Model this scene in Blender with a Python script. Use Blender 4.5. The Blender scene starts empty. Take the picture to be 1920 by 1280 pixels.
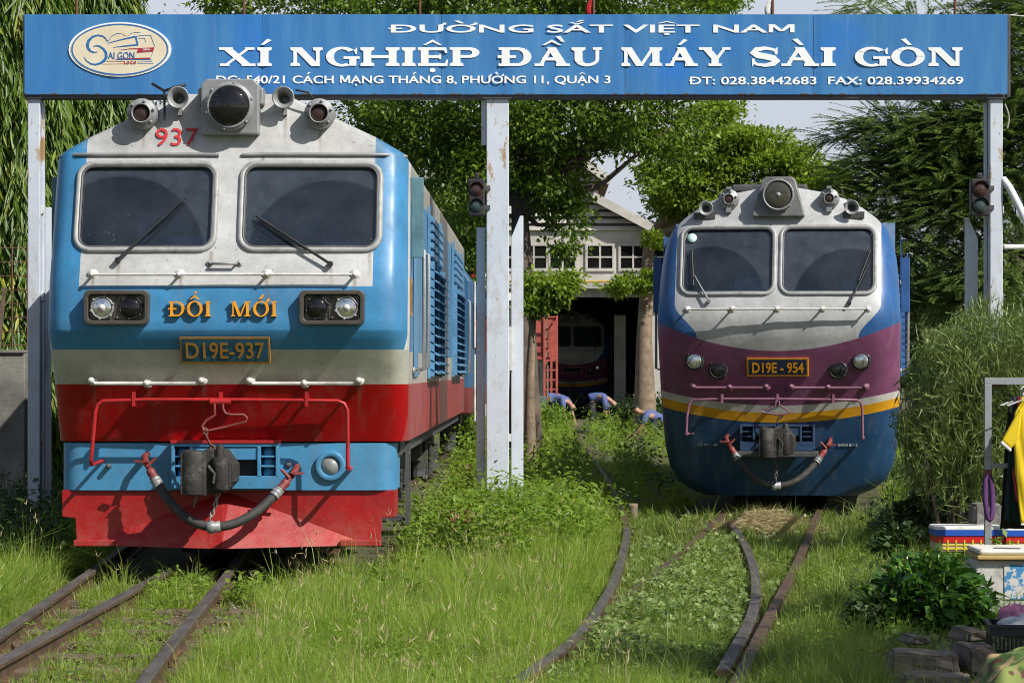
import bpy, bmesh, math, random
import numpy as np
from mathutils import Vector, Matrix, Quaternion

scene = bpy.context.scene
COL = scene.collection
R = math.radians
rng = np.random.default_rng(7)
random.seed(7)

# ------------------------------------------------------------------ camera
CAM_H = 1.55
FPX = 5500.0                      # focal length in photo pixels (1920 wide)
cd = bpy.data.cameras.new('camera')
cam = bpy.data.objects.new('camera', cd)
COL.objects.link(cam)
cam.location = (0, 0, CAM_H)
cam.rotation_euler = (R(90), 0, 0)
cd.sensor_width = 36.0
cd.lens = FPX / 1920 * 36
cd.shift_x = -53 / 1920
cd.shift_y = 55 / 1920
cd.clip_start = 0.5
cd.clip_end = 3000
cd.dof.use_dof = True
cd.dof.focus_distance = 22.6
cd.dof.aperture_fstop = 13
scene.camera = cam

def at(px, py, Y):
    """the point at distance Y that the photo shows at (px, py)"""
    return Vector(((px - 1013) / FPX * Y, Y, CAM_H - (py - 695) / FPX * Y))

# ------------------------------------------------------------------ light
SUN_AZ, SUN_EL = R(50), R(42)
sdir = Vector((math.sin(SUN_AZ) * math.cos(SUN_EL), -math.cos(SUN_AZ) * math.cos(SUN_EL), math.sin(SUN_EL)))
w = bpy.data.worlds.new("World"); scene.world = w; w.use_nodes = True
wn = w.node_tree
bgn = wn.nodes['Background']
sky = wn.nodes.new('ShaderNodeTexSky'); sky.sky_type = 'NISHITA'; sky.sun_disc = False
sky.sun_elevation = SUN_EL
sky.sun_rotation = math.atan2(sdir.x, sdir.y)
sky.air_density = 1.0; sky.dust_density = 1.2; sky.ozone_density = 1.0
# thin bright tropical cloud veil over the blue
wtc = wn.nodes.new('ShaderNodeTexCoord'); wno = wn.nodes.new('ShaderNodeTexNoise'); wno.inputs['Scale'].default_value = 2.2; wno.inputs['Detail'].default_value = 6
wmp = wn.nodes.new('ShaderNodeMapping'); wmp.inputs['Scale'].default_value = (1, 1, 3); wn.links.new(wtc.outputs['Generated'], wmp.inputs[0]); wn.links.new(wmp.outputs[0], wno.inputs['Vector'])
wsp = wn.nodes.new('ShaderNodeSeparateXYZ'); wn.links.new(wtc.outputs['Generated'], wsp.inputs[0])
def wmap(v, *a):
    x = wn.nodes.new('ShaderNodeMapRange'); x.interpolation_type = 'SMOOTHSTEP'; wn.links.new(v, x.inputs[0])
    for _i, _v in enumerate(a): x.inputs[_i + 1].default_value = _v
    return x.outputs[0]
def wmul(a, b):
    x = wn.nodes.new('ShaderNodeMath'); x.operation = 'MULTIPLY'; wn.links.new(a, x.inputs[0]); wn.links.new(b, x.inputs[1]); return x.outputs[0]
# a bank of bright haze low in the north, broken cloud elsewhere
bank = wmul(wmul(wmap(wsp.outputs[1], .45, .9, 0, 1), wmap(wsp.outputs[2], .12, .45, 1, 0)), wmap(wno.outputs['Fac'], .3, .65, .75, 1))
puff = wmul(wmap(wno.outputs['Fac'], .5, .68, 0, .55), wmap(wsp.outputs[1], -.2, .4, 1, .3))
wmr = wn.nodes.new('ShaderNodeMath'); wmr.operation = 'MAXIMUM'; wn.links.new(bank, wmr.inputs[0]); wn.links.new(puff, wmr.inputs[1])
wmx = wn.nodes.new('ShaderNodeMix'); wmx.data_type = 'RGBA'; wn.links.new(wmr.outputs[0], wmx.inputs[0]); wn.links.new(sky.outputs[0], wmx.inputs[6]); wmx.inputs[7].default_value = (7.6, 8.1, 9.2, 1)
wn.links.new(wmx.outputs[2], bgn.inputs[0])
bgn.inputs[1].default_value = 0.075
sl = bpy.data.lights.new('sun', 'SUN'); sl.energy = 5.0; sl.angle = R(0.5); sl.color = (1.0, 0.95, 0.86)
so = bpy.data.objects.new('sun', sl); COL.objects.link(so)
so.rotation_euler = (-sdir).to_track_quat('-Z', 'Y').to_euler()
so.location = sdir * 60
scene.view_settings.view_transform = 'Standard'
scene.view_settings.look = 'None'
scene.view_settings.exposure = 0.22
scene.view_settings.gamma = 1.0
scene.cycles.max_bounces = 6
scene.cycles.filter_width = 0.95
scene.cycles.transparent_max_bounces = 12

# ------------------------------------------------------------------ object helpers
def tag(o, label=None, cat=None, group=None, kind=None):
    if label: o['label'] = label
    if cat: o['category'] = cat
    if group: o['group'] = group
    if kind: o['kind'] = kind
    return o

def empty(name, loc=(0, 0, 0), rz=0.0, label=None, cat=None, group=None):
    o = bpy.data.objects.new(name, None)
    o.empty_display_size = 0.2
    COL.objects.link(o); o.location = loc; o.rotation_euler = (0, 0, rz)
    return tag(o, label, cat, group)

def copy_tree(o, parent=None, skip=()):
    c = o.copy(); COL.objects.link(c); c.parent = parent
    for ch in list(o.children):
        if not any(s in ch.name for s in skip):
            copy_tree(ch, c, skip)
    return c

def mesh_obj(name, me, mats, parent=None, loc=None):
    o = bpy.data.objects.new(name, me)
    for m in (mats if isinstance(mats, (list, tuple)) else [mats]):
        me.materials.append(m)
    COL.objects.link(o)
    if parent: o.parent = parent
    if loc is not None: o.location = loc
    return o

def frame_of(d, up=Vector((0, 0, 1))):
    d = d.normalized()
    if abs(d.dot(up)) > 0.98: up = Vector((1, 0, 0))
    a = d.cross(up).normalized(); b = a.cross(d).normalized()
    return a, b

class MB:
    """collects primitives, builds ONE mesh object"""
    def __init__(s): s.v = []; s.f = []; s.mi = []; s.cur = 0; s.sm = []; s.smooth = False
    def add(s, vs, fs):
        o = len(s.v); s.v.extend(tuple(p) for p in vs)
        for f in fs:
            s.f.append([i + o for i in f]); s.mi.append(s.cur); s.sm.append(s.smooth)
        return s
    def box(s, c, d, rot=None):
        x, y, z = d[0] / 2, d[1] / 2, d[2] / 2
        vs = [Vector(p) for p in ((-x, -y, -z), (x, -y, -z), (x, y, -z), (-x, y, -z), (-x, -y, z), (x, -y, z), (x, y, z), (-x, y, z))]
        if rot is not None: vs = [rot @ p for p in vs]
        c = Vector(c)
        return s.add([p + c for p in vs], [(0, 3, 2, 1), (4, 5, 6, 7), (0, 1, 5, 4), (1, 2, 6, 5), (2, 3, 7, 6), (3, 0, 4, 7)])
    def b2(s, x0, x1, y0, y1, z0, z1):
        return s.box(((x0 + x1) / 2, (y0 + y1) / 2, (z0 + z1) / 2), (x1 - x0, y1 - y0, z1 - z0))
    def bar(s, a, b, wd, th):
        a = Vector(a); b = Vector(b); d = b - a
        p, q = frame_of(d)
        m = Matrix((p, d.normalized(), q)).transposed()
        return s.box((a + b) / 2, (wd, d.length, th), m)
    def tube(s, pts, r, n=8, closed=False, cap=True):
        pts = [Vector(p) for p in pts]
        m = len(pts); rs = list(r) if isinstance(r, (list, tuple)) else [r] * m
        vs = []; prev = None
        for i in range(m):
            if closed: d = pts[(i + 1) % m] - pts[i - 1]
            else: d = pts[min(i + 1, m - 1)] - pts[max(i - 1, 0)]
            if d.length < 1e-9: d = Vector((0, 0, 1))
            d.normalize()
            if prev is None: a, b = frame_of(d)
            else:
                a = prev - d * prev.dot(d)
                a = a.normalized() if a.length > 1e-6 else frame_of(d)[0]
                b = a.cross(d)
            prev = a
            for k in range(n):
                t = 2 * math.pi * k / n
                vs.append(pts[i] + (a * math.cos(t) + b * math.sin(t)) * rs[i])
        fs = []
        for i in range(m if closed else m - 1):
            j = (i + 1) % m
            for k in range(n):
                l = (k + 1) % n
                fs.append((i * n + k, j * n + k, j * n + l, i * n + l))
        sv = s.smooth; s.smooth = True
        s.add(vs, fs)
        s.smooth = sv
        if cap and not closed:
            s.add(vs[:n], [tuple(range(n))]); s.add(vs[-n:], [tuple(reversed(range(n)))])
        return s
    def lathe(s, c, axis, prof, n=24, smooth=True):
        """prof: list of (distance along axis, radius)"""
        c = Vector(c); ax = Vector(axis).normalized(); a, b = frame_of(ax)
        vs = []
        for (h, r) in prof:
            for k in range(n):
                t = 2 * math.pi * k / n
                vs.append(c + ax * h + (a * math.cos(t) + b * math.sin(t)) * max(r, 1e-4))
        fs = [(i * n + k, i * n + (k + 1) % n, (i + 1) * n + (k + 1) % n, (i + 1) * n + k) for i in range(len(prof) - 1) for k in range(n)]
        sv = s.smooth; s.smooth = smooth
        s.add(vs, fs)
        s.smooth = sv
        return s
    def prism(s, poly, y0, y1, xf=None):
        """poly in (x,z), extruded along y"""
        n = len(poly)
        vs = [Vector((p[0], y0, p[1])) for p in poly] + [Vector((p[0], y1, p[1])) for p in poly]
        if xf: vs = [xf(p) for p in vs]
        fs = [tuple(range(n)), tuple(range(2 * n - 1, n - 1, -1))] + [(i, i + n, (i + 1) % n + n, (i + 1) % n) for i in range(n)]
        return s.add(vs, fs)
    def build(s, name, mats, parent=None, bevel=0, loc=None, seg=2, autosmooth=None):
        me = bpy.data.meshes.new(name)
        me.from_pydata(s.v, [], s.f)
        me.polygons.foreach_set('material_index', s.mi)
        me.polygons.foreach_set('use_smooth', s.sm)
        bm = bmesh.new(); bm.from_mesh(me)
        bmesh.ops.recalc_face_normals(bm, faces=bm.faces)
        bm.to_mesh(me); bm.free()
        me.update()
        o = mesh_obj(name, me, mats, parent, loc)
        if bevel:
            b = o.modifiers.new('bevel', 'BEVEL'); b.width = bevel; b.segments = seg; b.limit_method = 'ANGLE'; b.angle_limit = R(40)
            b.harden_normals = False
        return o

def np_mesh(name, verts, quads, mats, parent=None, smooth=False, tris=None):
    """fast mesh from numpy arrays: quads (n,4) and optional tris (m,3)"""
    me = bpy.data.meshes.new(name)
    verts = np.asarray(verts, dtype=np.float32).reshape(-1, 3)
    me.vertices.add(len(verts)); me.vertices.foreach_set('co', verts.ravel())
    parts = []; starts = []; tot = []
    off = 0
    if quads is not None and len(quads):
        q = np.asarray(quads, dtype=np.int32); parts.append(q.ravel())
        starts.append(np.arange(len(q)) * 4); tot.append(np.full(len(q), 4)); off = q.size
    if tris is not None and len(tris):
        t = np.asarray(tris, dtype=np.int32); parts.append(t.ravel())
        starts.append(off + np.arange(len(t)) * 3); tot.append(np.full(len(t), 3))
    lp = np.concatenate(parts); st = np.concatenate(starts).astype(np.int32)
    me.loops.add(len(lp)); me.loops.foreach_set('vertex_index', lp.astype(np.int32))
    me.polygons.add(len(st)); me.polygons.foreach_set('loop_start', st)
    if smooth: me.polygons.foreach_set('use_smooth', np.ones(len(st), dtype=bool))
    me.update(calc_edges=True)
    return mesh_obj(name, me, mats, parent)

def nrm(a): return a / np.maximum(np.linalg.norm(a, axis=-1, keepdims=True), 1e-9)

def leaf_arrays(P, D, N, L, W, fold=0.15, droop=0.0, wide=0.45):
    """one folded quad pair per leaf (6 vertices): base, two mids, two shoulders, tip"""
    D = nrm(D); S = nrm(np.cross(D, N)); U = np.cross(S, D)
    L = np.asarray(L).reshape(-1, 1) * np.ones((len(P), 1)); W = np.asarray(W).reshape(-1, 1) * np.ones((len(P), 1))
    m = P + D * L * wide
    dz = np.zeros_like(P); dz[:, 2] = -1
    a = m + S * W * .5 + U * W * fold + dz * L * droop * .3
    b = m - S * W * .5 + U * W * fold + dz * L * droop * .3
    t = P + D * L + dz * L * droop
    c = m + dz * L * droop * .3
    V = np.stack([P, a, t, b, c], axis=1).reshape(-1, 3)
    i = np.arange(len(P))[:, None] * 5
    Q = np.concatenate([i + np.array([[0, 1, 2, 4]]), i + np.array([[0, 4, 2, 3]])])
    return V, Q

def leaves(name, P, D, N, L, W, mat, parent=None, **k):
    V, Q = leaf_arrays(P, D, N, L, W, **k)
    return np_mesh(name, V, Q, mat, parent)

# ------------------------------------------------------------------ shader helper
class SH:
    def __init__(s, name):
        s.m = bpy.data.materials.new(name); s.m.use_nodes = True
        s.t = s.m.node_tree; s.b = s.t.nodes['Principled BSDF']; s.out = s.t.nodes['Material Output']
        s._xyz = None
    def n(s, ty, **k):
        x = s.t.nodes.new('ShaderNode' + ty)
        for a, v in k.items(): setattr(x, a, v)
        return x
    def put(s, sock, v):
        if hasattr(v, 'is_linked') or hasattr(v, 'links'): s.t.links.new(v, sock)
        elif isinstance(v, (tuple, list)) and len(v) == 3 and sock.type == 'RGBA': sock.default_value = (*v, 1)
        else: sock.default_value = v
    def math(s, op, a, b=None, clamp=False):
        x = s.n('Math', operation=op, use_clamp=clamp); s.put(x.inputs[0], a)
        if b is not None: s.put(x.inputs[1], b)
        return x.outputs[0]
    def mix(s, f, a, b, blend='MIX'):
        x = s.n('Mix', data_type='RGBA', blend_type=blend)
        s.put(x.inputs[0], f); s.put(x.inputs[6], a); s.put(x.inputs[7], b)
        return x.outputs[2]
    def coord(s):
        if not hasattr(s, '_tc'): s._tc = s.n('TexCoord')
        return s._tc.outputs['Object']
    def xyz(s):
        if s._xyz is None:
            x = s.n('SeparateXYZ'); s.put(x.inputs[0], s.coord()); s._xyz = x.outputs
        return s._xyz
    def noise(s, scale, detail=4, stretch=None, rough=.6):
        x = s.n('TexNoise'); x.inputs['Scale'].default_value = scale; x.inputs['Detail'].default_value = detail; x.inputs['Roughness'].default_value = rough
        v = s.coord()
        if stretch:
            mp = s.n('Mapping'); mp.inputs['Scale'].default_value = stretch; s.put(mp.inputs[0], v); v = mp.outputs[0]
        s.put(x.inputs['Vector'], v)
        return x.outputs['Fac']
    def ramp(s, f, lo, hi, a=0.0, b=1.0):
        x = s.n('MapRange'); s.put(x.inputs[0], f)
        for i, v in enumerate((lo, hi, a, b)): x.inputs[i + 1].default_value = v
        return x.outputs[0]
    def bump(s, h, strength=.2, dist=.01):
        x = s.n('Bump'); x.inputs['Strength'].default_value = strength; x.inputs['Distance'].default_value = dist
        s.put(x.inputs['Height'], h); s.t.links.new(x.outputs[0], s.b.inputs['Normal'])
    def set(s, **k):
        for a, v in k.items():
            s.put(s.b.inputs[{'col': 'Base Color', 'rough': 'Roughness', 'metal': 'Metallic', 'spec': 'Specular IOR Level', 'coat': 'Coat Weight'}.get(a, a)], v)
        return s

def simple(name, col, rough=.6, metal=0.0, var=.35, scale=6, bump=0.0, dirt=None, spec=.5):
    s = SH(name)
    f = s.ramp(s.noise(scale, 6), .3, .7, 1 - var, 1 + var * .4)
    c = s.mix(1.0, col, s.n('CombineXYZ').outputs[0], 'MULTIPLY') if False else None
    g = s.n('CombineColor')
    for i in range(3): s.put(g.inputs[i], f)
    c = s.mix(1.0, col, g.outputs[0], 'MULTIPLY')
    if dirt:
        c = s.mix(s.ramp(s.noise(scale * .7, 8, rough=.75), .52, .68), c, dirt)
    s.set(col=c, rough=rough, metal=metal, spec=spec)
    if bump: s.bump(s.noise(scale * 5, 5), bump, .02)
    return s.m

def leafmat(name, dark, light, tip=None, rough=.45, trans=.35, scale=.6, spec=.4, dry=None):
    s = SH(name)
    geo = s.n('NewGeometry')
    r = geo.outputs['Random Per Island']
    c = s.mix(r, dark, light)
    if tip:
        c = s.mix(s.ramp(r, .86, .9), c, tip)
    big = s.ramp(s.noise(scale, 3), .35, .65, .0, 1.0)
    c2 = s.mix(big, c, tuple(x * .72 for x in light))
    if dry:      # patches that have dried to straw and patches of deep green
        c2 = s.mix(s.math('MULTIPLY', s.ramp(s.noise(1.3, 5, rough=.7), .5, .66, 0, .8), s.ramp(r, .1, .9, 1, .3)), c2, dry)
        c2 = s.mix(s.ramp(s.noise(2.1, 4, rough=.65), .52, .68, 0, .55), c2, dark)
    s.set(col=c2, rough=rough, spec=spec)
    tr = s.n('BsdfTranslucent'); s.put(tr.inputs[0], s.mix(.5, c2, (light[0] * 1.6, light[1] * 1.5, light[2] * .6)))
    mx = s.n('MixShader'); mx.inputs[0].default_value = trans
    s.t.links.new(s.b.outputs[0], mx.inputs[1]); s.t.links.new(tr.outputs[0], mx.inputs[2])
    s.t.links.new(mx.outputs[0], s.out.inputs[0])
    return s.m

def grime(s, c, lo=.72, streak=.25, chips=(.12, .1, .09), chip_amt=.665):
    """wear that belongs to the paint: blotches, water streaks, chips"""
    g = s.n('CombineColor'); f = s.ramp(s.noise(2.2, 8, rough=.7), .3, .65, lo, 1.04)
    for i in range(3): s.put(g.inputs[i], f)
    c = s.mix(1.0, c, g.outputs[0], 'MULTIPLY')
    g2 = s.n('CombineColor'); f2 = s.ramp(s.noise(13, 8, rough=.75), .3, .7, .86, 1.06)
    for i in range(3): s.put(g2.inputs[i], f2)
    c = s.mix(1.0, c, g2.outputs[0], 'MULTIPLY')
    st = s.ramp(s.noise(9, 5, (1, 1, .07)), .5, .75, 0, streak)
    c = s.mix(st, c, (.2, .19, .17))
    ch = s.ramp(s.noise(38, 4, rough=.75), chip_amt - .015, chip_amt + .005)
    return s.mix(ch, c, chips)

# ------------------------------------------------------------------ shared materials
M = {}
M['silver'] = simple('white painted steel', (.6, .6, .58), .5, .0, .25, 8, .05, (.3, .25, .2))
M['post'] = simple('pale grey gate paint', (.55, .6, .68), .55, .0, .14, 3, .05, (.42, .36, .32))
M['grey_metal'] = simple('grey painted metal', (.27, .28, .29), .5, .2, .25, 8, .08)
M['darkgrey'] = simple('dark grey metal', (.09, .09, .095), .55, .2, .35, 8, .1)
M['black'] = simple('black rubber', (.018, .018, .02), .55, 0, .4, 10)
M['hose'] = simple('dusty rubber hose', (.045, .045, .045), .7, 0, .5, 12, .1, (.1, .09, .08))
M['coupler'] = simple('oily cast iron', (.032, .029, .027), .75, .1, .5, 7, .4, (.11, .1, .09))
M['red'] = simple('red enamel', (.42, .014, .016), .4, 0, .3, 7, .05, (.25, .02, .02))
M['valve'] = simple('faded red paint', (.23, .04, .036), .55, 0, .4, 14, .1, (.16, .06, .05))
M['purple_rail'] = simple('purple rail paint', (.23, .10, .15), .45, 0, .3, 8)
M['gold'] = simple('gold letter paint', (.8, .33, .012), .4, 0, .12, 8)
M['ochre'] = simple('dull ochre paint', (.46, .22, .035), .5, 0, .2, 12)
M['plate_blue'] = simple('number plate blue', (.025, .1, .17), .45, 0, .3, 9)
M['plate_blue_dark'] = simple('number plate dark blue', (.012, .03, .07), .45, 0, .3, 9)
M['letter_white'] = simple('white sign paint', (.82, .84, .86), .5, 0, .06, 4)
M['stencil_red'] = simple('stencil red', (.5, .02, .025), .5, 0, .15, 10)
M['rust'] = simple('rusty steel', (.16, .075, .045), .8, .1, .4, 9, .3, (.07, .04, .03))
M['rubber_frame'] = simple('window rubber and paint', (.36, .37, .37), .5, 0, .3, 9, .05, (.2, .2, .2))
M['concrete'] = simple('stained concrete', (.22, .21, .19), .9, 0, .55, 2.5, .4, (.05, .05, .045))
M['white_wall'] = simple('weathered white plaster', (.52, .5, .46), .8, 0, .35, .8, .1, (.30, .28, .25))
M['dark_roof'] = simple('weathered roof tile', (.2, .15, .12), .9, 0, .4, 2, .2)
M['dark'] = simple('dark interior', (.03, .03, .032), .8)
M['cab_in'] = simple('cab lining', (.16, .26, .42), .7)
M['skin'] = simple('skin', (.36, .2, .13), .5, 0, .1, 8)
M['shirt_blue'] = simple('blue work shirt', (.085, .12, .30), .85, 0, .2, 8)
M['trouser'] = simple('dark trousers', (.03, .03, .04), .9, 0, .2, 8)
M['hair'] = simple('black hair', (.012, .011, .01), .6)
M['wood'] = simple('old sleeper wood', (.16, .115, .08), .9, 0, .4, 6, .4, (.06, .045, .03))
M['bark'] = simple('grey brown bark', (.14, .105, .08), .9, 0, .5, 5, .5, (.05, .04, .03))
M['bark_pale'] = simple('pale bark', (.27, .2, .14), .9, 0, .5, 5, .4, (.1, .075, .05))

def glass(name, tint, rough=.03, dust=.06, sweep=()):
    s = SH(name)
    tr = s.n('BsdfTransparent'); tr.inputs[0].default_value = (*tint, 1)
    gl = s.n('BsdfGlossy'); gl.inputs['Roughness'].default_value = rough; gl.inputs[0].default_value = (.9, .95, 1, 1)
    fr = s.n('Fresnel'); fr.inputs[0].default_value = 1.5
    mx = s.n('MixShader'); s.put(mx.inputs[0], s.math('MULTIPLY', fr.outputs[0], 2.1)); s.t.links.new(tr.outputs[0], mx.inputs[1]); s.t.links.new(gl.outputs[0], mx.inputs[2])
    df = s.n('BsdfDiffuse'); df.inputs[0].default_value = (.36, .44, .54, 1)
    specks = s.ramp(s.noise(75, 2, rough=.5), .72, .75, 0, .5)
    film = s.ramp(s.noise(2.5, 6), .3, .75, dust * .2, dust * 1.1)
    x, y, z = s.xyz(); out = None          # dust the wiper blades do not reach
    for (cx, cz, rad) in sweep:
        dx = s.math('SUBTRACT', x, cx); dz = s.math('SUBTRACT', z, cz)
        d = s.math('SQRT', s.math('ADD', s.math('MULTIPLY', dx, dx), s.math('MULTIPLY', dz, dz)))
        k = s.ramp(d, rad - .012, rad + .012, 0, 1); out = k if out is None else s.math('MULTIPLY', out, k)
    if out is not None: film = s.math('ADD', film, s.math('MULTIPLY', out, s.ramp(s.noise(5, 5), .3, .7, .03, .075)))
    m2 = s.n('MixShader'); s.put(m2.inputs[0], s.math('ADD', specks, film)); s.t.links.new(mx.outputs[0], m2.inputs[1]); s.t.links.new(df.outputs[0], m2.inputs[2])
    s.t.links.new(m2.outputs[0], s.out.inputs[0])
    return s.m
M['windscreen'] = glass('dusty windscreen glass', (.6, .72, .85), sweep=((-.83, 2.40, .66), (.80, 2.37, .66)))
M['windscreen_round'] = glass('dusty rounded windscreen glass', (.6, .7, .75), sweep=((-.76, 2.33, .62), (.80, 2.30, .62)))
def lens(name, col, rough=.08):
    s = SH(name); s.set(col=col, rough=rough, spec=.6)
    return s.m
M['lens_dark'] = lens('dark lamp glass', (.008, .008, .009), .03)
M['lens_brown'] = lens('brown red lamp glass', (.045, .022, .018), .3)
M['lens_clear'] = simple('silvered reflector', (.75, .77, .78), .12, .9, .5, 40)
M['lens_red'] = lens('dull red signal lens', (.07, .035, .035), .25)
M['lens_green'] = lens('dull green signal lens', (.05, .075, .075), .25)
# ------------------------------------------------------------------ lettering
def text(name, body, width, cap, mat, parent, loc, bold=0.0, depth=.004, rot=None, spacing=1.0, extrude=True):
    """sans lettering: baseline-left at loc, facing -y"""
    c = bpy.data.curves.new(name, 'FONT'); c.body = body; c.offset = bold; c.space_character = spacing
    c.resolution_u = 4
    if extrude: c.extrude = .5
    o = bpy.data.objects.new(name, c)
    me = bpy.data.meshes.new_from_object(o)
    bpy.data.objects.remove(o); bpy.data.curves.remove(c)
    n = len(me.vertices); co = np.empty(n * 3, np.float32); me.vertices.foreach_get('co', co); co = co.reshape(-1, 3)
    x0, x1 = co[:, 0].min(), co[:, 0].max()
    x = (co[:, 0] - x0) * width / (x1 - x0); z = co[:, 1] * cap / .727; y = -co[:, 2] * depth
    V = np.stack([x, y, z], 1)
    if rot is not None: V = V @ np.array(rot).T
    V = V + np.array(loc)
    me.vertices.foreach_set('co', V.astype(np.float32).ravel())
    me.polygons.foreach_set('use_smooth', np.zeros(len(me.polygons), dtype=bool))
    me.update(); me.name = name
    return mesh_obj(name, me, mat, parent)

def slab_letter(ch, S, T, h):
    """polygons of a serif capital of height 1; S thick stem, T thin stroke, h serif height. returns (width, polys)"""
    P = []
    def rect(x0, x1, z0, z1): P.append([(x0, z0), (x1, z0), (x1, z1), (x0, z1)])
    def stem(x, wd, top=True, bot=True, e=.13):
        rect(x, x + wd, 0, 1)
        if bot: P.append([(x - e, 0), (x + wd + e, 0), (x + wd + e, h * .75), (x + wd, h * 1.2), (x, h * 1.2), (x - e, h * .75)])
        if top: P.append([(x - e, 1), (x - e, 1 - h * .75), (x, 1 - h * 1.2), (x + wd, 1 - h * 1.2), (x + wd + e, 1 - h * .75), (x + wd + e, 1)])
    def diag(x0, z0, x1, z1, wd): P.append([(x0 - wd / 2, z0), (x0 + wd / 2, z0), (x1 + wd / 2, z1), (x1 - wd / 2, z1)])
    def foot(x, wd, z):
        if z == 0: P.append([(x - wd, 0), (x + wd, 0), (x + wd, h * .8), (x - wd, h * .8)])
        else: P.append([(x - wd, 1 - h * .8), (x + wd, 1 - h * .8), (x + wd, 1), (x - wd, 1)])
    def arc(cx, cz, rx, rz, a0, a1, ws, wt, n=20):
        """ring strip: ws at the sides, wt at top and bottom"""
        out = []
        for i in range(n):
            q = []
            for a in (a0 + (a1 - a0) * i / n, a0 + (a1 - a0) * (i + 1) / n):
                a = R(a); ca, sa = math.cos(a), math.sin(a)
                q.append(((cx + rx * ca, cz + rz * sa), (cx + (rx - ws) * ca, cz + (rz - wt) * sa)))
            out.append([q[0][0], q[1][0], q[1][1], q[0][1]])
        P.extend(out)
    e = .13
    if ch == 'I': stem(e, S); wd = S + 2 * e
    elif ch == 'H':
        g = .42 + S; stem(e, S); stem(e + S + g, S); rect(e + S - .01, e + S + g + .01, .5 - T / 2, .5 + T / 2); wd = 2 * S + g + 2 * e
    elif ch == 'N':
        g = .62 + S * .6; stem(e + .05, T, True, True); stem(e + .05 + T + g, T, True, False)
        diag(e + .05 + S * .5, 1, e + .05 + T + g + T - S * .5, 0, S * 1.15); wd = 2 * T + g + 2 * e + .1
    elif ch == 'M':
        g = .82 + S; stem(e + .05, T); stem(e + .05 + T + g, S)
        m = e + .05 + T + (g) * .5
        diag(e + .05 + S * .5, 1, m, 0, S * 1.05); diag(e + .05 + T + g + T * .3, 1, m + T * .2, 0, T * 1.1); wd = T + S + g + 2 * e + .1
    elif ch == 'A':
        W = 1.15 + S; m = W / 2
        diag(m - .02, 1, W - S * .5 - .08, 0, S * 1.15); diag(m - .02, 1, T * .5 + .16, 0, T * 1.15)
        rect(.33, W - S - .18, .3, .3 + T); foot(.2, .2, 0); foot(W - S * .5 - .1, S * .5 + .13, 0); wd = W
    elif ch == 'Y':
        W = 1.15 + S; m = W / 2
        P.append([(m - S / 2, 0), (m + S / 2, 0), (m + S / 2, .46), (m - S / 2, .46)])
        diag(S * .5 + .12, 1, m, .42, S * 1.15); diag(W - T * .5 - .18, 1, m + S * .3, .42, T * 1.1)
        foot(m, S * .5 + .14, 0); foot(S * .5 + .12, S * .5 + .14, 1); foot(W - .22, .2, 1); wd = W
    elif ch == 'X':
        W = 1.15 + S
        diag(S * .5 + .1, 1, W - S * .5 - .1, 0, S * 1.2); diag(W - .22, 1, .22, 0, T * 1.1)
        foot(S * .5 + .1, S * .5 + .12, 1); foot(W - .22, .2, 1); foot(.22, .2, 0); foot(W - S * .5 - .1, S * .5 + .12, 0); wd = W
    elif ch == 'U':
        W = 1.0 + S; stem(e, S, True, False); rect(W - e - T - .02, W - e - .02, .4, 1)
        P[0] = [(e, .4), (e + S, .4), (e + S, 1), (e, 1)]
        cx = (e + W - e - .02) / 2; rx = cx - e
        arc(cx, .4, rx, .42, 180, 270, S, T); arc(cx, .4, rx, .42, 270, 360, T, T); foot(W - e - T / 2 - .02, .2, 1); wd = W
    elif ch in 'DĐ':
        W = 1.1 + S; rect(e, e + S, 0, 1); rect(0, e + .02, 0, h * .8); rect(0, e + .02, 1 - h * .8, 1)
        rect(e + S - .01, W - .62, 0, T * .95); rect(e + S - .01, W - .62, 1 - T * .95, 1); arc(W - .63, .5, .6, .5, -90, 90, S, T * .95); wd = W
        if ch == 'Đ': rect(-.04, e + S + .28, .5 - T * .5, .5 + T * .5)
    elif ch == 'P':
        W = 1.05 + S * .8; stem(e, S, False, True); rect(0, e + .02, 1 - h * .8, 1)
        rect(e + S - .01, W - .45, 1 - T * .95, 1); rect(e + S - .01, W - .45, .44, .44 + T * .95); arc(W - .46, .72, .44, .28, -90, 90, S * .95, T * .95); wd = W
    elif ch == 'E':
        W = .95 + S; rect(e, e + S, 0, 1); rect(0, W, 0, T); rect(0, W - .05, 1 - T, 1); rect(e + S, W - .3, .5 - T / 2, .5 + T / 2)
        P.append([(W - T * .8, 0), (W, 0), (W + .03, .34), (W - .05, .34)]); P.append([(W - .05 - T * .8, 1), (W - .05, 1), (W, .7), (W - .1, .7)])
        rect(W - .36, W - .27, .36, .64); wd = W
    elif ch in 'OQ':
        W = 1.15 + S * .7; arc(W / 2, .5, W / 2, .53, 0, 360, S, T * .85, 36); wd = W
    elif ch == 'G':
        W = 1.2 + S * .6; arc(W / 2, .5, W / 2, .53, 42, 300, S, T * .85, 28); rect(W - S * .9 - .08, W - .08, .02, .44); rect(W - S - .3, W + .06, .38, .38 + h * .8)
        P.append([(W - .12, .64), (W - .05, .64), (W - .05, 1), (W - .18, .84)]); wd = W
    elif ch == 'S':
        W = .98 + S * .4; pts = []
        ctrl = [(.93, .76), (.80, .92), (.5, 1.0), (.2, .92), (.1, .74), (.25, .59), (.5, .52), (.78, .42), (.9, .25), (.78, .08), (.5, 0), (.2, .06), (.06, .24)]
        wds = [T * .7, T * .8, T, S * .7, S * .95, S * .9, S * .85, S * .9, S * .95, S * .7, T, T * .8, T * .7]
        pp = []
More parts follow.
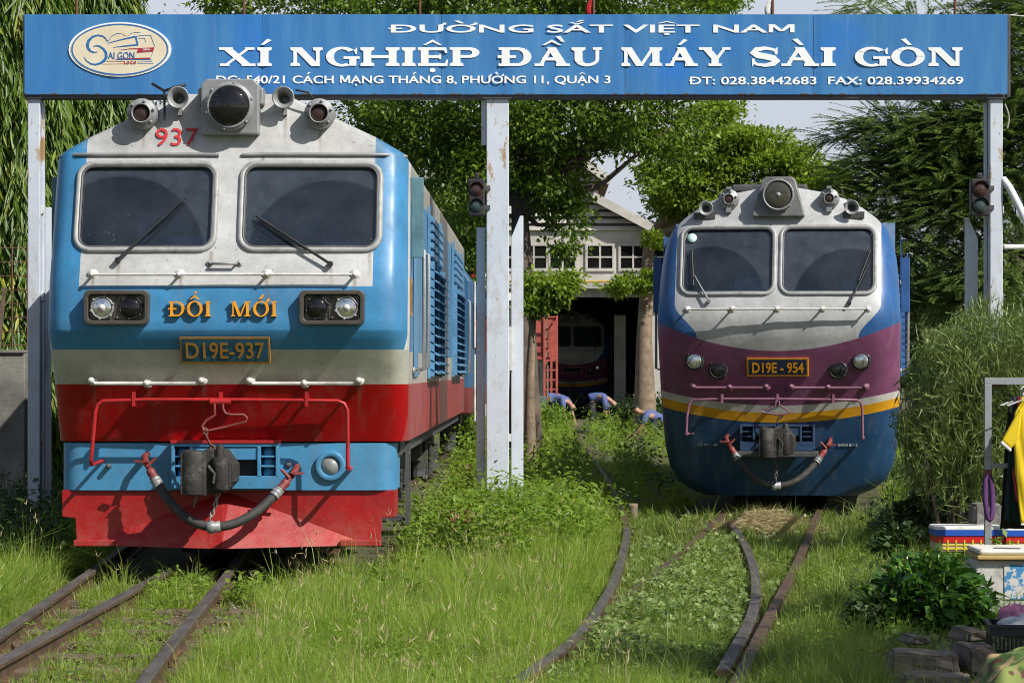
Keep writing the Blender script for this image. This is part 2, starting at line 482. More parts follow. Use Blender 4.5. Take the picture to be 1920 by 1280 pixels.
        for i in range(len(ctrl)):
            a = Vector(ctrl[max(i - 1, 0)]); b = Vector(ctrl[min(i + 1, len(ctrl) - 1)]); d = (b - a).normalized(); nn = Vector((-d.y, d.x))
            c = Vector((ctrl[i][0] * W, .04 + ctrl[i][1] * .92)); pp.append((c + nn * wds[i] * .55, c - nn * wds[i] * .55))
        for (a, b), (c, d) in zip(pp, pp[1:]): P.append([tuple(a), tuple(c), tuple(d), tuple(b)])
        P.append([(.86 * W, .62), (.95 * W, .62), (.95 * W, 1.03), (.83 * W, .86)]); P.append([(.03 * W, -.03), (.14 * W, .16), (.12 * W, .4), (.03 * W, .4)])
        wd = W
    return wd, P

def accent(kind, cx, S, T):
    o = []
    if kind == 'acute': o.append([(cx - .16, 1.14), (cx - .02, 1.12), (cx + .3, 1.38), (cx + .12, 1.46)])
    if kind == 'grave': o.append([(cx + .16, 1.12), (cx - .0, 1.12), (cx - .3, 1.42), (cx - .1, 1.48)])
    if kind == 'grave2': o.append([(cx + .55, 1.3), (cx + .41, 1.3), (cx + .16, 1.58), (cx + .36, 1.62)])
    if kind == 'hat':
        o.append([(cx - .42, 1.12), (cx - .28, 1.12), (cx + .02, 1.3), (cx, 1.42)]); o.append([(cx + .42, 1.12), (cx + .28, 1.12), (cx - .02, 1.3), (cx, 1.42)])
    if kind == 'dot':
        o.append([(cx + .13 * math.cos(a), -.22 + .12 * math.sin(a)) for a in [i * math.pi / 6 for i in range(12)]])
    if kind == 'hook':
        o.append([(cx - .08, 1.62), (cx + .1, 1.66), (cx + .2, 1.58), (cx + .06, 1.44), (cx + .02, 1.46), (cx + .1, 1.57), (cx + .04, 1.6), (cx - .06, 1.56)])
    if kind == 'horn':
        o.append([(cx + .38, .98), (cx + .52, 1.04), (cx + .56, 1.2), (cx + .7, 1.2), (cx + .7, 1.0), (cx + .5, .86)])
    return o

BASE = {'Í': ('I', ['acute']), 'Ệ': ('E', ['hat', 'dot']), 'Ầ': ('A', ['hat', 'grave2']), 'Á': ('A', ['acute']), 'À': ('A', ['grave']), 'Ò': ('O', ['grave']),
        'Ổ': ('O', ['hat', 'hook']), 'Ớ': ('O', ['acute', 'horn'])}
def serif_text(name, body, width, cap, mat, parent, loc, S=.3, T=.13, h=.15, gap=.12, space=.75, depth=.003, squeeze=None):
    x = 0; polys = []
    for ch in body:
        if ch == ' ': x += space; continue
        b, acc = BASE.get(ch, (ch, []))
        wd, P = slab_letter(b, S, T, h)
        for a in acc: P = P + accent(a, wd / 2, S, T)
        sq = squeeze or 1.0
        polys += [[((p[0]) * sq + x, p[1]) for p in q] for q in P]
        x += wd * sq + gap
    sx = width / (x - gap); mb = MB()
    for i, q in enumerate(polys):
        k = depth + (i % 11) * .00025
        mb.prism([(loc[0] + p[0] * sx, loc[2] + p[1] * cap) for p in q], loc[1] - k, loc[1] + .002)
    return mb.build(name, mat, parent)

def sans_text(name, body, width, cap, mat, parent, loc, bold=0.0, depth=.003):
    """sans capitals laid out one by one; the Vietnamese marks are added as strokes of their own"""
    DEC = {'Đ': ('D', ['bar']), 'Ư': ('U', ['horn']), 'Ờ': ('O', ['horn', 'grave']), 'Ắ': ('A', ['breve', 'acute2']), 'Ệ': ('E', ['hat', 'dot']), 'Á': ('A', ['acute']), 'Ạ': ('A', ['dot']), 'Ậ': ('A', ['hat', 'dot'])}
    def glyph(t):
        c = bpy.data.curves.new('g', 'FONT'); c.body = t; c.offset = bold; c.resolution_u = 4; c.extrude = .5
        o = bpy.data.objects.new('g', c); me = bpy.data.meshes.new_from_object(o); bpy.data.objects.remove(o); bpy.data.curves.remove(c)
        V = [tuple(v.co) for v in me.vertices]; F = [tuple(p.vertices) for p in me.polygons]; bpy.data.meshes.remove(me)
        return V, F
    ext = lambda V: (min(v[0] for v in V), max(v[0] for v in V))
    cache = {}
    x = 0; VV = []; FF = []; pol = []
    hw = (lambda a: a[1] - a[0])(ext(glyph('HH')[0]))
    for ch in body:
        if ch == ' ': x += .3; continue
        b, acc = DEC.get(ch, (ch, []))
        if b not in cache:
            V, F = glyph(b); W3 = ext(glyph('H' + b + 'H')[0]); cache[b] = (V, F, W3[1] - W3[0] - hw)
        V, F, adv = cache[b]; x0, x1 = ext(V); sb = (adv - (x1 - x0)) / 2; o = len(VV); dx = x - x0 + sb
        if b == 'M':
            wm_, k_, st = x1 - x0, .727, .115; xa = x + sb; xm = xa + wm_ / 2
            pol += [[(xa, 0), (xa + st, 0), (xa + st, k_), (xa, k_)], [(xa + wm_ - st, 0), (xa + wm_, 0), (xa + wm_, k_), (xa + wm_ - st, k_)], [(xa + .02, k_), (xa + st + .05, k_), (xm + .06, .1), (xm - .06, .1)], [(xa + wm_ - st - .05, k_), (xa + wm_ - .02, k_), (xm + .06, .1), (xm - .06, .1)]]
        else: VV += [(v[0] + dx, v[1], v[2]) for v in V]; FF += [tuple(i + o for i in f) for f in F]
        cx = x + adv / 2; k = .727
        for a in acc:
            if a == 'bar': pol.append([(x - .02, .32), (x + .34, .32), (x + .34, .41), (x - .02, .41)])
            elif a == 'breve': pol += [[(cx - .2, .93), (cx - .12, .93), (cx - .05, .84), (cx - .08, .78)], [(cx - .08, .78), (cx - .05, .85), (cx + .05, .85), (cx + .08, .78)], [(cx + .2, .93), (cx + .12, .93), (cx + .05, .84), (cx + .08, .78)]]
            elif a == 'acute2': pol.append([(cx - .02, .97), (cx + .07, .97), (cx + .22, 1.12), (cx + .1, 1.12)])
            else:
                m = .62 if b != 'U' else .55
                pol += [[(cx + p[0] * m, p[1] * k) for p in q] for q in accent(a, 0, .3, .15)]
        x += adv
    sx = width / x; sz = cap / .727
    mb = MB(); mb.add([(loc[0] + v[0] * sx, loc[1] - v[2] * depth, loc[2] + v[1] * sz) for v in VV], FF)
    for i, q in enumerate(pol): mb.prism([(loc[0] + p[0] * sx, loc[2] + p[1] * sz) for p in q], loc[1] - depth * .5 - .0004 - .0002 * (i % 3), loc[1] + depth * .5)
    return mb.build(name, mat, parent)

# ------------------------------------------------------------------ locomotives
def interp(z, P):
    if z <= P[0][0]: return P[0][1]
    for (a, b), (c, d) in zip(P, P[1:]):
        if z <= c: return b + (d - b) * (z - a) / (c - a)
    return P[-1][1]

class Shape:
    """front of a locomotive: nose line y0(z), half width hw(z), corner radius rc(z)"""
    def __init__(s, prof, hw, rc, sweep): s.p, s.w, s.r, s.sw = prof, hw, rc, sweep
    def y(s, x, z):
        wd = interp(z, s.w); r = interp(z, s.r); ax = min(abs(x), wd - .002)
        y = interp(z, s.p) + s.sw * (ax / 1.38) ** 2
        if ax > wd - r:
            u = (ax - (wd - r)); y += (r - math.sqrt(max(r * r - u * u, 0))) * 1.15
        return y
    def P(s, x, z, out=0.0): return Vector((x, s.y(x, z) - out, z))

SHL = Shape([(.2, .55), (1.0, .50), (1.45, .28), (1.86, 0), (2.2, .04), (3.2, .42), (3.72, .62)],
            [(1.0, 1.37), (1.86, 1.385), (3.2, 1.375), (3.25, 1.345), (3.38, 1.12), (3.69, .47), (3.72, .40)],
            [(1.0, .17), (1.86, .18), (3.2, .17), (3.3, .1), (3.72, .05)], .05)
SHR = Shape([(.13, .85), (.35, .74), (.6, .62), (1.1, .45), (1.6, .20), (1.9, .06), (2.1, 0), (2.3, .03), (3.15, .42), (3.62, .7)],
            [(.13, .90), (.2, 1.07), (.3, 1.19), (.45, 1.275), (.7, 1.325), (1.2, 1.355), (2.1, 1.365), (2.7, 1.34), (3.0, 1.28), (3.15, 1.215), (3.28, 1.09), (3.4, .93), (3.5, .74), (3.57, .52), (3.62, .25)],
            [(.13, .3), (1.2, .3), (2.6, .28), (3.15, .2), (3.4, .16), (3.62, .08)], .14)

def loft_body(sh, zs, holes, rear, mat, parent, name='body', ridge=None):
    xs = sorted(set([0.0] + [round(v, 4) for hx in holes for v in (hx[0], hx[1])] + [-1.0, 1.0, -.5, .5]))
    hx = 1.2 if sh is SHL else 1.08
    V = []; nc = None; cols = None
    for z in zs:
        wd = interp(z, sh.w); r = interp(z, sh.r); k = min(1.0, (wd - r) / max(abs(xs[0]), abs(xs[-1])) * .999)
        fx = [x * k for x in xs]
        arcx = [wd - r + r * math.sin(R(a)) for a in (15, 30, 45, 60, 75, 90)]
        row = []
        yc = sh.y(wd, z)
        sides = [rear, rear * .75, rear * .5, rear * .25, rear * .12, rear * .06]
        for y in sides: row.append((-wd, max(y, yc + .01), z))
        for x in reversed(arcx): row.append((-x, sh.y(x, z), z))
        for x in fx: row.append((x, sh.y(x, z), z))
        for x in arcx: row.append((x, sh.y(x, z), z))
        for y in reversed(sides): row.append((wd, max(y, yc + .01), z))
        V.append(row)
        if cols is None: cols = len(sides) + len(arcx)
    n = len(V[0]); flat = [p for r_ in V for p in r_]
    faces = []
    for i in range(len(zs) - 1):
        zm = (zs[i] + zs[i + 1]) / 2
        for j in range(n - 1):
            if cols <= j < cols + len(xs) - 1:
                xm = (xs[j - cols] + xs[j - cols + 1]) / 2
                if any(h[0] < xm < h[1] and h[2] < zm < h[3] for h in holes): continue
            faces.append((i * n + j, i * n + j + 1, (i + 1) * n + j + 1, (i + 1) * n + j))
    mb = MB(); mb.smooth = True; mb.add(flat, faces)
    mb.smooth = False
    top = V[-1]; mb.add(top, [tuple(range(n))])
    for i in range(len(zs) - 1):
        a, b, c, d = V[i][0], V[i][-1], V[i + 1][-1], V[i + 1][0]
        mb.add([a, b, c, d], [(0, 1, 2, 3)])
    o = mb.build(name, mat, parent)
    return o

def rrect(x0, x1, z0, z1, r, n=6):
    pts = []
    for (cx, cz, a0) in ((x1 - r, z1 - r, 0), (x0 + r, z1 - r, 90), (x0 + r, z0 + r, 180), (x1 - r, z0 + r, 270)):
        for i in range(n + 1):
            a = R(a0 + 90 * i / n); pts.append((cx + r * math.cos(a), cz + r * math.sin(a)))
    return pts

def windscreen(sh, x0, x1, z0, z1, root, fr=.024):
    r = .11
    path = rrect(x0, x1, z0, z1, r, 6)
    dense = []
    for i, p in enumerate(path):
        q = path[(i + 1) % len(path)]; L = math.hypot(q[0] - p[0], q[1] - p[1]); k = max(1, int(L / .12))
        for t in range(k): dense.append((p[0] + (q[0] - p[0]) * t / k, p[1] + (q[1] - p[1]) * t / k))
    mb = MB(); mb.tube([sh.P(x, z, .006) for x, z in dense], fr, 8, True)
    wf = mb.build('window_frame', M['rubber_frame'], root)
    mb = MB(); ins = rrect(x0 + .022, x1 - .022, z0 + .022, z1 - .022, r - .02, 6)
    d2 = []
    for i, p in enumerate(ins):
        q = ins[(i + 1) % len(ins)]; L = math.hypot(q[0] - p[0], q[1] - p[1]); k = max(1, int(L / .12))
        for t in range(k): d2.append((p[0] + (q[0] - p[0]) * t / k, p[1] + (q[1] - p[1]) * t / k))
    mb.tube([sh.P(x, z, .013) for x, z in d2], .013, 6, True)
    mb.build('rubber_seal', M['darkgrey'], wf)
    # pane: grid following the nose
    nx, nz = 8, 6; V = []; F = []
    for i in range(nz + 1):
        for j in range(nx + 1):
            x = x0 + .01 + (x1 - x0 - .02) * j / nx; z = z0 + .01 + (z1 - z0 - .02) * i / nz
            V.append(sh.P(x, z, -.012))
    for i in range(nz):
        for j in range(nx):
            a = i * (nx + 1) + j; F.append((a, a + 1, a + nx + 2, a + nx + 1))
    mb = MB(); mb.smooth = True; mb.add(V, F); mb.build('windscreen', M['windscreen' if sh is SHL else 'windscreen_round'], root)

def wiper(sh, piv, tip, blade, root, mat='black'):
    """arm from the pivot up to the blade"""
    mb = MB()
    a = sh.P(*piv, .05); b = sh.P(*tip, .05)
    mb.tube([sh.P(*piv, -.01), sh.P(*piv, .06)], .022, 8)
    mb.tube([a, a.lerp(b, .5) - Vector((0, .015, 0)), b], [.013, .010, .006], 6)
    o = mb.build('wiper', M[mat], root)
    m2 = MB(); m2.tube([sh.P(*blade[0], .03), sh.P(*blade[1], .03)], .011, 6)
    m2.build('wiper_blade', M['black'], o)

def rail_with_posts(sh, name, pts, posts, r, out, mat, root, disc=.04, post_r=.012, y=None):
    f = lambda x, z: (sh.P(x, z, out) if y is None else Vector((x, y, z)))
    mb = MB(); mb.tube([f(*p) for p in pts], r, 8)
    for p in posts:
        b = sh.P(*p, -.004); t = f(*p)
        mb.tube([b, t], post_r, 6)
        mb.lathe(b, (t - b), [(0, disc), (.012, disc), (.016, disc * .6), (.03, post_r)], 14)
        mb.lathe(t - Vector((0, r * 1.6, 0)), (0, 1, 0), [(0, .001), (.004, r * 1.2), (r * 1.6, r * 1.7), (r * 2.8, r * 1.2), (r * 3.2, .001)], 10)
    return mb.build(name, M[mat], root)

def hose(sh, a, b, low, root, ya, yb, ylow):
    """brake hose hanging between two red valves"""
    A = Vector((a[0], ya, a[1])); B = Vector((b[0], yb, b[1])); C = Vector((low[0], ylow, low[1]))
    pts = []
    for i in range(25):
        t = i / 24
        x = A.x + (B.x - A.x) * t
        s = (2 * t - 1)
        z = C.z + ((A.z if s < 0 else B.z) - C.z) * abs(s) ** 2.1
        y = C.y + ((A.y if s < 0 else B.y) - C.y) * abs(s) ** 2
        pts.append((x, y, z))
    h = MB().tube(pts, .036, 10).build('brake_hose', M['hose'], root)
    m = MB(); m.lathe(Vector(pts[12]) - Vector((.06, 0, .004)), (1, 0, .05), [(0, .036), (.01, .05), (.05, .05), (.06, .04), (.1, .046), (.11, .03)], 12)
    m.build('hose_coupling', M['grey_metal'], h)
    for P_, sgn, tgt in ((pts[0], -1, pts[1]), (pts[-1], 1, pts[-2])):
        P_ = Vector(P_); d = (P_ - Vector(tgt)).normalized()
        m = MB()
        m.lathe(P_ - d * .02, d, [(0, .034), (.02, .038), (.045, .03), (.06, .036), (.09, .034), (.1, .022), (.13, .02)], 12)
        m.tube([P_ + d * .13, P_ + d * .18 + Vector((0, .05, .02)), P_ + d * .17 + Vector((0, .3, .05))], .026, 8)
        m.bar(P_ + d * .12 + Vector((sgn * .02, -.03, .03)), P_ + d * .19 + Vector((sgn * .06, -.05, -.02)), .03, .018)
        m.tube([P_ + d * .11 + Vector((0, -.04, 0)), P_ + d * .15 + Vector((-sgn * .09, -.05, .04))], [.016, .011], 6)
        m.build('brake_valve', M['valve'], h)
        m = MB(); m.lathe(P_ - d * .1, d, [(0, .038), (.0, .043), (.022, .043), (.026, .038), (.03, .043), (.055, .043), (.06, .038), (.065, .043), (.08, .043)], 12)
        m.build('hose_clamp', M['grey_metal'], h)
    return h

def chain(mb, pts, link=.035, r=.006):
    for i, (a, b) in enumerate(zip(pts, pts[1:])):
        a = Vector(a); b = Vector(b); n = max(1, int((b - a).length / (link * .75)))
        d = (b - a).normalized(); p, q = frame_of(d)
        for k in range(n):
            c = a + (b - a) * ((k + .5) / n); u = p if (k + i) % 2 else q
            mb.tube([c + d * math.cos(t) * link * .55 + u * math.sin(t) * link * .32 for t in [j * math.pi / 4 for j in range(8)]], r, 5, True)

def coupler(root, cx, z0, z1, yb, yf, closed=False):
    """knuckle coupler: broad guard arm on one side, jaw on the other"""
    m = MB(); zc = (z0 + z1) / 2; H = z1 - z0
    m.b2(cx - .12, cx + .12, yb - .1, yb + .5, zc - .1, zc + .1)                       # shank
    m.prism([(cx - .19, z0 + .01), (cx - .0, z0), (cx - .0, z1 - .02), (cx - .15, z1), (cx - .19, z1 - .03)], yf, yf + .2)
    m.lathe((cx - .1, yf + .06, z0 + .005), (0, 0, 1), [(0, .001), (0, .095), (H - .02, .095), (H - .02, .001)], 16)
    m.prism([(cx - .02, z0 + .0), (cx + .12, z0 + .02), (cx + .2, z0 + .1), (cx + .2, z1 - .12), (cx + .12, z1 - .01), (cx - .02, z1)], yf + .1, yb)
    m.lathe((cx + .11, yf + .09, z0 + .04), (0, 0, 1), [(0, .001), (0, .07), (H - .1, .07), (H - .1, .001)], 14)
    m.b2(cx + .06, cx + .185, yf + .05, yf + .2, z0 + .06, z1 - .09)
    m.lathe((cx + .1, yf + .1, z1 - .08), (0, 0, 1), [(0, .03), (.1, .03), (.12, .02), (.12, .001)], 10)
    m.tube([(cx + .02, yf + .02, zc + .05), (cx + .07, yf - .01, zc - .01), (cx + .06, yf - .01, zc - .08)], .014, 6)
    if closed: m.prism([(cx - .185, z0 + .08), (cx - .12, z0 + .01), (cx + .12, z0 + .01), (cx + .19, z0 + .08), (cx + .19, z1 - .1), (cx + .1, z1 - .015), (cx - .1, z1 - .015), (cx - .185, z1 - .08)], yf + .03, yf + .24)
    return m.build('coupler', M['coupler'], root, bevel=.012)

def draft_frame(root, x0, x1, z0, z1, y0, y1, mat, topmat=None):
    """framed pocket that carries the coupler: two ladders of cells and a dark opening"""
    m = MB()
    wcol = .115
    m.b2(x0, x1, y0, y1, z1 - .028, z1)
    m.b2(x0, x1, y0, y1, z0, z0 + .1)
    for xa in (x0, x1 - 2 * .028 - wcol):
        for xx in (xa, xa + .028 + wcol): m.b2(xx, xx + .028, y0 - .002, y1, z0 + .1, z1 - .028)
        zz = z0 + .1
        st = (z1 - .028 - zz) / 3
        for k in (1, 2): m.b2(xa + .03, xa + .028 + wcol, y0 + .01, y1, zz + st * k - .008, zz + st * k + .008)
    m.b2(x0 + .172, x1 - .172, y0 + .012, y1, z1 - .13, z1 - .028)
    o = m.build('coupler_pocket', mat, root, bevel=.005)
    m = MB(); m.b2(x0 + .01, x1 - .01, y1 - .012, y1 + .02, z0 + .02, z1 - .01); m.build('pocket_back', M['black'], o)
    m = MB()
    for xa in (x0 + .03, x1 - .028 - wcol):
        for k in range(3):
            zz = z0 + .1 + ((z1 - .128 - z0) / 3) * (k + .35)
            m.lathe((xa + wcol / 2, y1 - .02, zz), (0, -1, 0), [(0, .05), (.04, .045), (.05, .02), (.052, .001)], 12)
    m.build('buffer_spring', mat, o)
    if topmat:
        m = MB(); m.b2(x0 - .004, x1 + .004, y0 - .012, y1, z1 + .001, z1 + .024); m.build('pocket_lip', topmat, o)
    return o

def round_lamp(root, x, y, z, R_, depth, name, ring, lensmat, bulge=.4, flange=None, kind='headlight', n=28):
    m = MB()
    fl = flange or R_ * 1.25
    m.lathe((x, y, z), (0, -1, 0), [(0, fl), (depth * .75, fl), (depth * .8, fl * .97), (depth * .8, R_ * 1.05), (depth, R_ * 1.05), (depth * .97, R_ * .93), (depth * .7, R_ * .92)], n)
    if flange:
        for k in range(6):
            a = k * math.pi / 3 + .3; m.lathe((x + math.cos(a) * (fl + R_) / 2 * 1.02, y - depth * .8, z + math.sin(a) * (fl + R_) / 2 * 1.02), (0, -1, 0), [(0, .012), (.01, .012), (.012, .001)], 6)
    o = m.build(name, ring, root)
    m = MB(); m.lathe((x, y - depth * .75, z), (0, -1, 0), [(0, R_ * .96)] + [(R_ * bulge * math.sin(a), R_ * .96 * math.cos(a)) for a in [i * math.pi / 2 / 7 for i in range(1, 8)]], n)
    m.build('lens', lensmat, o)
    return o

def horn(root, x, y, z, mat, k=1.0):
    m = MB()
    pr = [(-.30, .03), (-.14, .034), (-.06, .045), (0, .062), (.03, .085), (.036, .088), (.034, .078), (.0, .052), (-.08, .034), (-.16, .022), (-.18, .001)]
    m.lathe((x, y - .1, z), (0, -1, 0), [(a * k, b * k) for a, b in pr], 18)
    m.b2(x - .07 * k, x + .09 * k, y + .05, y + .2, z - .12 * k, z - .02 * k); m.b2(x - .02, x + .02, y - .05, y + .05, z - .13 * k, z - .04 * k)
    m.tube([(x - .05, y + .1, z + .06), (x - .04, y + .02, z + .1), (x - .0, y - .02, z + .08)], .01, 6)
    return m.build('horn', M[mat], root)

def handrail_v(mb, x, y, z0, z1, s, r=.016, out=.09):
    mb.tube([(x, y, z0), (x + s * out, y, z0 + .03), (x + s * out, y, z1 - .03), (x, y, z1)], r, 8)
    for z in (z0, z1): mb.lathe((x + s * .0, y, z), (s, 0, 0), [(0, .035), (.012, .035), (.02, .02)], 10)

def bogie(root, yc, hw=.98):
    m = MB()
    for s in (-1, 1):
        m.b2(s * hw - .06, s * hw + .06, yc - 2.1, yc + 2.1, .52, .78)
        for dy in (-1.65, 0, 1.65):
            m.b2(s * hw - .12, s * hw + .12, yc + dy - .17, yc + dy + .17, .32, .62)
            for dd in (-.32, .32): m.lathe((s * (hw + .02), yc + dy + dd, .34), (0, 0, 1), [(0, .09), (.06, .09), (.06, .075), (.12, .09), (.12, .075), (.18, .09), (.18, .075), (.24, .09)], 12, False)
        m.tube([(s * (hw + .08), yc - 1.9, .3), (s * (hw + .1), yc - 1.5, .9)], .025, 6); m.tube([(s * (hw + .08), yc - 1.2, .25), (s * (hw + .1), yc - 1.55, .95)], .025, 6)
        m.tube([(s * (hw + .1), yc - .9, .95), (s * (hw + .12), yc - .8, .5), (s * (hw + .08), yc - .7, .3)], .03, 6)
    m.b2(-hw, hw, yc - 2.0, yc + 2.0, .6, .9)
    o = m.build('bogie', M['darkgrey'], root)
    for dy in (-1.65, 0, 1.65):
        w_ = MB(); w_.tube([(-.6, yc + dy, .46), (.6, yc + dy, .46)], .08, 10)
        for s in (-1, 1): w_.lathe((s * .5, yc + dy, .46), (s, 0, 0), [(-.02, .001), (-.02, .5), (.01, .5), (.02, .46), (.12, .45), (.12, .39), (.08, .36), (.08, .001)], 28)
        w_.build('wheelset', M['darkgrey'], o)
    return o

def side_kit(sh, root, rear, mat_slat, hw, dark):
    """doors, louvred intakes, rails and flaps on both flanks"""
    for s in (-1, 1):
        x = s * hw
        m = MB()
        for (ya, yb) in ((4.4, 7.4), (11.8, 15.2)):
            m.b2(min(x, x + s * .025), max(x, x + s * .025), ya - .08, ya, 1.48, 3.05); m.b2(min(x, x + s * .025), max(x, x + s * .025), yb, yb + .08, 1.48, 3.05)
        o = m.build('grille_frame', mat_slat, root)
        for (ya, yb) in ((4.4, 7.4), (11.8, 15.2)):
            g = MB()
            n = 12
            for k in range(n):
                z = 1.55 + k * (1.0 / n)
                rot = Matrix.Rotation(s * R(28), 3, 'Y')
                g.box((x + s * .05, (ya + yb) / 2, z), (.12, yb - ya, .012), rot)
            for yy in (ya + .02, (ya + yb) / 2, yb - .02): g.b2(min(x, x + s * .06), max(x, x + s * .06), yy - .02, yy + .02, 1.5, 2.55)
            for k in range(5): g.box((x + s * .02, (ya + yb) / 2, 2.62 + k * .08), (.05, yb - ya, .05))
            g.build('louvre', mat_slat, o)
            b = MB(); b.b2(min(x, x + s * .006), max(x, x + s * .006), ya, yb, 1.5, 2.56); b.build('intake', M['black'], o)
        for yy, za, zb in ((1.25, 1.55, 2.55), (2.15, 1.55, 2.55), (rear - 1.0, 1.5, 2.5)):
            m = MB(); handrail_v(m, x, yy, za, zb, s); m.build('door_rail', M['grey_metal'], root)
        m = MB(); m.b2(min(x, x + s * .012), max(x, x + s * .012), 1.35, 2.05, 1.5, 3.12); d = m.build('cab_door', dark, root, bevel=.004)
        m = MB(); m.b2(min(x, x + s * .02), max(x, x + s * .02), 1.45, 1.95, 2.5, 3.05); m.build('door_window', M['lens_dark'], d)

# ---- left locomotive paint
def paint_left():
    s = SH('blue white red locomotive paint'); x, y, z = s.xyz()
    ax = s.math('ABSOLUTE', x)
    gt = lambda a, b: s.math('GREATER_THAN', a, b)
    AND = lambda a, b: s.math('MULTIPLY', a, b)
    blue, white, cream, red = (.05, .235, .47), (.52, .525, .53), (.5, .49, .43), (.40, .003, .007)
    c = s.mix(gt(z, 1.447), red, cream); c = s.mix(gt(z, 1.713), c, blue)
    wmask = AND(gt(z, 2.197), s.math('LESS_THAN', ax, 1.125)); c = s.mix(wmask, c, white)
    # flank colours
    y0 = s.ramp(z, 1.86, 3.2, .19, .62)
    d = s.math('SUBTRACT', y, y0)
    side = gt(d, 0.06)
    f = s.mix(gt(z, 1.447), (.36, .05, .05), (.46, .42, .36)); f = s.mix(gt(z, 1.70), f, (.075, .22, .40)); f = s.mix(gt(z, 3.0), f, (.36, .33, .29))
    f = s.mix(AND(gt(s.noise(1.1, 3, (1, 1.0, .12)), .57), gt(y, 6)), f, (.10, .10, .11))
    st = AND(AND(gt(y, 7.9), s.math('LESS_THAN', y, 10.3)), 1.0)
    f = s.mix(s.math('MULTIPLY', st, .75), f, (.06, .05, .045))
    stripe = s.math('LESS_THAN', d, .42); f = s.mix(AND(stripe, gt(z, 1.713)), f, (.68, .67, .64))
    f = s.mix(AND(stripe, gt(1.713, z)), f, c)
    c = s.mix(side, c, f)
    roof = AND(gt(z, 3.26), gt(y, 1.2)); c = s.mix(roof, c, (.24, .22, .2))
    forehead = s.math('MULTIPLY', s.ramp(s.noise(2.6, 8, rough=.7), .42, .7), s.ramp(z, 3.0, 3.35, 0, .5))
    c = s.mix(forehead, c, (.33, .32, .3))
    # rust weeping from fittings
    for (x0_, z0_, ln_) in ((-1.02, 2.27, .3), (-.35, 2.27, .2), (.32, 2.27, .34), (.99, 2.27, .24), (-.83, 2.38, .2), (.8, 2.35, .16), (-.3, 3.36, .1), (.69, 3.42, .24), (-.69, 3.42, .2), (.41, 3.55, .28), (-.2, 1.46, .3), (1.0, 1.46, .3), (-1.04, 1.46, .26), (-.62, 1.45, .2), (.6, 1.45, .24), (.25, 3.22, .5), (-.12, 2.47, .2), (1.1, 2.47, .24)):
        dx_ = s.math('ABSOLUTE', s.math('SUBTRACT', s.math('ADD', x, s.math('MULTIPLY', s.math('SUBTRACT', s.noise(5, 2, (1, 1, 1)), .5), .05)), x0_))
        m_ = s.math('MULTIPLY', s.ramp(dx_, .004, .022, 1, 0), s.math('MULTIPLY', s.ramp(z, z0_ - ln_, z0_, 0, .6), s.math('LESS_THAN', z, z0_)))
        c = s.mix(m_, c, (.20, .13, .08))
    c = grime(s, c, .70, .16)
    s.set(col=c, rough=s.ramp(s.noise(4, 5), .3, .7, .3, .5), spec=.35)
    s.bump(s.noise(1.6, 3), .25, .03)
    return s.m

def paint_right(name='blue purple white locomotive paint', dim=1.0):
    s = SH(name); x, y, z = s.xyz(); ax = s.math('ABSOLUTE', x)
    gt = lambda a, b: s.math('GREATER_THAN', a, b)
    AND = lambda a, b: s.math('MULTIPLY', a, b)
    x2 = s.math('MULTIPLY', x, x)
    para = lambda a, b: s.math('ADD', s.math('MULTIPLY', x2, b), a)
    blue, white, purple, navy, yel, wh2 = (.03, .12, .33), (.49, .50, .51), (.22, .07, .16), (.018, .07, .17), (.72, .35, .012), (.6, .59, .55)
    c = s.mix(gt(z, para(.965, .10)), navy, yel); c = s.mix(gt(z, para(1.075, .098)), c, wh2)
    c = s.mix(gt(z, para(1.16, .093)), c, purple)
    # upper white shield with rounded lower corners, blue cheeks
    up = gt(z, para(1.772, .175))
    c = s.mix(up, c, blue)
    xl = s.ramp(z, 1.92, 2.3, .90, 1.15); xl.node.interpolation_type = 'SMOOTHSTEP'; xl = s.math('SUBTRACT', xl, s.ramp(z, 3.2, 3.62, 0, .18))
    c = s.mix(AND(gt(z, para(1.772, .175)), s.math('LESS_THAN', ax, xl)), c, white)
    side = gt(y, 1.05)
    f = s.mix(gt(z, 1.1), (.03, .1, .22), (.5, .27, .05)); f = s.mix(gt(z, 1.25), f, (.5, .48, .44)); f = s.mix(gt(z, 1.4), f, (.28, .13, .17)); f = s.mix(gt(z, 2.1), f, (.04, .14, .36)); f = s.mix(gt(z, 3.1), f, (.4, .4, .38))
    c = s.mix(side, c, f)
    c = s.mix(AND(gt(z, 3.3), gt(y, 1.2)), c, (.26, .26, .25))
    c = grime(s, c, .68, .22)
    s.set(col=c, rough=s.ramp(s.noise(4, 5), .3, .7, .28, .48), spec=.4)
    s.bump(s.noise(1.4, 3), .3, .04)
    return s.m

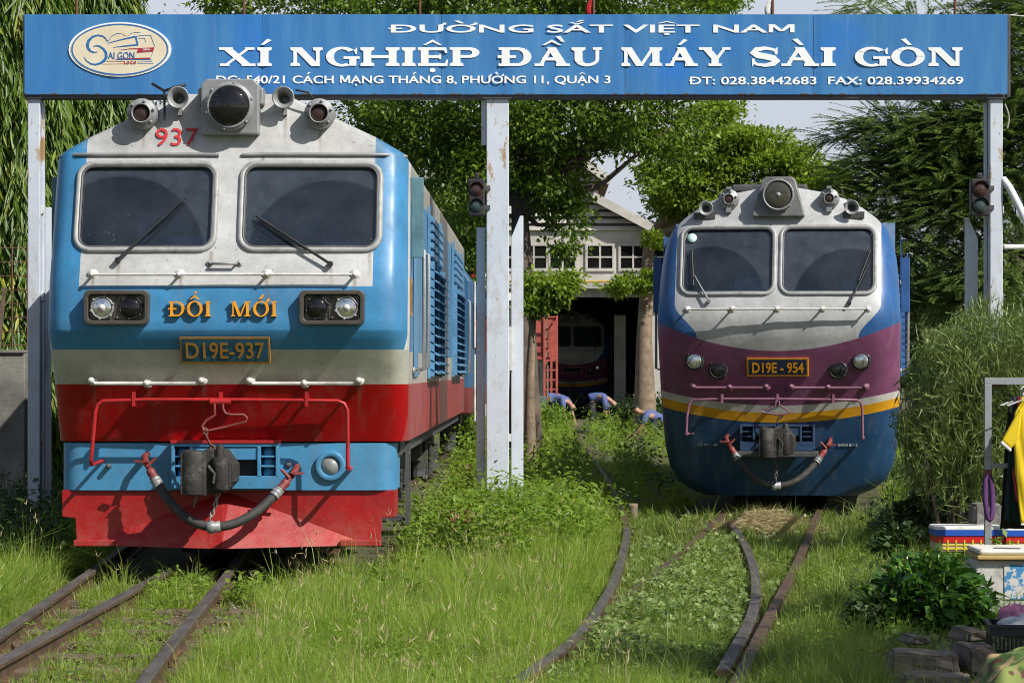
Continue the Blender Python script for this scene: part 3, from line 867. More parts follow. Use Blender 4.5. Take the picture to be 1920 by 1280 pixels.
M['seat'] = simple('seat vinyl', (.16, .2, .25), .6)
def cab_interior(root, sh):
    m = MB(); m.b2(-1.3, 1.3, 2.3, 2.34, 1.3, 3.3); m.b2(-1.3, 1.3, .6, 2.3, 1.5, 1.54)
    m.b2(-1.25, 1.25, .42, .85, 2.0, 2.36); m.b2(-.5, -.2, .6, .8, 2.36, 2.6); m.b2(.7, 1.0, .6, .8, 2.36, 2.56)
    o = m.build('cab_interior', M['cab_in'], root)
    m = MB()
    for xx in (-.6, .62): m.lathe((xx, 2.28, 2.2), (0, -1, 0), [(0, .62), (.03, .62), (.03, .57), (0, .57)], 32); m.lathe((xx, 2.28, 2.2), (0, -1, 0), [(0, .42), (.03, .42), (.03, .39), (0, .39)], 32); m.b2(-1.1, -.7, 2.25, 2.295, 2.2, 3.0); m.build('bulkhead_trim', M['grey_metal'], o)
    for xx in (-.65, .65):
        m = MB(); m.b2(xx - .24, xx + .24, 1.5, 1.62, 2.1, 2.85); m.b2(xx - .24, xx + .24, 1.3, 1.75, 2.0, 2.1); m.build('seat', M['seat'], o, bevel=.03)

def loco_left():
    sh = SHL
    root = empty('locomotive', (-2.41, 22.4, 0), 0, 'blue, white and red locomotive with gold lettering and a flat nose, passing the gate', 'locomotive', 'diesel locomotives')
    zs = [1.0, 1.12, 1.25, 1.447, 1.58, 1.713, 1.78, 1.85, 1.87, 1.95, 2.1, 2.2, 2.35, 2.495, 2.7, 2.9, 3.145, 3.2, 3.225, 3.25, 3.3, 3.38, 3.5, 3.6, 3.69, 3.72]
    holes = [(-1.155, -.115, 2.495, 3.145), (.115, 1.155, 2.495, 3.145)]
    pm = paint_left()
    loft_body(sh, zs, holes, 17.5, pm, root)
    cab_interior(root, sh)
    windscreen(sh, -1.17, -.10, 2.48, 3.16, root); windscreen(sh, .10, 1.17, 2.48, 3.16, root)
    m = MB()
    for a, b in ((-1.36, -.09), (.09, 1.36)):
        m.tube([sh.P(a + (b - a) * t / 8, 3.232 - .004 * (t in (0, 8)), .012) for t in range(9)], .016, 6)
    m.build('rain_gutter', M['grey_metal'], root)
    # forehead
    y = sh.y(0, 3.5)
    m = MB(); m.prism([(-.225, 3.385), (.225, 3.385), (.225, 3.77), (.185, 3.815), (-.185, 3.815), (-.225, 3.77)], y - .16, y + .3)
    m.b2(-.255, -.22, y - .1, y + .1, 3.62, 3.75); m.b2(.22, .255, y - .1, y + .1, 3.62, 3.75)
    hb = m.build('headlight_box', M['grey_metal'], root, bevel=.012)
    round_lamp(hb, 0, y - .16, 3.6, .165, .07, 'headlight', M['grey_metal'], M['lens_dark'], .42, .19)
    m = MB(); m.lathe((0, y - .2, 3.6), (0, -1, 0), [(0, .02), (.035, .015), (.04, .001)], 10); m.build('bulb', M['silver'], hb)
    for s in (-1, 1):
        horn(root, s * .41, sh.y(.41, 3.6) - .02, 3.675, 'grey_metal', 1.0)
        yy = sh.y(.69, 3.53)
        round_lamp(root, s * .69, yy + .05, 3.55, .072, .25, 'marker_lamp', M['grey_metal'], M['lens_brown'], .55, .118, n=24)
    m = MB(); m.tube([(-.62, .5, 3.79), (-.52, .46, 3.73), (-.42, .44, 3.76), (-.36, .5, 3.78)], .012, 6); m.tube([(-.52, .46, 3.73), (-.52, .48, 3.5)], .01, 6)
    m.tube([(.5, .5, 3.74), (.6, .48, 3.72), (.66, .5, 3.65), (.6, .52, 3.62)], .009, 6)
    m.build('horn_wiring', M['black'], root)
    tx = text('stencil_number', '937', .33, .145, M['stencil_red'], root, (-.59, 0, 0), .0, .003, None, 1.05)
    for v in tx.data.vertices: v.co.z += 3.305; v.co.y += sh.y(.4, v.co.z) - .008
    # stencil bridges
    m = MB()
    for i, xx in enumerate((-.535, -.42)): m.b2(xx - .006, xx + .006, sh.y(.4, 3.3) - .012, sh.y(.4, 3.45) + .02, 3.3, 3.46)
    # nose fittings
    wiper(sh, (-.83, 2.40), (-.36, 2.86), ((-.62, 2.62), (-.33, 2.89)), root); wiper(sh, (.80, 2.37), (.24, 2.73), ((.22, 2.745), (.62, 2.48)), root)
    rail_with_posts(sh, 'handrail', [(-1.03, 2.285), (-.35, 2.285), (.33, 2.285), (1.0, 2.285)], [(-1.02, 2.285), (-.35, 2.285), (.32, 2.285), (.99, 2.285)], .011, .10, 'silver', root, .045)
    m = MB(); m.tube([sh.P(-.11, 2.37, 0), sh.P(-.11, 2.37, .05), sh.P(.08, 2.37, .05), sh.P(.08, 2.37, 0)], .012, 6)
    for xx in (-.13, .1): m.lathe(sh.P(xx, 2.37, 0), (0, -1, 0), [(0, .025), (.012, .025), (.02, .01)], 8)
    m.build('step_handle', M['grey_metal'], root)
    for s in (-1, 1):
        x0, x1 = (.572, 1.07) if s > 0 else (-1.07, -.572)
        ym = sh.y(.8, 2.03)
        m = MB(); o = rrect(x0, x1, 1.9, 2.165, .045, 5); i_ = rrect(x0 + .035, x1 - .035, 1.935, 2.13, .03, 5)
        n = len(o); V = [(p[0], ym - .095, p[1]) for p in o] + [(p[0], ym - .095, p[1]) for p in i_] + [(p[0], ym + .06, p[1]) for p in o] + [(p[0], ym - .04, p[1]) for p in i_]
        F = [(k, (k + 1) % n, n + (k + 1) % n, n + k) for k in range(n)] + [(k, (k + 1) % n, 2 * n + (k + 1) % n, 2 * n + k) for k in range(n)] + [(n + k, n + (k + 1) % n, 3 * n + (k + 1) % n, 3 * n + k) for k in range(n)] + [tuple(range(3 * n, 4 * n))]
        m.add(V, F); lb = m.build('lamp_box', M['brown_metal'], root, bevel=.008)
        m = MB(); xc = (x0 + x1) / 2
        for k in range(12):
            xx = x0 + .05 + k * (x1 - x0 - .1) / 11
            m.b2(xx - .006, xx + .006, ym - .049, ym - .035, 1.945, 2.12)
        for (xx, zz) in ((xc, 1.955), (xc, 2.11)): m.lathe((xx, ym - .035, zz), (0, -1, 0), [(0, .012), (.022, .012), (.025, .001)], 8)
        m.build('back_plate', M['brown_metal'], lb)
        for k, xx in enumerate((xc - .112, xc + .112)):
            clear = (k == 0) if s < 0 else (k == 1)
            round_lamp(lb, xx, ym - .025, 2.032, .082, .05, 'headlight', M['grey_metal'] if clear else M['black'], M['lens_clear'] if clear else M['lens_dark'], .22 if clear else .5, .09)
            if clear:
                m = MB(); m.lathe((xx, ym - .075, 2.03), (0, -1, 0), [(0, .03), (.012, .028), (.02, .001)], 12); m.build('bulb', M['silver'], lb)
    st = serif_text('name_lettering', 'ĐỔI', .32, .115, M['gold'], root, (-.425, 0, 0), .22, .10, .09, .16, .6, .035, .8)
    st2 = serif_text('name_lettering', 'MỚI', .355, .115, M['gold'], root, (.045, 0, 0), .22, .10, .09, .16, .6, .035, .8)
    for o_ in (st, st2):
        for v in o_.data.vertices: v.co.z += 1.965; v.co.y += sh.y(.3, 2.02) - .012
    # number plate hangs on the crease
    y = -.012; m = MB(); m.b2(-.345, .345, y, y + .02, 1.607, 1.808); pl = m.build('number_plate', M['ochre'], root, bevel=.004)
    m = MB(); m.b2(-.33, .33, y - .004, y + .01, 1.622, 1.793); m.build('plate_field', M['plate_blue'], pl)
    text('plate_lettering', 'D19E-937', .60, .125, M['ochre'], pl, (-.30, y - .006, 1.645), .006, .008)
    m = MB()
    for s in (-1, 1): m.b2(s * .3 - .01, s * .3 + .01, y + .02, .2, 1.65, 1.7)
    pb_ = m.build('plate_bracket', M['darkgrey'], pl)
    for o_ in [pl] + list(pl.children):
        for v in o_.data.vertices: v.co.y += max(0, 1.81 - v.co.z) * .55 - .01
    for a, b in ((-1.05, -.20), (.17, 1.01)):
        mid = (a + b) / 2
        rail_with_posts(sh, 'grab_rail', [(a, 1.475), (a + .03, 1.452), (mid, 1.452), (b - .03, 1.452), (b, 1.475)], [(a, 1.475), (mid, 1.455), (b, 1.475)], .016, .1, 'silver', root, .04)
    # lifting rail loop, stands well forward
    yl = -.14
    pts = [(-1.02, .87), (-1.0, 1.08), (-.985, 1.25), (-.965, 1.305), (-.93, 1.33), (-.6, 1.34), (0, 1.34), (.6, 1.335), (.88, 1.33), (.93, 1.31), (.955, 1.26), (.957, 1.1), (.957, .82)]
    m = MB(); m.tube([(p[0], yl, p[1]) for p in pts], .015, 8)
    for xx in (-.69, -.02, .64):
        b = sh.P(xx, 1.36, -.01); m.tube([b, (xx, yl, 1.34)], .014, 6); m.b2(xx - .012, xx + .012, yl - .02, yl + .06, 1.29, 1.40)
        m.lathe(b, (0, -1, 0), [(0, .075), (.012, .075), (.014, .02)], 12)
    m.tube([(-.10, yl - .02, 1.325), (.06, yl - .02, 1.325)], .03, 8); m.tube([(-1.02, yl, .88), (-1.02, yl + .02, .84), (-.98, .2, .86)], .015, 6); m.tube([(.957, yl, .82), (.957, yl + .1, .80), (.957, .2, .80)], .02, 6)
    lr = m.build('lifting_rail', M['red'], root)
    m = MB(); yl2 = yl - .04
    m.tube([(0, yl2, 1.31), (.0, yl2, 1.27), (.02, yl2, 1.235), (.06, yl2, 1.225), (.16, yl2, 1.225), (.185, yl2, 1.205), (.18, yl2, 1.175), (.02, yl2, 1.13), (-.12, yl2, 1.1), (-.15, yl2, 1.105), (-.16, yl2, 1.14), (-.13, yl2, 1.18), (-.06, yl2, 1.225), (-.065, yl2, 1.31)], .012, 6)
    m.build('uncoupling_lever', M['valve'], lr)
    m = MB(); chain(m, [(-.14, yl2, 1.12), (-.115, yl2, 1.03), (-.07, yl2 + .01, .95)], .05, .008); m.build('lift_chain', M['rust'], lr)
    # buffer beam and plough
    sd = SH('light blue buffer beam paint'); sd.set(col=grime(sd, (.065, .27, .5), .72, .25), rough=.42); sd.bump(sd.noise(2, 3), .3, .04)
    beam = MB(); prof = []
    n = 7
    for i in range(n): a = R(90 * i / (n - 1)); prof.append((1.31 - .16 + .16 * math.sin(a), .2 + .16 - .16 * math.cos(a)))
    plan = [(-1.31, .9)] + [(-p[0], p[1]) for p in reversed(prof)] + prof + [(1.31, .9)]
    V = [(p[0], p[1], z) for z in (.63, .998) for p in plan]; k = len(plan)
    beam.smooth = True; beam.add(V, [(i, i + 1, k + i + 1, k + i) for i in range(k - 1)]); beam.smooth = False
    beam.add(V, [tuple(range(k)), tuple(range(k, 2 * k))])
    bo = beam.build('buffer_beam', sd.m, root)
    m = MB(); m.lathe((.80, .2, .82), (0, -1, 0), [(-.03, .075), (.03, .075), (.035, .08), (.035, .11), (.03, .118), (-.02, .118)], 28); rg = m.build('socket_ring', sd.m, bo)
    m = MB(); m.lathe((.80, .185, .82), (0, -1, 0), [(0, .076), (.005, .076), (.006, .001)], 24); m.build('socket_cover', M['grey_metal'], rg)
    m = MB(); m.lathe((.47, .2, .83), (0, -1, 0), [(0, .028), (.012, .028), (.012, .001)], 12); m.lathe((-.93, .2, .82), (0, -1, 0), [(0, .02), (.06, .02), (.07, .012), (.07, .001)], 10); m.build('socket_plug', M['darkgrey'], bo)
    dr_ = draft_frame(root, -.43, .41, .645, 1.0, .07, .2, sd.m, M['red'])
    cp_ = coupler(root, -.1, .615, .965, .12, -.48)
    rp = SH('red plough paint'); rc = grime(rp, (.36, .003, .006), .65, .08)
    low = rp.math('MULTIPLY', rp.ramp(rp.xyz()[2], .2, .6, .6, 0), rp.ramp(rp.noise(5, 8, rough=.75), .38, .6)); rc = rp.mix(low, rc, (.33, .085, .07))
    soil = rp.ramp(rp.noise(7, 7, rough=.75), .6, .7); rc = rp.mix(rp.math('MULTIPLY', soil, rp.ramp(rp.xyz()[2], .2, .5, 1, 0)), rc, (.17, .13, .1))
    rp.set(col=rc, rough=.45); rp.bump(rp.noise(4, 5), .25, .03)
    m = MB(); m.prism([(-1.305, .42), (-1.20, .41), (-1.19, .21), (1.19, .21), (1.20, .41), (1.305, .42), (1.305, .628), (-1.305, .628)], .23, .26)
    m.b2(-1.305, -1.275, .26, .7, .42, .628); m.b2(1.275, 1.305, .26, .7, .42, .628)
    pw = m.build('plough', rp.m, root, bevel=.006)
    m = MB(); A = (-.02, .195, .60); T = (-.02, -.16, .19)
    m.add([(-.05, .228, .61), (.01, .228, .61), (-1.12, .228, .2), (1.10, .228, .2), (-.02, -.1, .19)], [(0, 2, 4), (0, 4, 1), (1, 4, 3), (0, 1, 3, 2), (2, 3, 4)])
    m.build('plough_blade', rp.m, pw)
    for xa in (-1.2, .88):
        m = MB(); m.b2(xa, xa + .32, .13, .225, .195, .245); m.build('plough_step', rp.m, pw, bevel=.008)
    h = hose(sh, (-.545, .74), (.44, .66), (-.11, .37), root, -.06, -.08, -.28)
    m = MB(); chain(m, [(-.02, -.3, .64), (-.05, -.29, .52), (-.09, -.29, .42), (-.11, -.29, .36)], .045, .007); chain(m, [(-.20, -.2, .62), (-.22, -.2, .52)], .03, .004); m.build('hose_chain', M['grey_metal'], h)
    for o_ in (lr, bo, cp_, dr_, pw, h): o_.location = (-.03, .33, -.012)
    # flanks and running gear
    sl_ = simple('blue slat paint', (.10, .26, .44), .45, 0, .3, 6)
    side_kit(sh, root, 17.5, sl_, 1.383, simple('blue door paint', (.10, .25, .42), .45, 0, .25, 3))
    tl_ = simple('faded teal paint', (.09, .2, .25), .5, 0, .4, 7)
    for xa in (1.38, -1.48):
        m = MB(); m.b2(xa, xa + .1, .95, 1.0, 2.45, 3.09); m.build('mirror_flap', tl_, root, bevel=.006)
    m = MB(); m.b2(1.384, 1.392, .75, .95, 1.98, 2.28); sp = m.build('side_plate', M['ochre'], root, bevel=.002)
    m = MB(); m.b2(1.392, 1.395, .78, .92, 2.02, 2.24); m.build('plate_field', M['rust'], sp)
    m = MB(); m.b2(-1.3, 1.3, .9, 17.3, .88, 1.0); m.b2(-.95, .95, 6.9, 10.6, .3, .9); m.b2(-1.0, 1.0, 1.2, 1.3, .3, .9); m.build('underframe', M['darkgrey'], root)
    for s in (-1, 1):
        m = MB()
        for z in (.35, .62, .88): m.b2(s * 1.22 - .12, s * 1.22 + .12, 1.35, 1.75, z - .012, z + .012)
        m.b2(s * 1.33 - .012, s * 1.33 + .012, 1.33, 1.37, .3, 1.0); m.b2(s * 1.33 - .012, s * 1.33 + .012, 1.73, 1.77, .3, 1.0)
        m.build('cab_step', M['darkgrey'], root)
    bogie(root, 4.2); bogie(root, 13.3)
    m = MB()
    for yy in (3.0, 6.0, 9.0, 12.5): m.b2(-.5, .5, yy, yy + 1.4, 3.715, 3.85)
    m.build('roof_hatch', M['grey_metal'], root, bevel=.03)
    return root
M['brown_metal'] = simple('bronze brown enamel', (.12, .105, .09), .35, .5, .3, 9)

M['box_grey'] = simple('worn grey box paint', (.17, .17, .175), .5, .1, .3, 7, .1, (.09, .09, .09))
def loco_right():
    sh = SHR
    root = empty('locomotive', (2.63, 32.6, 0), -R(7), 'rounded blue, purple and white locomotive with a yellow stripe beside the wispy shrub', 'locomotive', 'diesel locomotives')
    zs = [.13, .2, .3, .45, .7, .95, 1.2, 1.45, 1.7, 1.9, 2.1, 2.25, 2.425, 2.6, 2.8, 3.0, 3.08, 3.155, 3.2, 3.28, 3.34, 3.4, 3.45, 3.5, 3.54, 3.57, 3.6, 3.62]
    holes = [(-1.065, -.052, 2.425, 3.155), (.052, 1.065, 2.425, 3.155)]
    loft_body(sh, zs, holes, 16.0, paint_right(), root)
    cab_interior(root, sh)
    windscreen(sh, -1.085, -.035, 2.41, 3.17, root, .024); windscreen(sh, .035, 1.085, 2.41, 3.17, root, .024)
    # headlight housing
    yb = sh.y(0, 3.3)
    m = MB(); V = [(-.30, yb - .13, 3.285), (.30, yb - .13, 3.285), (.19, yb - .08, 3.70), (.15, yb - .08, 3.735), (-.15, yb - .08, 3.735), (-.19, yb - .08, 3.70)]
    V2 = [(p[0] * .95, yb + .75, p[2]) for p in V]
    m.add(V + V2, [tuple(range(6)), tuple(range(11, 5, -1))] + [(i, (i + 1) % 6, (i + 1) % 6 + 6, i + 6) for i in range(6)])
    hb = m.build('headlight_box', M['box_grey'], root, bevel=.015)
    round_lamp(hb, 0, yb - .06, 3.525, .168, .13, 'headlight', M['grey_metal'], M['lens_amber'], .25, .18)
    m = MB(); m.lathe((0, yb - .15, 3.525), (0, -1, 0), [(0, .055), (.03, .05), (.035, .03), (.05, .03), (.055, .001)], 14); m.build('bulb', M['grey_metal'], hb)
    for s in (-1, 1):
        x, z = s * .565, 3.49; yy = sh.y(.565, 3.42)
        round_lamp(root, x, yy + .03, z, .055, .15, 'marker_lamp', M['grey_metal'], M['lens_brown'], .55, .115, n=22)
        m = MB(); m.b2(x - .03, x + .03, yy - .1, yy - .03, z - .15, z - .1); m.b2(x - .025, x + .025, yy - .12, yy + .02, z + .11, z + .14); m.build('lamp_latch', M['grey_metal'], root)
        horn(root, s * .82, sh.y(.82, 3.33) - .0, 3.385, 'grey_metal', .95)
        m = MB(); m.b2(s * .84 - .12, s * .84 + .12, sh.y(.82, 3.3) - .04, sh.y(.82, 3.3) + .22, 3.27, 3.34); m.build('horn_bracket', M['darkgrey'], root)
    m = MB(); m.tube([(.71, .6, 3.5), (.71, .6, 3.6), (.73, .6, 3.56)], .01, 6); m.tube([(-.8, .62, 3.6), (-.7, .62, 3.58), (-.66, .62, 3.46)], .008, 6); m.build('horn_wiring', M['black'], root)
    wiper(sh, (-.76, 2.33), (-.93, 2.62), ((-.97, 2.9), (-.94, 2.5)), root, 'grey_metal'); wiper(sh, (.80, 2.30), (1.02, 2.75), ((1.03, 2.9), (.9, 2.55)), root)
    rail_with_posts(sh, 'handrail', [(-1.02 + .255 * k, 2.235 - .01 * (k in (0, 8)) * 0) for k in range(9)], [(-1.0, 2.235), (-.5, 2.235), (0, 2.235), (.5, 2.235), (1.0, 2.235)], .012, .12, 'silver', root, .04)
    y = sh.y(.2, 1.6) - .02
    m = MB(); m.b2(-.345, .345, y, y + .03, 1.488, 1.692); pl = m.build('number_plate', M['gold'], root, bevel=.003)
    m = MB(); m.b2(-.325, .325, y - .004, y + .01, 1.505, 1.675); m.build('plate_field', M['plate_blue_dark'], pl)
    text('plate_lettering', 'D19E - 954', .575, .115, M['gold'], pl, (-.285, y - .006, 1.53), .022, .006)
    for o_ in [pl] + list(pl.children):
        for v in o_.data.vertices: v.co.y += (1.6 - v.co.z) * .45
    for s in (-1, 1):
        for (x, z, clear) in ((.93, 1.665, True), (.668, 1.562, False)):
            yy = sh.y(x, z)
            round_lamp(root, s * x, yy + .04, z, .09, .075, 'headlight', M['black'], M['lens_clear'] if clear else M['lens_dark'], .25, .11)
        a, b = (.15, .97) if s > 0 else (-.95, -.13)
        rail_with_posts(sh, 'grab_rail', [(a, 1.375), (a + .04, 1.36), (b - .04, 1.36), (b, 1.375)], [(a, 1.375), ((a + b) / 2, 1.37), (b, 1.375)], .017, .1, 'purple_rail', root, .05)
    yl = -.10
    pts = [(-1.03, .83), (-1.02, 1.05), (-.99, 1.19), (-.95, 1.225), (-.6, 1.235), (0, 1.235), (.6, 1.23), (.88, 1.225), (.925, 1.195), (.94, 1.1), (.945, .79)]
    m = MB(); m.tube([(p[0], yl + .12 * (abs(p[0]) > .9), p[1]) for p in pts], .015, 8)
    for xx in (-.62, 0, .62):
        b = sh.P(xx, 1.28, -.01); m.tube([b, (xx, yl, 1.235)], .014, 6); m.b2(xx - .012, xx + .012, yl - .02, yl + .06, 1.19, 1.29)
    m.tube([(-1.03, yl + .12, .84), (-.97, .3, .84)], .018, 6); m.tube([(.945, yl + .12, .80), (.945, .3, .80)], .022, 6)
    lr = m.build('lifting_rail', M['purple_rail'], root)
    m = MB(); y2 = yl - .03; m.tube([(.02, y2, 1.22), (.02, y2, 1.17), (.13, y2, 1.1), (.12, y2, 1.075), (0, y2, 1.06), (-.17, y2, 1.085), (-.17, y2, 1.12), (-.08, y2, 1.13), (-.02, y2, 1.16), (-.02, y2, 1.22)], .011, 6); m.build('uncoupling_lever', M['purple_rail'], lr)
    m = MB(); chain(m, [(.05, y2, 1.06), (.0, y2, 1.0), (-.01, y2, .93)], .05, .008); m.build('lift_chain', M['black'], lr)
    navy = simple('navy pocket paint', (.02, .055, .13), .5, 0, .4, 8, .1, (.02, .02, .025))
    dr_ = draft_frame(root, -.43, .41, .655, .95, .05, .22, navy)
    m = MB(); m.b2(-.47, .45, -.03, .3, .585, .65); cc_ = m.build('coupler_carrier', M['darkgrey'], root, bevel=.01)
    cp_ = coupler(root, 0, .585, .93, .1, -.45, True)
    h = hose(sh, (-.49, .63), (.48, .6), (-.03, .27), root, .0, .0, -.15)
    m = MB(); chain(m, [(-.03, -.25, .56), (-.01, -.22, .42), (-.03, -.2, .3)], .06, .01); m.build('hose_chain', M['darkgrey'], h)
    for o_ in (lr, dr_, cc_, cp_, h): o_.location = (0, .27, 0)
    for (b, x) in (('LỒ XO - BR', -.92), ('GIẢM B/XE', .66)):
        t = text('stencil_lettering', b, .22, .028, M['silver'], root, (x, 0, 0), .01, .003)
        for v in t.data.vertices: v.co.z += .70; v.co.y += sh.y(v.co.x, v.co.z) - .006
    m = MB(); m.b2(-1.3, 1.3, 1.2, 15.8, .88, 1.0); m.b2(-.95, .95, 6.9, 10.0, .3, .9); m.build('underframe', M['darkgrey'], root)
    bogie(root, 4.2); bogie(root, 12.3)
    side_kit(sh, root, 16.0, simple('blue louvre paint', (.05, .14, .32), .45, 0, .3, 6), 1.36, simple('blue cab door paint', (.035, .11, .28), .45, 0, .3, 3))
    fl = simple('blue flap paint', (.03, .1, .28), .5, 0, .3, 5)
    for s in (-1, 1):
        m = MB(); m.b2(min(s * 1.37, s * 1.47), max(s * 1.37, s * 1.47), 1.1, 1.14, 2.22, 2.84); m.tube([(s * 1.44, 1.12, 2.84), (s * 1.44, 1.12, 2.9)], .01, 6); m.tube([(s * 1.36, 1.12, 2.3), (s * 1.45, 1.12, 2.2)], .012, 6)
        m.build('mirror_flap', fl, root, bevel=.006)
    m = MB(); m.b2(-.55, .3, .9, 3.2, 3.6, 3.68); m.b2(-.5, .5, 6, 8, 3.6, 3.75); m.build('roof_hatch', M['darkgrey'], root, bevel=.02)
    m = MB(); m.lathe((0, 0, 0), (0, -1, 0), [(0, .055), (.002, .055), (.002, .001)], 20)
    stk = m.build('window_sticker', simple('pale green sticker', (.5, .68, .66), .6, 0, .1), root); stk.location = sh.P(-.975, 3.05, .004); stk.rotation_euler = (-R(23), 0, 0)
    return root
M['lens_amber'] = lens('yellowed lamp glass', (.06, .057, .045), .08)
# ------------------------------------------------------------------ ground and tracks
def wav(x, y, s, seed):
    r = np.random.default_rng(seed); o = 0
    for k in range(6):
        a = r.uniform(0, 6.28); f = s * r.uniform(.6, 2.2); o = o + np.sin((x * math.cos(a) + y * math.sin(a)) * f + r.uniform(0, 6.28))
    return o / 6
def gz(x, y):
    x = np.asarray(x, float); y = np.asarray(y, float)
    near = np.clip((70 - y) / 20, 0, 1) * np.clip((16 - np.abs(x)) / 4, 0, 1)
    z = -.125 + near * (.03 * wav(x, y, 2.2, 1) + .02 * wav(x, y, 7, 2))
    z = z + near * .16 * np.exp(-((x + .35) / .7) ** 2 - ((y - 26) / 2.6) ** 2)
    z = z + near * .10 * np.clip((x - 3.2) / 1.5, 0, 1) * np.clip((24 - y) / 6, 0, 1)
    return z

def ground():
    xs = np.concatenate([[-900, -300, -100, -40, -20], np.linspace(-12, 12, 121), [20, 40, 100, 300, 900]])
    ys = np.concatenate([[-60, -10, 4], np.linspace(11, 60, 200), [66, 75, 90, 120, 180, 400, 1000, 2200]])
    X, Y = np.meshgrid(xs, ys); Z = gz(X, Y)
    V = np.stack([X, Y, Z], -1).reshape(-1, 3); nx = len(xs); i = np.arange(len(ys) - 1)[:, None] * nx + np.arange(nx - 1)[None]
    i = i.ravel(); Q = np.stack([i, i + 1, i + nx + 1, i + nx], 1)
    s = SH('earth with thin turf'); n1 = s.noise(.8, 8, rough=.7); n2 = s.noise(9, 8, rough=.75)
    c = s.mix(s.ramp(n1, .38, .62), (.075, .07, .032), (.055, .085, .02)); c = s.mix(s.ramp(n2, .45, .7), c, (.12, .09, .055))
    c = s.mix(s.ramp(s.noise(45, 5), .58, .66), c, (.2, .17, .13))
    s.set(col=c, rough=.95); s.bump(n2, .6, .05)
    tag(np_mesh('ground', V, Q, s.m, smooth=True), kind='structure')
ground()

RAILS = {
 'A': [(10, -2.75), (14, -2.98), (17.4, -3.2), (22.4, -3.47), (25.8, -3.67), (30, -3.98), (36, -4.5), (46, -5.6)],
 'C': [(10, -1.72), (14, -1.95), (17.4, -2.14), (22.4, -2.39), (25.8, -2.6), (30, -2.9), (36, -3.43), (46, -4.5)],
 'B': [(10, -2.9), (60, -2.9)], 'D': [(10, -1.84), (60, -1.84)],
 'E': [(14.75, -.14), (16.1, .08), (17.95, .29), (21.6, .54), (25.4, .72), (28.9, .86), (34.1, .95), (41.6, 1.0), (55, .98), (130, .77)],
 'F': [(18.9, .37), (19.6, .46), (22.5, .83), (25.4, 1.19), (28, 1.49), (31, 1.83), (40, 2.9), (52, 4.35)],
 'G': [(15.3, .95), (17.95, 1.27), (19.2, 1.4), (20.3, 1.49), (22, 1.62), (24.7, 1.77), (28, 1.9), (31, 1.99), (34.1, 2.02), (41.6, 2.06), (55, 2.04), (130, 1.83)],
 'H': [(13, .77), (14.7, .97), (17, 1.24), (19.16, 1.5), (23.4, 2.02), (27, 2.44), (31.6, 2.96), (40, 3.97), (52, 5.42)]}
RLAB = {'A': 'rusty outermost left rail curving away to the left of the red plough', 'B': 'rusty straight rail under the left wheels of the flat-nosed locomotive',
        'C': 'rusty rail crossing between the wheels of the flat-nosed locomotive, jointed near the bottom edge', 'D': 'half-buried rail under the right wheels of the flat-nosed locomotive, lost in grass',
        'E': 'long dark rail curving around the bright grass towards the shed', 'F': 'straight rail that branches off the curved rail through the ground ivy',
        'G': 'bent rusty switch rail to the right of the ground ivy', 'H': 'dark rail furthest right, running under the right side of the rounded locomotive'}
def rx(k, y):
    p = RAILS[k]; return np.interp(y, [a for a, b in p], [b for a, b in p], left=np.nan, right=np.nan)
def smooth_path(p, step=.5):
    ys = [a for a, b in p]; out = []
    y = ys[0]
    while y < ys[-1]:
        out.append(y); y += step if y < 50 else 4
    out.append(ys[-1])
    xs = np.interp(out, ys, [b for a, b in p])
    k = np.ones(5) / 5
    if len(p) > 2 and len(xs) > 12: xs[2:-2] = np.convolve(xs, k, 'valid')
    return list(zip(xs, out))
def rail_material():
    s = SH('rusty rail steel'); z = s.xyz()[2]
    side = s.mix(s.ramp(s.noise(9, 7), .4, .65), (.12, .068, .042), (.06, .038, .028))
    top = s.mix(s.ramp(s.noise(14, 6, (1, .15, 1)), .4, .65), (.115, .10, .095), (.06, .05, .047))
    c = s.mix(s.math('GREATER_THAN', z, -.012), side, top)
    s.set(col=c, rough=.62, metal=.15); s.bump(s.noise(30, 5), .3, .01); return s.m
railm = rail_material()
prof = [(-.032, 0), (.032, 0), (.035, -.006), (.035, -.03), (.01, -.042), (.009, -.10), (.055, -.115), (.055, -.128), (-.055, -.128), (-.055, -.115), (-.009, -.10), (-.01, -.042), (-.035, -.03), (-.035, -.006)]
for k in RAILS:
    path = smooth_path(RAILS[k]); mb = MB(); vs = []; n = len(prof)
    for i, (x, y) in enumerate(path):
        a = path[max(i - 1, 0)]; b = path[min(i + 1, len(path) - 1)]; d = Vector((b[0] - a[0], b[1] - a[1])).normalized()
        dz = {'D': -.055, 'F': -.04, 'H': -.035, 'E': -.01}.get(k, 0)
        for (u, z) in prof: vs.append((x + d.y * u, y - d.x * u, z + dz - (.003 if k in 'GF' else 0) - {'E': .05, 'G': .15}.get(k, 0) * min(1, max(0, (y - 29) / 6))))
    mb.add(vs, [(i * n + j, i * n + (j + 1) % n, (i + 1) * n + (j + 1) % n, (i + 1) * n + j) for i in range(len(path) - 1) for j in range(n)])
    mb.add(vs[:n], [tuple(range(n))]); mb.add(vs[-n:], [tuple(range(n))])
    tag(mb.build('rail', railm), RLAB[k], 'rail', 'rails of the yard tracks')
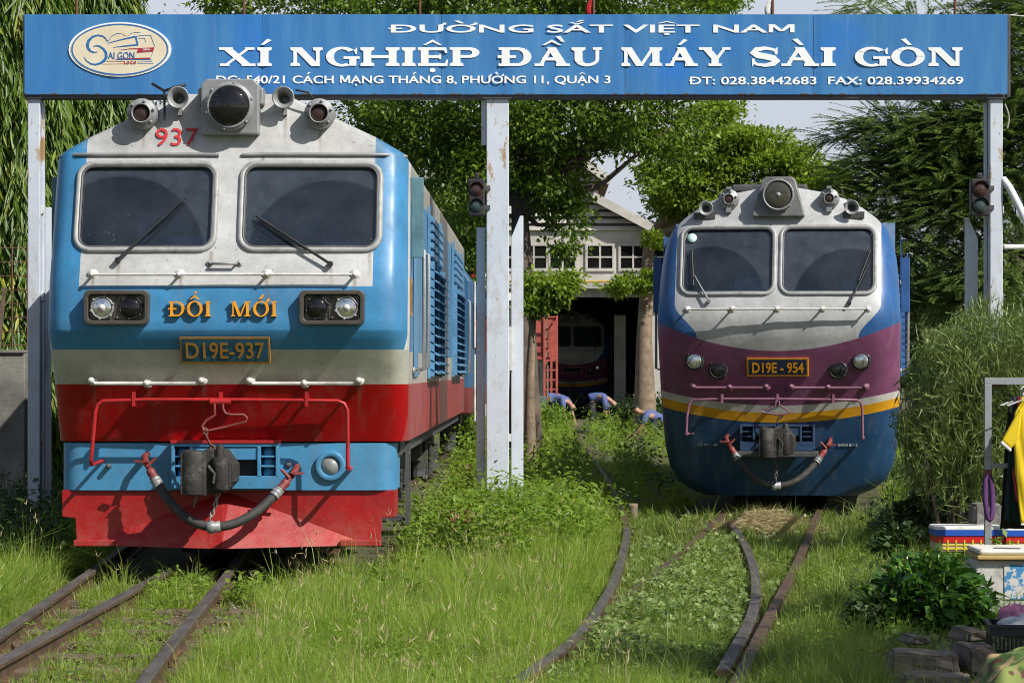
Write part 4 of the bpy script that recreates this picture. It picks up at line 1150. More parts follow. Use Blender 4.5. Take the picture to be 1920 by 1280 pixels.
# joint bars and chair bolts along the near rails
def fishplate(k, y, lab):
    x = float(rx(k, y)); dx = float(rx(k, y + .3)) - x
    r = empty('rail_joint', (x, y, -.06), -math.atan2(dx, .3), lab, 'rail joint', 'rail joints')
    m = MB(); m.b2(.012, .035, -.3, .3, -.035, .03); m.b2(-.035, -.012, -.3, .3, -.035, .03); p = m.build('joint_bar', M['rust'], r, bevel=.004)
    m = MB()
    for yy in (-.22, -.08, .08, .22): m.lathe((.035, yy, 0), (1, 0, 0), [(0, .017), (.018, .017), (.019, .001)], 6, False)
    m.build('bolt', M['rust'], p)
fishplate('C', 16.6, 'bolted joint bar on the inner left rail near the bottom edge')
fishplate('E', 18.6, 'bolted joint bar where the straight rail leaves the long curve')
fishplate('G', 16.3, 'bolted joint bar on the thick bent switch rail')
# sleepers
sl = MB(); sl.box((0, 0, 0), (1.95, .2, .12)); proto = sl.build('sleeper', M['wood'], None, bevel=.012)
spots = [('B', 'D', y) for y in (16.2, 17.0, 17.8, 18.6, 19.4, 20.2, 21.0)]
lab_s = 'weathered wooden sleeper half sunk between the left pair of rails'
for i, (a, b, y) in enumerate(spots):
    o = proto if i == 0 else proto.copy()
    if i: COL.objects.link(o)
    x = (float(rx('A', y)) + float(rx('D', y))) / 2 - .05
    o.location = (x, y, -.155); o.rotation_euler = (0, 0, R(random.uniform(-2, 2)))
    if i: o.data = proto.data
    o.scale = (1.25, 1, 1)
    tag(o, lab_s, 'sleeper', 'wooden sleepers left')

# ------------------------------------------------------------------ gate with sign
YG = 27.0
def X(px, Y=YG): return (px - 1013) / FPX * Y
def Z(py, Y=YG): return CAM_H - (py - 695) / FPX * Y

def overhead_sign():
    x0, x1, z0, z1 = X(47), X(1888), Z(178), Z(28)
    root = empty('overhead_sign', ((x0 + x1) / 2, YG, z0), 0, 'long blue sheet metal sign with white Vietnamese lettering spanning the gate posts', 'sign')
    L = lambda x: x - (x0 + x1) / 2
    nx, nz = 220, 14; xs = np.linspace(x0, x1, nx); zs = np.linspace(z0, z1, nz)
    XX, ZZ = np.meshgrid(xs, zs)
    r = np.random.default_rng(3)
    D = .0015 * np.sin(XX * 5.3) * np.cos(ZZ * 4) + .0015 * wav(XX, ZZ, 4, 9)
    for _ in range(26):
        cx, cz = r.uniform(x0, x1), r.choice([z0 + .03, z1 - .05, r.uniform(z0, z1)]); D = D + r.uniform(0, .01) * np.exp(-((XX - cx) / r.uniform(.06, .25)) ** 2 - ((ZZ - cz) / r.uniform(.08, .4)) ** 2)
    seam = [X(492), X(828), X(1172), X(1525)]
    for sx in seam: D = D + .012 * np.exp(-((XX - sx) / .02) ** 2)
    V = np.stack([XX - (x0 + x1) / 2, D - .03, ZZ - z0], -1).reshape(-1, 3)
    i = (np.arange(nz - 1)[:, None] * nx + np.arange(nx - 1)[None]).ravel(); Q = np.stack([i, i + 1, i + nx + 1, i + nx], 1)
    s = SH('blue sign sheet'); xx, yy, zz = s.xyz()
    c = s.mix(s.ramp(s.noise(7, 4, (1, 1, .12)), .4, .68), (.038, .17, .42), (.06, .215, .45))
    c = s.mix(s.ramp(s.noise(1.1, 5), .55, .75), c, (.02, .16, .52))
    c = s.mix(s.ramp(s.noise(16, 4, (1, 1, .05)), .6, .8, 0, .35), c, (.22, .32, .5))
    seamf = None
    for sx in seam:
        d = s.math('LESS_THAN', s.math('ABSOLUTE', s.math('SUBTRACT', xx, sx - (x0 + x1) / 2)), .0035)
        seamf = d if seamf is None else s.math('MAXIMUM', seamf, d)
    c = s.mix(s.math('MULTIPLY', seamf, s.ramp(s.noise(3, 3), .4, .6)), c, (.03, .06, .12))
    edge = s.math('MULTIPLY', s.math('LESS_THAN', zz, .012), s.ramp(s.noise(20, 4), .5, .6)); c = s.mix(edge, c, (.12, .08, .06))
    s.set(col=c, rough=.42, spec=.4)
    pn = np_mesh('sign_panel', V, Q, s.m, root, smooth=True)
    m = MB(); W2 = (x1 - x0) / 2; H_ = z1 - z0
    m.b2(-W2, W2, .0, .22, -.03, .012); m.b2(-W2 + .002, W2 - .002, .0, .05, H_ - .05, H_ - .003); m.b2(-W2 + .002, W2 - .002, .17, .22, H_ - .05, H_ - .003)
    for k in range(14):
        xk = -W2 + .03 + k * (2 * W2 - .06) / 13; m.b2(xk - .02, xk + .02, .0, .04, .012, H_ - .05); m.b2(xk - .02, xk + .02, .18, .22, .012, H_ - .05)
        if k < 13: m.bar((xk, .2, .03), (xk + (2 * W2 - .06) / 13, .2, H_ - .06), .03, .03)
    m.b2(-W2 - .015, -W2, -.02, .22, -.02, H_); m.b2(W2, W2 + .03, -.02, .24, -.02, H_)
    m.build('sign_frame', M['darkgrey'], root)
    yt = -.034
    PX = lambda px: L(X(px)); PZ = lambda py: Z(py) - z0
    k = YG / FPX
    wm = M['letter_white']
    sans_text('sign_lettering', 'ĐƯỜNG SẮT VIỆT NAM', 763 * k, 15 * k, wm, root, (PX(730), yt, PZ(62)), .018)
    words = [('XÍ', 412, 510), ('NGHIỆP', 543, 900), ('ĐẦU', 935, 1130), ('MÁY', 1163, 1370), ('SÀI', 1408, 1566), ('GÒN', 1602, 1806)]
    for wd, a, b in words:
        serif_text('sign_lettering', wd, (b - a) * k, 35 * k, wm, root, (PX(a), yt, PZ(125)), S=.34, T=.16, h=.17, gap=.1, depth=.0015)
    sans_text('sign_lettering', 'ĐC: 540/21 CÁCH MẠNG THÁNG 8, PHƯỜNG 11, QUẬN 3', 741 * k, 14.5 * k, wm, root, (PX(405), yt, PZ(157)), .018)
    sans_text('sign_lettering', 'ĐT: 028.38442683  FAX: 028.39934269', 514 * k, 14.5 * k, wm, root, (PX(1292), yt, PZ(159)), .018)
    # oval emblem
    cx, cz, rx_, rz_ = PX(226), PZ(94), 96 * k, 51 * k
    def ell(f0, f1, y0, y1, mat, name, par):
        mb = MB(); n = 56
        o = [(cx + rx_ * f0 * math.cos(2 * math.pi * i / n), cz + rz_ * f0 * math.sin(2 * math.pi * i / n)) for i in range(n)]
        if f1 is None: mb.prism(o, y0, y1)
        else:
            q = [(cx + (rx_ * f0 - f1) * math.cos(2 * math.pi * i / n), cz + (rz_ * f0 - f1) * math.sin(2 * math.pi * i / n)) for i in range(n)]
            for i in range(n): j = (i + 1) % n; mb.prism([o[i], o[j], q[j], q[i]], y0, y1)
        return mb.build(name, mat, par)
    cream = SH('cream emblem'); cc = cream.mix(cream.ramp(cream.noise(3, 5), .4, .7), (.66, .58, .42), (.74, .68, .55)); cc = cream.mix(cream.ramp(cream.noise(6, 4), .6, .8), cc, (.72, .52, .3)); cream.set(col=cc, rough=.5)
    em = ell(1.0, None, yt - .006, yt + .05, M['letter_white'], 'emblem', root)
    ell(.965, None, yt - .009, yt - .003, cream.m, 'emblem_field', em)
    bl = simple('emblem blue', (.015, .14, .42), .5, 0, .1); rd = simple('emblem red', (.4, .02, .045), .5, 0, .1)
    ell(.945, .012, yt - .0115, yt - .008, bl, 'emblem_ring', em)
    # zoom picture coordinates (1920 x 1222 over photo 120..340, 20..160)
    q = lambda u, v: (PX(120 + u * 220 / 1920), PZ(20 + v * 140 / 1222))
    def stroke(mb, pts, ws, y):
        pp = [Vector(q(*p)) for p in pts]
        L_, R_ = [], []
        for i, p in enumerate(pp):
            d = (pp[min(i + 1, len(pp) - 1)] - pp[max(i - 1, 0)]).normalized(); nn = Vector((-d.y, d.x)); w_ = ws[i] * .5 * k * .115
            L_.append(p + nn * w_); R_.append(p - nn * w_)
        for i in range(len(pp) - 1): mb.prism([tuple(L_[i]), tuple(L_[i + 1]), tuple(R_[i + 1]), tuple(R_[i])], y - .0002 * (i % 3), y + .002)
    mb = MB(); yl = yt - .012
    up = [(728, 520), (690, 460), (640, 425), (560, 415), (480, 440), (420, 500), (395, 570), (410, 630), (450, 675), (510, 695), (570, 685)]
    stroke(mb, up, [14, 18, 22, 24, 34, 44, 46, 40, 28, 20, 6], yl)
    dn = [(490, 600), (540, 582), (600, 595), (660, 640), (700, 700), (705, 770), (670, 830), (610, 870), (530, 893), (450, 880), (380, 830), (340, 770)]
    stroke(mb, dn, [8, 18, 26, 34, 42, 46, 46, 34, 26, 20, 14, 4], yl)
    for i in range(9):
        a = R(30 - i * 24); u, v = 600 + 118 * math.cos(a), 735 - 160 * math.sin(a)
    stroke(mb, [(730, 545), (930, 490), (1180, 435)], [8, 18, 26], yl); stroke(mb, [(1185, 435), (1220, 575)], [26, 22], yl - .0005); stroke(mb, [(1220, 570), (1000, 590), (820, 612)], [26, 18, 4], yl)
    stroke(mb, [(735, 510), (790, 430), (880, 385), (960, 390), (1030, 430)], [10, 8, 6, 4, 3], yl); stroke(mb, [(1050, 430), (1100, 385), (1180, 365), (1270, 375)], [6, 4, 4, 3], yl)
    stroke(mb, [(1190, 430), (1340, 412), (1430, 415), (1495, 590), (1430, 790)], [8, 7, 6, 5, 4], yl); stroke(mb, [(860, 812), (1440, 812)], [8, 10], yl); stroke(mb, [(1210, 850), (1460, 845)], [5, 5], yl); stroke(mb, [(1210, 878), (1475, 878)], [4, 4], yl)
    stroke(mb, [(1230, 462), (1330, 465), (1350, 530)], [6, 6, 4], yl)
    mb.build('emblem_drawing', bl, em)
    mb = MB(); P4 = [q(1230, 625), q(1490, 612), q(1465, 682), q(1200, 700)]; mb.prism(P4, yl, yl + .002); stroke(mb, [(920, 655), (1100, 635), (1230, 632)], [3, 10, 14], yl - .0004); stroke(mb, [(860, 802), (1420, 790)], [6, 22], yl - .0008)
    stroke(mb, [(700, 835), (1000, 840)], [8, 6], yl); stroke(mb, [(640, 885), (1000, 880)], [3, 5], yl)
    mb.build('emblem_stripe', rd, em)
    a = q(735, 800); text('emblem_lettering', 'AI GON', 430 * k * .1146, 118 * k * .1146, bl, em, (a[0], yl - .001, a[1]), .0, .002)
    a = q(1000, 882); text('emblem_lettering', 'LOCO', 195 * k * .1146, 45 * k * .1146, rd, em, (a[0], yl - .001, a[1]), .03, .002, spacing=1.3)
    a = q(1300, 665); text('emblem_lettering', 'ĐSVN', 120 * k * .1146, 32 * k * .1146, M['letter_white'], em, (a[0], yl - .003, a[1]), .01, .002)
overhead_sign()

def gate_post(x0, x1, lab, strip=None, top=None):
    r = empty('gate_post', ((x0 + x1) / 2, YG + .1, 0), 0, lab, 'gate post', 'white steel gate posts')
    w2 = (x1 - x0) / 2; zt = (top or Z(178)) - .035
    s = SH('pale grey post paint'); c = s.mix(s.ramp(s.noise(3, 6), .35, .7), (.56, .61, .70), (.47, .52, .6))
    c = s.mix(s.math('MULTIPLY', s.ramp(s.noise(6, 8, (1, 1, .4), .75), .53, .57), s.ramp(s.xyz()[2], 2.6, 3.6, .25, 1)), c, (.34, .22, .10)); c = s.mix(s.ramp(s.noise(22, 5, rough=.7), .66, .68), c, (.12, .08, .06)); s.set(col=c, rough=.5); s.bump(s.noise(6, 4), .15, .02)
    m = MB(); m.b2(-w2, w2, -.08, .08, -.3, zt); m.build('post', s.m, r, bevel=.008)
    m = MB(); m.b2(-w2 - .03, w2 + .03, -.11, .11, zt, zt + .012); m.build('cap_plate', M['darkgrey'], r)
    if strip:
        m = MB()
        for (a, b, za, zb, dy) in strip: m.b2(a - (x0 + x1) / 2, b - (x0 + x1) / 2, dy, dy + .05, za, zb)
        m.build('edge_strip', s.m, r, bevel=.003)
    m = MB()
    for z in (.9, 2.2, 3.0): m.b2(w2, w2 + .022, -.01, .05, z, z + .07)
    m.build('hinge', M['silver'], r)
    return r
gate_post(X(51), X(74), 'narrow white gate post left of the flat-nosed locomotive', [(X(74.5), X(79), .2, Z(190), .02)])
gate_post(X(912), X(954), 'broad rust-streaked white post in the middle of the gate', [(X(902), X(910.5), Z(270), Z(185), .03), (X(893), X(909), -.2, Z(425), .03)])
gate_post(X(1857), X(1881), 'narrow white gate post on the right behind the thin-stemmed shrub', [(X(1850), X(1855.5), .2, Z(190), .04)])

def gate_leaf(x0, x1, zt, lab, ylen=2.2, yaw=0.0, point=True, mat='post', flip=False):
    r = empty('gate_leaf', (x0, YG + .25, 0), yaw, lab, 'gate leaf', 'open steel gate leaves')
    wd = x1 - x0
    m = MB(); pts = [(0, -.1), (wd, -.1), (wd, zt), (wd * .72, zt), (0, zt - (.2 if point else 0))]
    if flip: pts = [(wd - a, b) for a, b in pts]
    m.prism(pts, 0, .05); m.build('stile', M[mat], r, bevel=.004)
    m = MB()
    m.b2(.02, wd - .02, ylen - .05, ylen, -.05, zt - .3)
    for z in (.1, 1.0, 1.9, zt - .4): m.b2(wd * .35, wd * .65, .05, ylen - .05, z, z + .06)
    m.build('leaf_frame', M[mat], r)
    m = MB()
    for k in range(9): m.tube([(wd / 2, .2 + k * .22, .16), (wd / 2, .2 + k * .22, zt - .4)], .012, 6)
    m.build('bar', M[mat], r)
    m = MB(); m.b2(-.025, .015, -.03, 0, 1.55, 1.95); m.build('latch_plate', M['silver'], r, bevel=.004)
    return r
gate_leaf(X(958), X(981), Z(402), 'tall open gate leaf with pointed tip right of the middle post', yaw=R(.4))
gate_leaf(X(76), X(88), Z(386), 'thin open gate leaf between left post and flat-nosed locomotive', point=False, yaw=R(9.6))
gate_leaf(X(1816), X(1841), Z(405), 'wide open gate leaf with pointed tip under the right signal light', yaw=R(-8.4), flip=True)

def signal(px0, px1, lab):
    x0, x1 = X(px0), X(px1); z0, z1 = Z(405), Z(336); y = YG - .0
    r = empty('signal_light', ((x0 + x1) / 2, y, z0), 0, lab, 'signal light', 'two-lens signal lights')
    w2 = (x1 - x0) / 2; h = z1 - z0
    m = MB(); m.b2(-w2, w2, -.07, .08, 0, h); m.b2(-w2 * .3, w2 * .3, -.02, .02, h, h + .06); m.build('housing', M['housing'], r, bevel=.012)
    for z, mt in ((h * .73, 'lens_red'), (h * .28, 'lens_green')):
        l = MB(); l.lathe((0, -.07, z), (0, -1, 0), [(0, w2 * .8), (.012, w2 * .8), (.012, w2 * .7), (.02, w2 * .62), (.028, w2 * .4), (.032, .001)], 20); l.build('signal_lens', M[mt], r)
        v = MB(); V = []
        for i in range(13):
            a = R(180 * i / 12); V += [(w2 * .86 * math.cos(a), -.07, z + w2 * .86 * math.sin(a)), (w2 * .86 * math.cos(a), -.12 if 0 < i < 12 else -.09, z + w2 * .86 * math.sin(a))]
        v.add(V, [(2 * i, 2 * i + 1, 2 * i + 3, 2 * i + 2) for i in range(12)]); vo = v.build('visor', M['housing'], r)
        so_ = vo.modifiers.new('s', 'SOLIDIFY'); so_.thickness = .004
    m = MB(); s_ = 1; m.b2(w2, w2 + .05, 0, .03, .06, .1); m.b2(w2, w2 + .05, 0, .03, h - .1, h - .06); m.build('bracket', M['darkgrey'], r)
M['housing'] = simple('signal housing', (.022, .018, .018), .6, 0, .4, 8)
signal(879, 909, 'dark two-lens signal light mounted on the left of the middle gate post')
signal(1819, 1854, 'dark two-lens signal light fixed to the right gate post')

for i, (px, flag, lab, col) in enumerate([(140, None, 'thin rusty flagpole above the oval emblem of the sign', None), (455, (.62, .4, .1), 'bare flagpole above the first word of the sign', None),
        (786, None, 'bare rusty flagpole above the top line of the sign', None), (1113, (.4, .015, .02), 'flagpole with a furled red flag above the blue sign', None), (1450, (.7, .72, .7), 'rusty flagpole with a small white cloth above the sign', None), (1793, None, 'dark flagpole above the right end of the sign', None)]):
    r = empty('flagpole', (X(px), YG + .1, Z(28) - .3), 0, lab, 'flagpole', 'flagpoles on top of the sign')
    MB().tube([(0, 0, 0), (.005, 0, .75)], .014, 6).build('pole', M['rust'], r)
    if flag and i != 1:
        n = 10; V = []; s_ = -1
        for a in range(n + 1):
            for b in range(4):
                V.append((s_ * (.01 + b * .022 * (1 if a < 7 else .5) * (.6 + .4 * math.sin(a))), .01 * math.sin(a * 1.3 + b * 2), .32 + a * .042 - b * .01))
        fm = MB(); fm.smooth = True; fm.add(V, [(a * 4 + b, a * 4 + b + 1, (a + 1) * 4 + b + 1, (a + 1) * 4 + b) for a in range(n) for b in range(3)])
        fo = fm.build('flag', simple('flag cloth %d' % i, flag, .9, 0, .2, 9), r); sm = fo.modifiers.new('s', 'SOLIDIFY'); sm.thickness = .003

def pipe():
    m = MB(); m.tube([(X(1882), YG + .05, Z(335)), (X(1893), YG, Z(352)), (X(1908), YG - .05, Z(385)), (X(1925), YG - .1, Z(425)), (X(1932), YG - .1, Z(470)), (X(1932), YG - .1, -.2)], .035, 10)
    tag(m.build('water_pipe', simple('white plastic pipe', (.68, .7, .72), .35, 0, .15, 4)), 'white plastic pipe leaning off the right gate post', 'pipe')
    m = MB(); m.tube([(X(1880), YG + .1, Z(462)), (X(1990), YG + .6, Z(458))], .025, 8); m.tube([(X(1990), YG + .6, Z(458)), (X(1990), YG + .6, -.2)], .03, 8); tag(m.build('fence_rail', M['silver']), 'white horizontal fence rail running off the right gate post', 'rail')
    m = MB(); m.tube([at(1884 + 8 * math.sin(t * .5), 195 + t * 9, YG + .05) for t in range(6)], .008, 6); m.tube([at(1882, 28, YG + .1), at(1900, 29, YG + .2), at(1990, 38, YG + 1)], .008, 6)
    tag(m.build('cable', simple('pale cable', (.4, .38, .34), .7)), 'pale loose cable hanging beside the top of the right post', 'cable')
pipe()
# ------------------------------------------------------------------ left fence, shed, yard
def left_side():
    Y = 31.0
    m = MB(); m.b2(at(-260, 0, Y).x, at(46, 0, Y).x, Y, Y + .22, -.3, Z(662, Y)); m.b2(at(-260, 0, Y).x, at(47, 0, Y).x, Y - .03, Y + .25, Z(662, Y), Z(656, Y))
    tag(m.build('concrete_wall', M['concrete'], bevel=.01), 'stained low concrete wall at the left edge beneath the wire fence', 'wall')
    r = empty('wire_fence', (at(20, 0, Y).x, Y + .1, Z(656, Y)), 0, 'rusty square wire fence standing on the concrete wall', 'fence')
    x0, x1 = at(-200, 0, Y).x - at(20, 0, Y).x, at(48, 0, Y).x - at(20, 0, Y).x; h = Z(452, Y) - Z(656, Y)
    m = MB(); k = 0
    while k * .147 < h: m.tube([(x0, 0, .05 + k * .147), (x1, 0, .05 + k * .147)], .006, 5); k += 1
    m.build('wire', M['rust'], r)
    m = MB()
    x = x1
    while x > x0: m.tube([(x, 0, 0), (x, 0, h)], .009, 5); x -= .16
    m.build('picket', M['rust'], r)
    r2 = empty('wooden_plank', (at(8, 0, Y).x, Y - .1, 0), 0)
    m = MB(); m.bar((-.05, 0, Z(660, Y)), (.02, 0, Z(540, Y)), .09, .03); m.build('board', M['wood'], r2); tag(r2, 'dark old board leaning against the wire fence', 'plank')
left_side()

def shed():
    Y0, Y1 = 100.0, 135.0
    cx = at(965, 0, Y0).x; hw = 5.25
    root = empty('engine_shed', (cx, Y0, 0), 0, 'weathered white engine shed with louvred gable and dark open bay at the back', 'shed')
    zt = 6.1; pk = 9.6
    xa, xb = -.62 - cx, 3.45 - cx    # door opening
    m = MB()
    ztop = 4.45
    m.b2(-hw - 2.5, xa, 0, .3, 0, ztop); m.b2(xb, hw + 1.5, 0, .3, 0, ztop); m.b2(-hw - 2.5, hw + 1.5, 0, .3, ztop + .02, zt + .3)
    m.b2(xb - .0, xb + .9, -.25, 0, 0, ztop)
    wl = m.build('facade_wall', M['white_wall'], root)
    m = MB(); m.b2(-hw - 2.5, hw + 1.5, -.9, .0, 4.33, 4.5); m.b2(-hw - 2.5, hw + 1.5, -.5, -.004, 4.05, 4.33); m.build('canopy', simple('stained canopy', (.4, .39, .36), .9, 0, .35, .9, .1, (.12, .11, .1)), root)
    m = MB(); m.tube([(-hw, -.8, 4.58), (hw + 1, -.8, 4.56)], .045, 8); m.build('gas_pipe', simple('ochre pipe paint', (.5, .33, .08), .6), root)
    m = MB(); m.lathe((at(1163, 0, Y0).x - cx, -.6, 4.5), (0, 0, 1), [(0, .4), (.12, .38), (.22, .25), (.26, .001)], 20); m.build('roof_vent', simple('pale teal paint', (.3, .42, .42), .6, 0, .2, 4), root)
    # windows
    for px in (1000, 1054, 1124, 1186, 940, 1246):
        x0 = at(px - 22, 0, Y0).x - cx; x1 = at(px + 24, 0, Y0).x - cx; z0, z1 = Z(503, Y0), Z(461, Y0)
        w_ = MB()
        w_.b2(x0 - .08, x1 + .08, -.07, .0, z0 - .1, z0); w_.b2(x0 - .08, x1 + .08, -.07, 0, z1, z1 + .08); w_.b2(x0 - .08, x0, -.07, 0, z0, z1); w_.b2(x1, x1 + .08, -.07, 0, z0, z1)
        xm = (x0 + x1) / 2; zm = (z0 + z1) / 2
        w_.b2(xm - .03, xm + .03, -.055, 0, z0, z1); w_.b2(x0, xm - .03, -.05, 0, zm - .025, zm + .025); w_.b2(xm + .03, x1, -.05, 0, zm - .025, zm + .025)
        fo = w_.build('window', M['white_wall'], root)
        p = MB(); p.b2(x0, x1, -.02, -.004, z0, z1); p.build('pane', M['lens_dark'], fo)
    # shell
    m = MB(); m.b2(-hw - .1, -hw, .3, 35, 0, zt); m.b2(hw, hw + .1, .3, 35, 0, zt); m.b2(-hw, hw, 34.9, 35, 0, zt); m.b2(xb + .4, xb + .5, 2, 9, 0, 3.9); m.build('shed_wall', M['white_wall'], root)
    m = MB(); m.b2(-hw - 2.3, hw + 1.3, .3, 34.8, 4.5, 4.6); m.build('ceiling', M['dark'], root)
    m = MB(); m.b2(xb - .85, xb - .45, 3.0, 3.2, .3, 3.5); m.build('inner_column', M['white_wall'], root)
    zt0 = zt
    def roof(xe, ze, xr, zr, name, y0=-.5, th=.1):
        mb = MB()
        for s in (-1, 1): mb.prism([(s * xe, ze), (s * xe, ze + th), (s * xr, zr + th), (s * xr, zr)], y0, 35)
        return mb.build(name, M['dark_roof'], root)
    mx = 2.55; mz = 7.5
    roof(hw + .5, 5.85, mx - .1, mz, 'roof')
    roof(mx + .7, mz + .5, 0, mz + .5 + (mx + .7) * .75, 'lantern_roof')
    m = MB()
    for s in (-1, 1):
        m.bar((s * (hw + .5), -.55, 5.82), (s * (mx + .1), -.55, mz - .03), .06, .28); m.bar((s * (mx + .7), -.55, mz + .47), (0, -.55, mz + .47 + (mx + .7) * .75), .06, .28)
    m.build('bargeboard', M['white_wall'], root)
    # gable boarding, set as overlapping slats
    m = MB(); z = zt + .3
    while z < mz + .4 + mx * .75:
        wd = hw - (z - 6.05) / .54 - .1 if z < mz + .1 else min(mx + .3, mx + .5 - (z - mz - .5) / .75)
        if wd > .15: m.box((0, -.1, z), (2 * wd, .03, .15), Matrix.Rotation(R(-22), 3, 'X'))
        z += .24
    m.build('louvre_boards', M['white_wall'], root)
    m = MB(); m.prism([(-hw, zt), (hw, zt), (mx, mz), (mx, mz + .5), (0, mz + .5 + mx * .75), (-mx, mz + .5), (-mx, mz)], .05, .1); m.build('gable_back', M['darkgrey'], root)
    m = MB()
    for s in (-1, 1):
        for k in range(5): m.box((s * (mx + .02), 17, mz + .06 + k * .1), (.16, 34, .02), Matrix.Rotation(s * R(35), 3, 'Y'))
    m.build('lantern_louvre', M['white_wall'], root)
shed()

def red_cabinet():
    Y = 92.0; k = Y / FPX
    r = empty('water_tank', (at(1005, 0, Y).x, Y, 0), 0, 'brick-red steel tank with ladder on a white base beside the shed bay', 'tank')
    red = simple('brick red paint', (.42, .085, .065), .6, 0, .25, 3, 0, (.2, .06, .05))
    x0, x1 = at(968, 0, Y).x - r.location.x, at(1046, 0, Y).x - r.location.x
    z0, z1 = Z(670, Y), Z(593, Y)
    m = MB(); m.b2(x0, x1 - .05, 0, 1.8, z0, z1 - .05); m.b2(x0 - .04, x1, -.05, 1.85, z1 - .05, z1); m.b2(x0 - .04, x1, -.04, 1.85, z0 - .07, z0); m.build('tank_body', red, r, bevel=.02)
    xl0, xl1 = at(1021, 0, Y).x - r.location.x, at(1044, 0, Y).x - r.location.x
    m = MB()
    for x in (xl0, (xl0 + xl1) / 2 + .02, xl1): m.b2(x - .035, x + .035, -.32, -.25, -.1, (z0 if x != xl1 and x != xl0 else z1 - .1))
    zz = .05
    while zz < z1 - .15: m.b2(xl0, xl1, -.31, -.26, zz, zz + .05); zz += .3
    m.tube([(xl0, -.28, z1 - .1), (xl0 - .2, -.28, z1 + .0), (xl0 - .2, -.04, z1 + .0)], .03, 6); m.tube([(xl1, -.28, z1 - .12), (xl1 + .0, -.04, z1)], .03, 6)
    m.build('ladder', red, r)
    m = MB(); m.b2(x0 + .05, x1 - .3, .1, 1.7, -.15, z0 - .07); b = m.build('base', M['white_wall'], r)
    m = MB(); m.prism(rrect(x0 + .45, x0 + .72, .55, z0 - .25, .12), .06, .1); m.build('niche', M['dark'], b)
    m = MB(); m.b2(x1 - .42, x1 - .32, -.1, .0, -.1, z1 + .3); m.build('drain_pipe', M['bark_pale'], r)
red_cabinet()
def barrel():
    Y = 88; p = at(1003, 765, Y)
    m = MB(); m.lathe((p.x, Y, -.15), (0, 0, 1), [(0, .36), (.3, .38), (.32, .40), (.35, .38), (.62, .38), (.64, .40), (.67, .38), (.9, .36), (.92, .38), (.94, .34), (.9, .001)], 22)
    tag(m.build('oil_drum', simple('faded drum paint', (.14, .17, .17), .6, .2, .5, 5, .1, (.2, .12, .08))), 'grey ribbed drum standing behind weeds below the red tank', 'drum')
barrel()
def banner():
    Y = 70; x = at(880, 0, Y).x
    r = empty('red_banner', (x, Y, 0), 0, 'red and yellow banner glimpsed between the blue flank and the tree trunk', 'banner')
    m = MB(); m.b2(-.16, .3, 0, .02, Z(556, Y), Z(505, Y)); m.build('cloth', simple('red cloth', (.55, .02, .02), .8), r)
    m = MB(); m.b2(-.14, .28, -.006, 0, Z(530, Y), Z(522, Y)); m.b2(-.14, .28, -.006, 0, Z(545, Y), Z(538, Y)); m.build('cloth_stripe', M['gold'], r)
    m = MB(); m.tube([(-.16, .03, -.1), (-.16, .03, Z(500, Y))], .03, 6); m.build('pole', M['rust'], r)
banner()
def coach():
    Y = 44; r = empty('railway_coach', (-2.41, Y, 0), 0, 'blue and red railway coach coupled behind the flat-nosed locomotive', 'coach')
    m = MB(); pr = [(-1.36, .9), (1.36, .9), (1.36, 2.9), (1.1, 3.3), (.5, 3.55), (-.5, 3.55), (-1.1, 3.3), (-1.36, 2.9)]
    m.prism(pr, 0, 18); s = SH('coach paint'); z = s.xyz()[2]; c = s.mix(s.math('GREATER_THAN', z, 1.3), (.2, .03, .03), (.03, .12, .26)); s.set(col=grime(s, c), rough=.5); m.build('body', s.m, r, bevel=.03)
    m = MB(); m.b2(-.6, .6, -.5, 0, .7, 2.7); m.build('gangway', M['black'], r)
    m = MB()
    for s_ in (-1, 1):
        for k in range(8): m.b2(s_ * 1.365 - .01, s_ * 1.365 + .01, 1.5 + k * 2, 2.7 + k * 2, 1.9, 2.6)
    m.build('window', M['lens_dark'], r)
    m = MB()
    for z in (1.3, 2.4): m.tube([(1.42, .3, z - .5), (1.42, .3, z + .5)], .02, 6)
    m.build('handrail', M['silver'], r); m = MB(); m.b2(-1.2, 1.2, .3, 17.7, .75, .9); m.build('underframe', M['darkgrey'], r); bogie(r, 3); bogie(r, 15)
    m = MB()
coach()

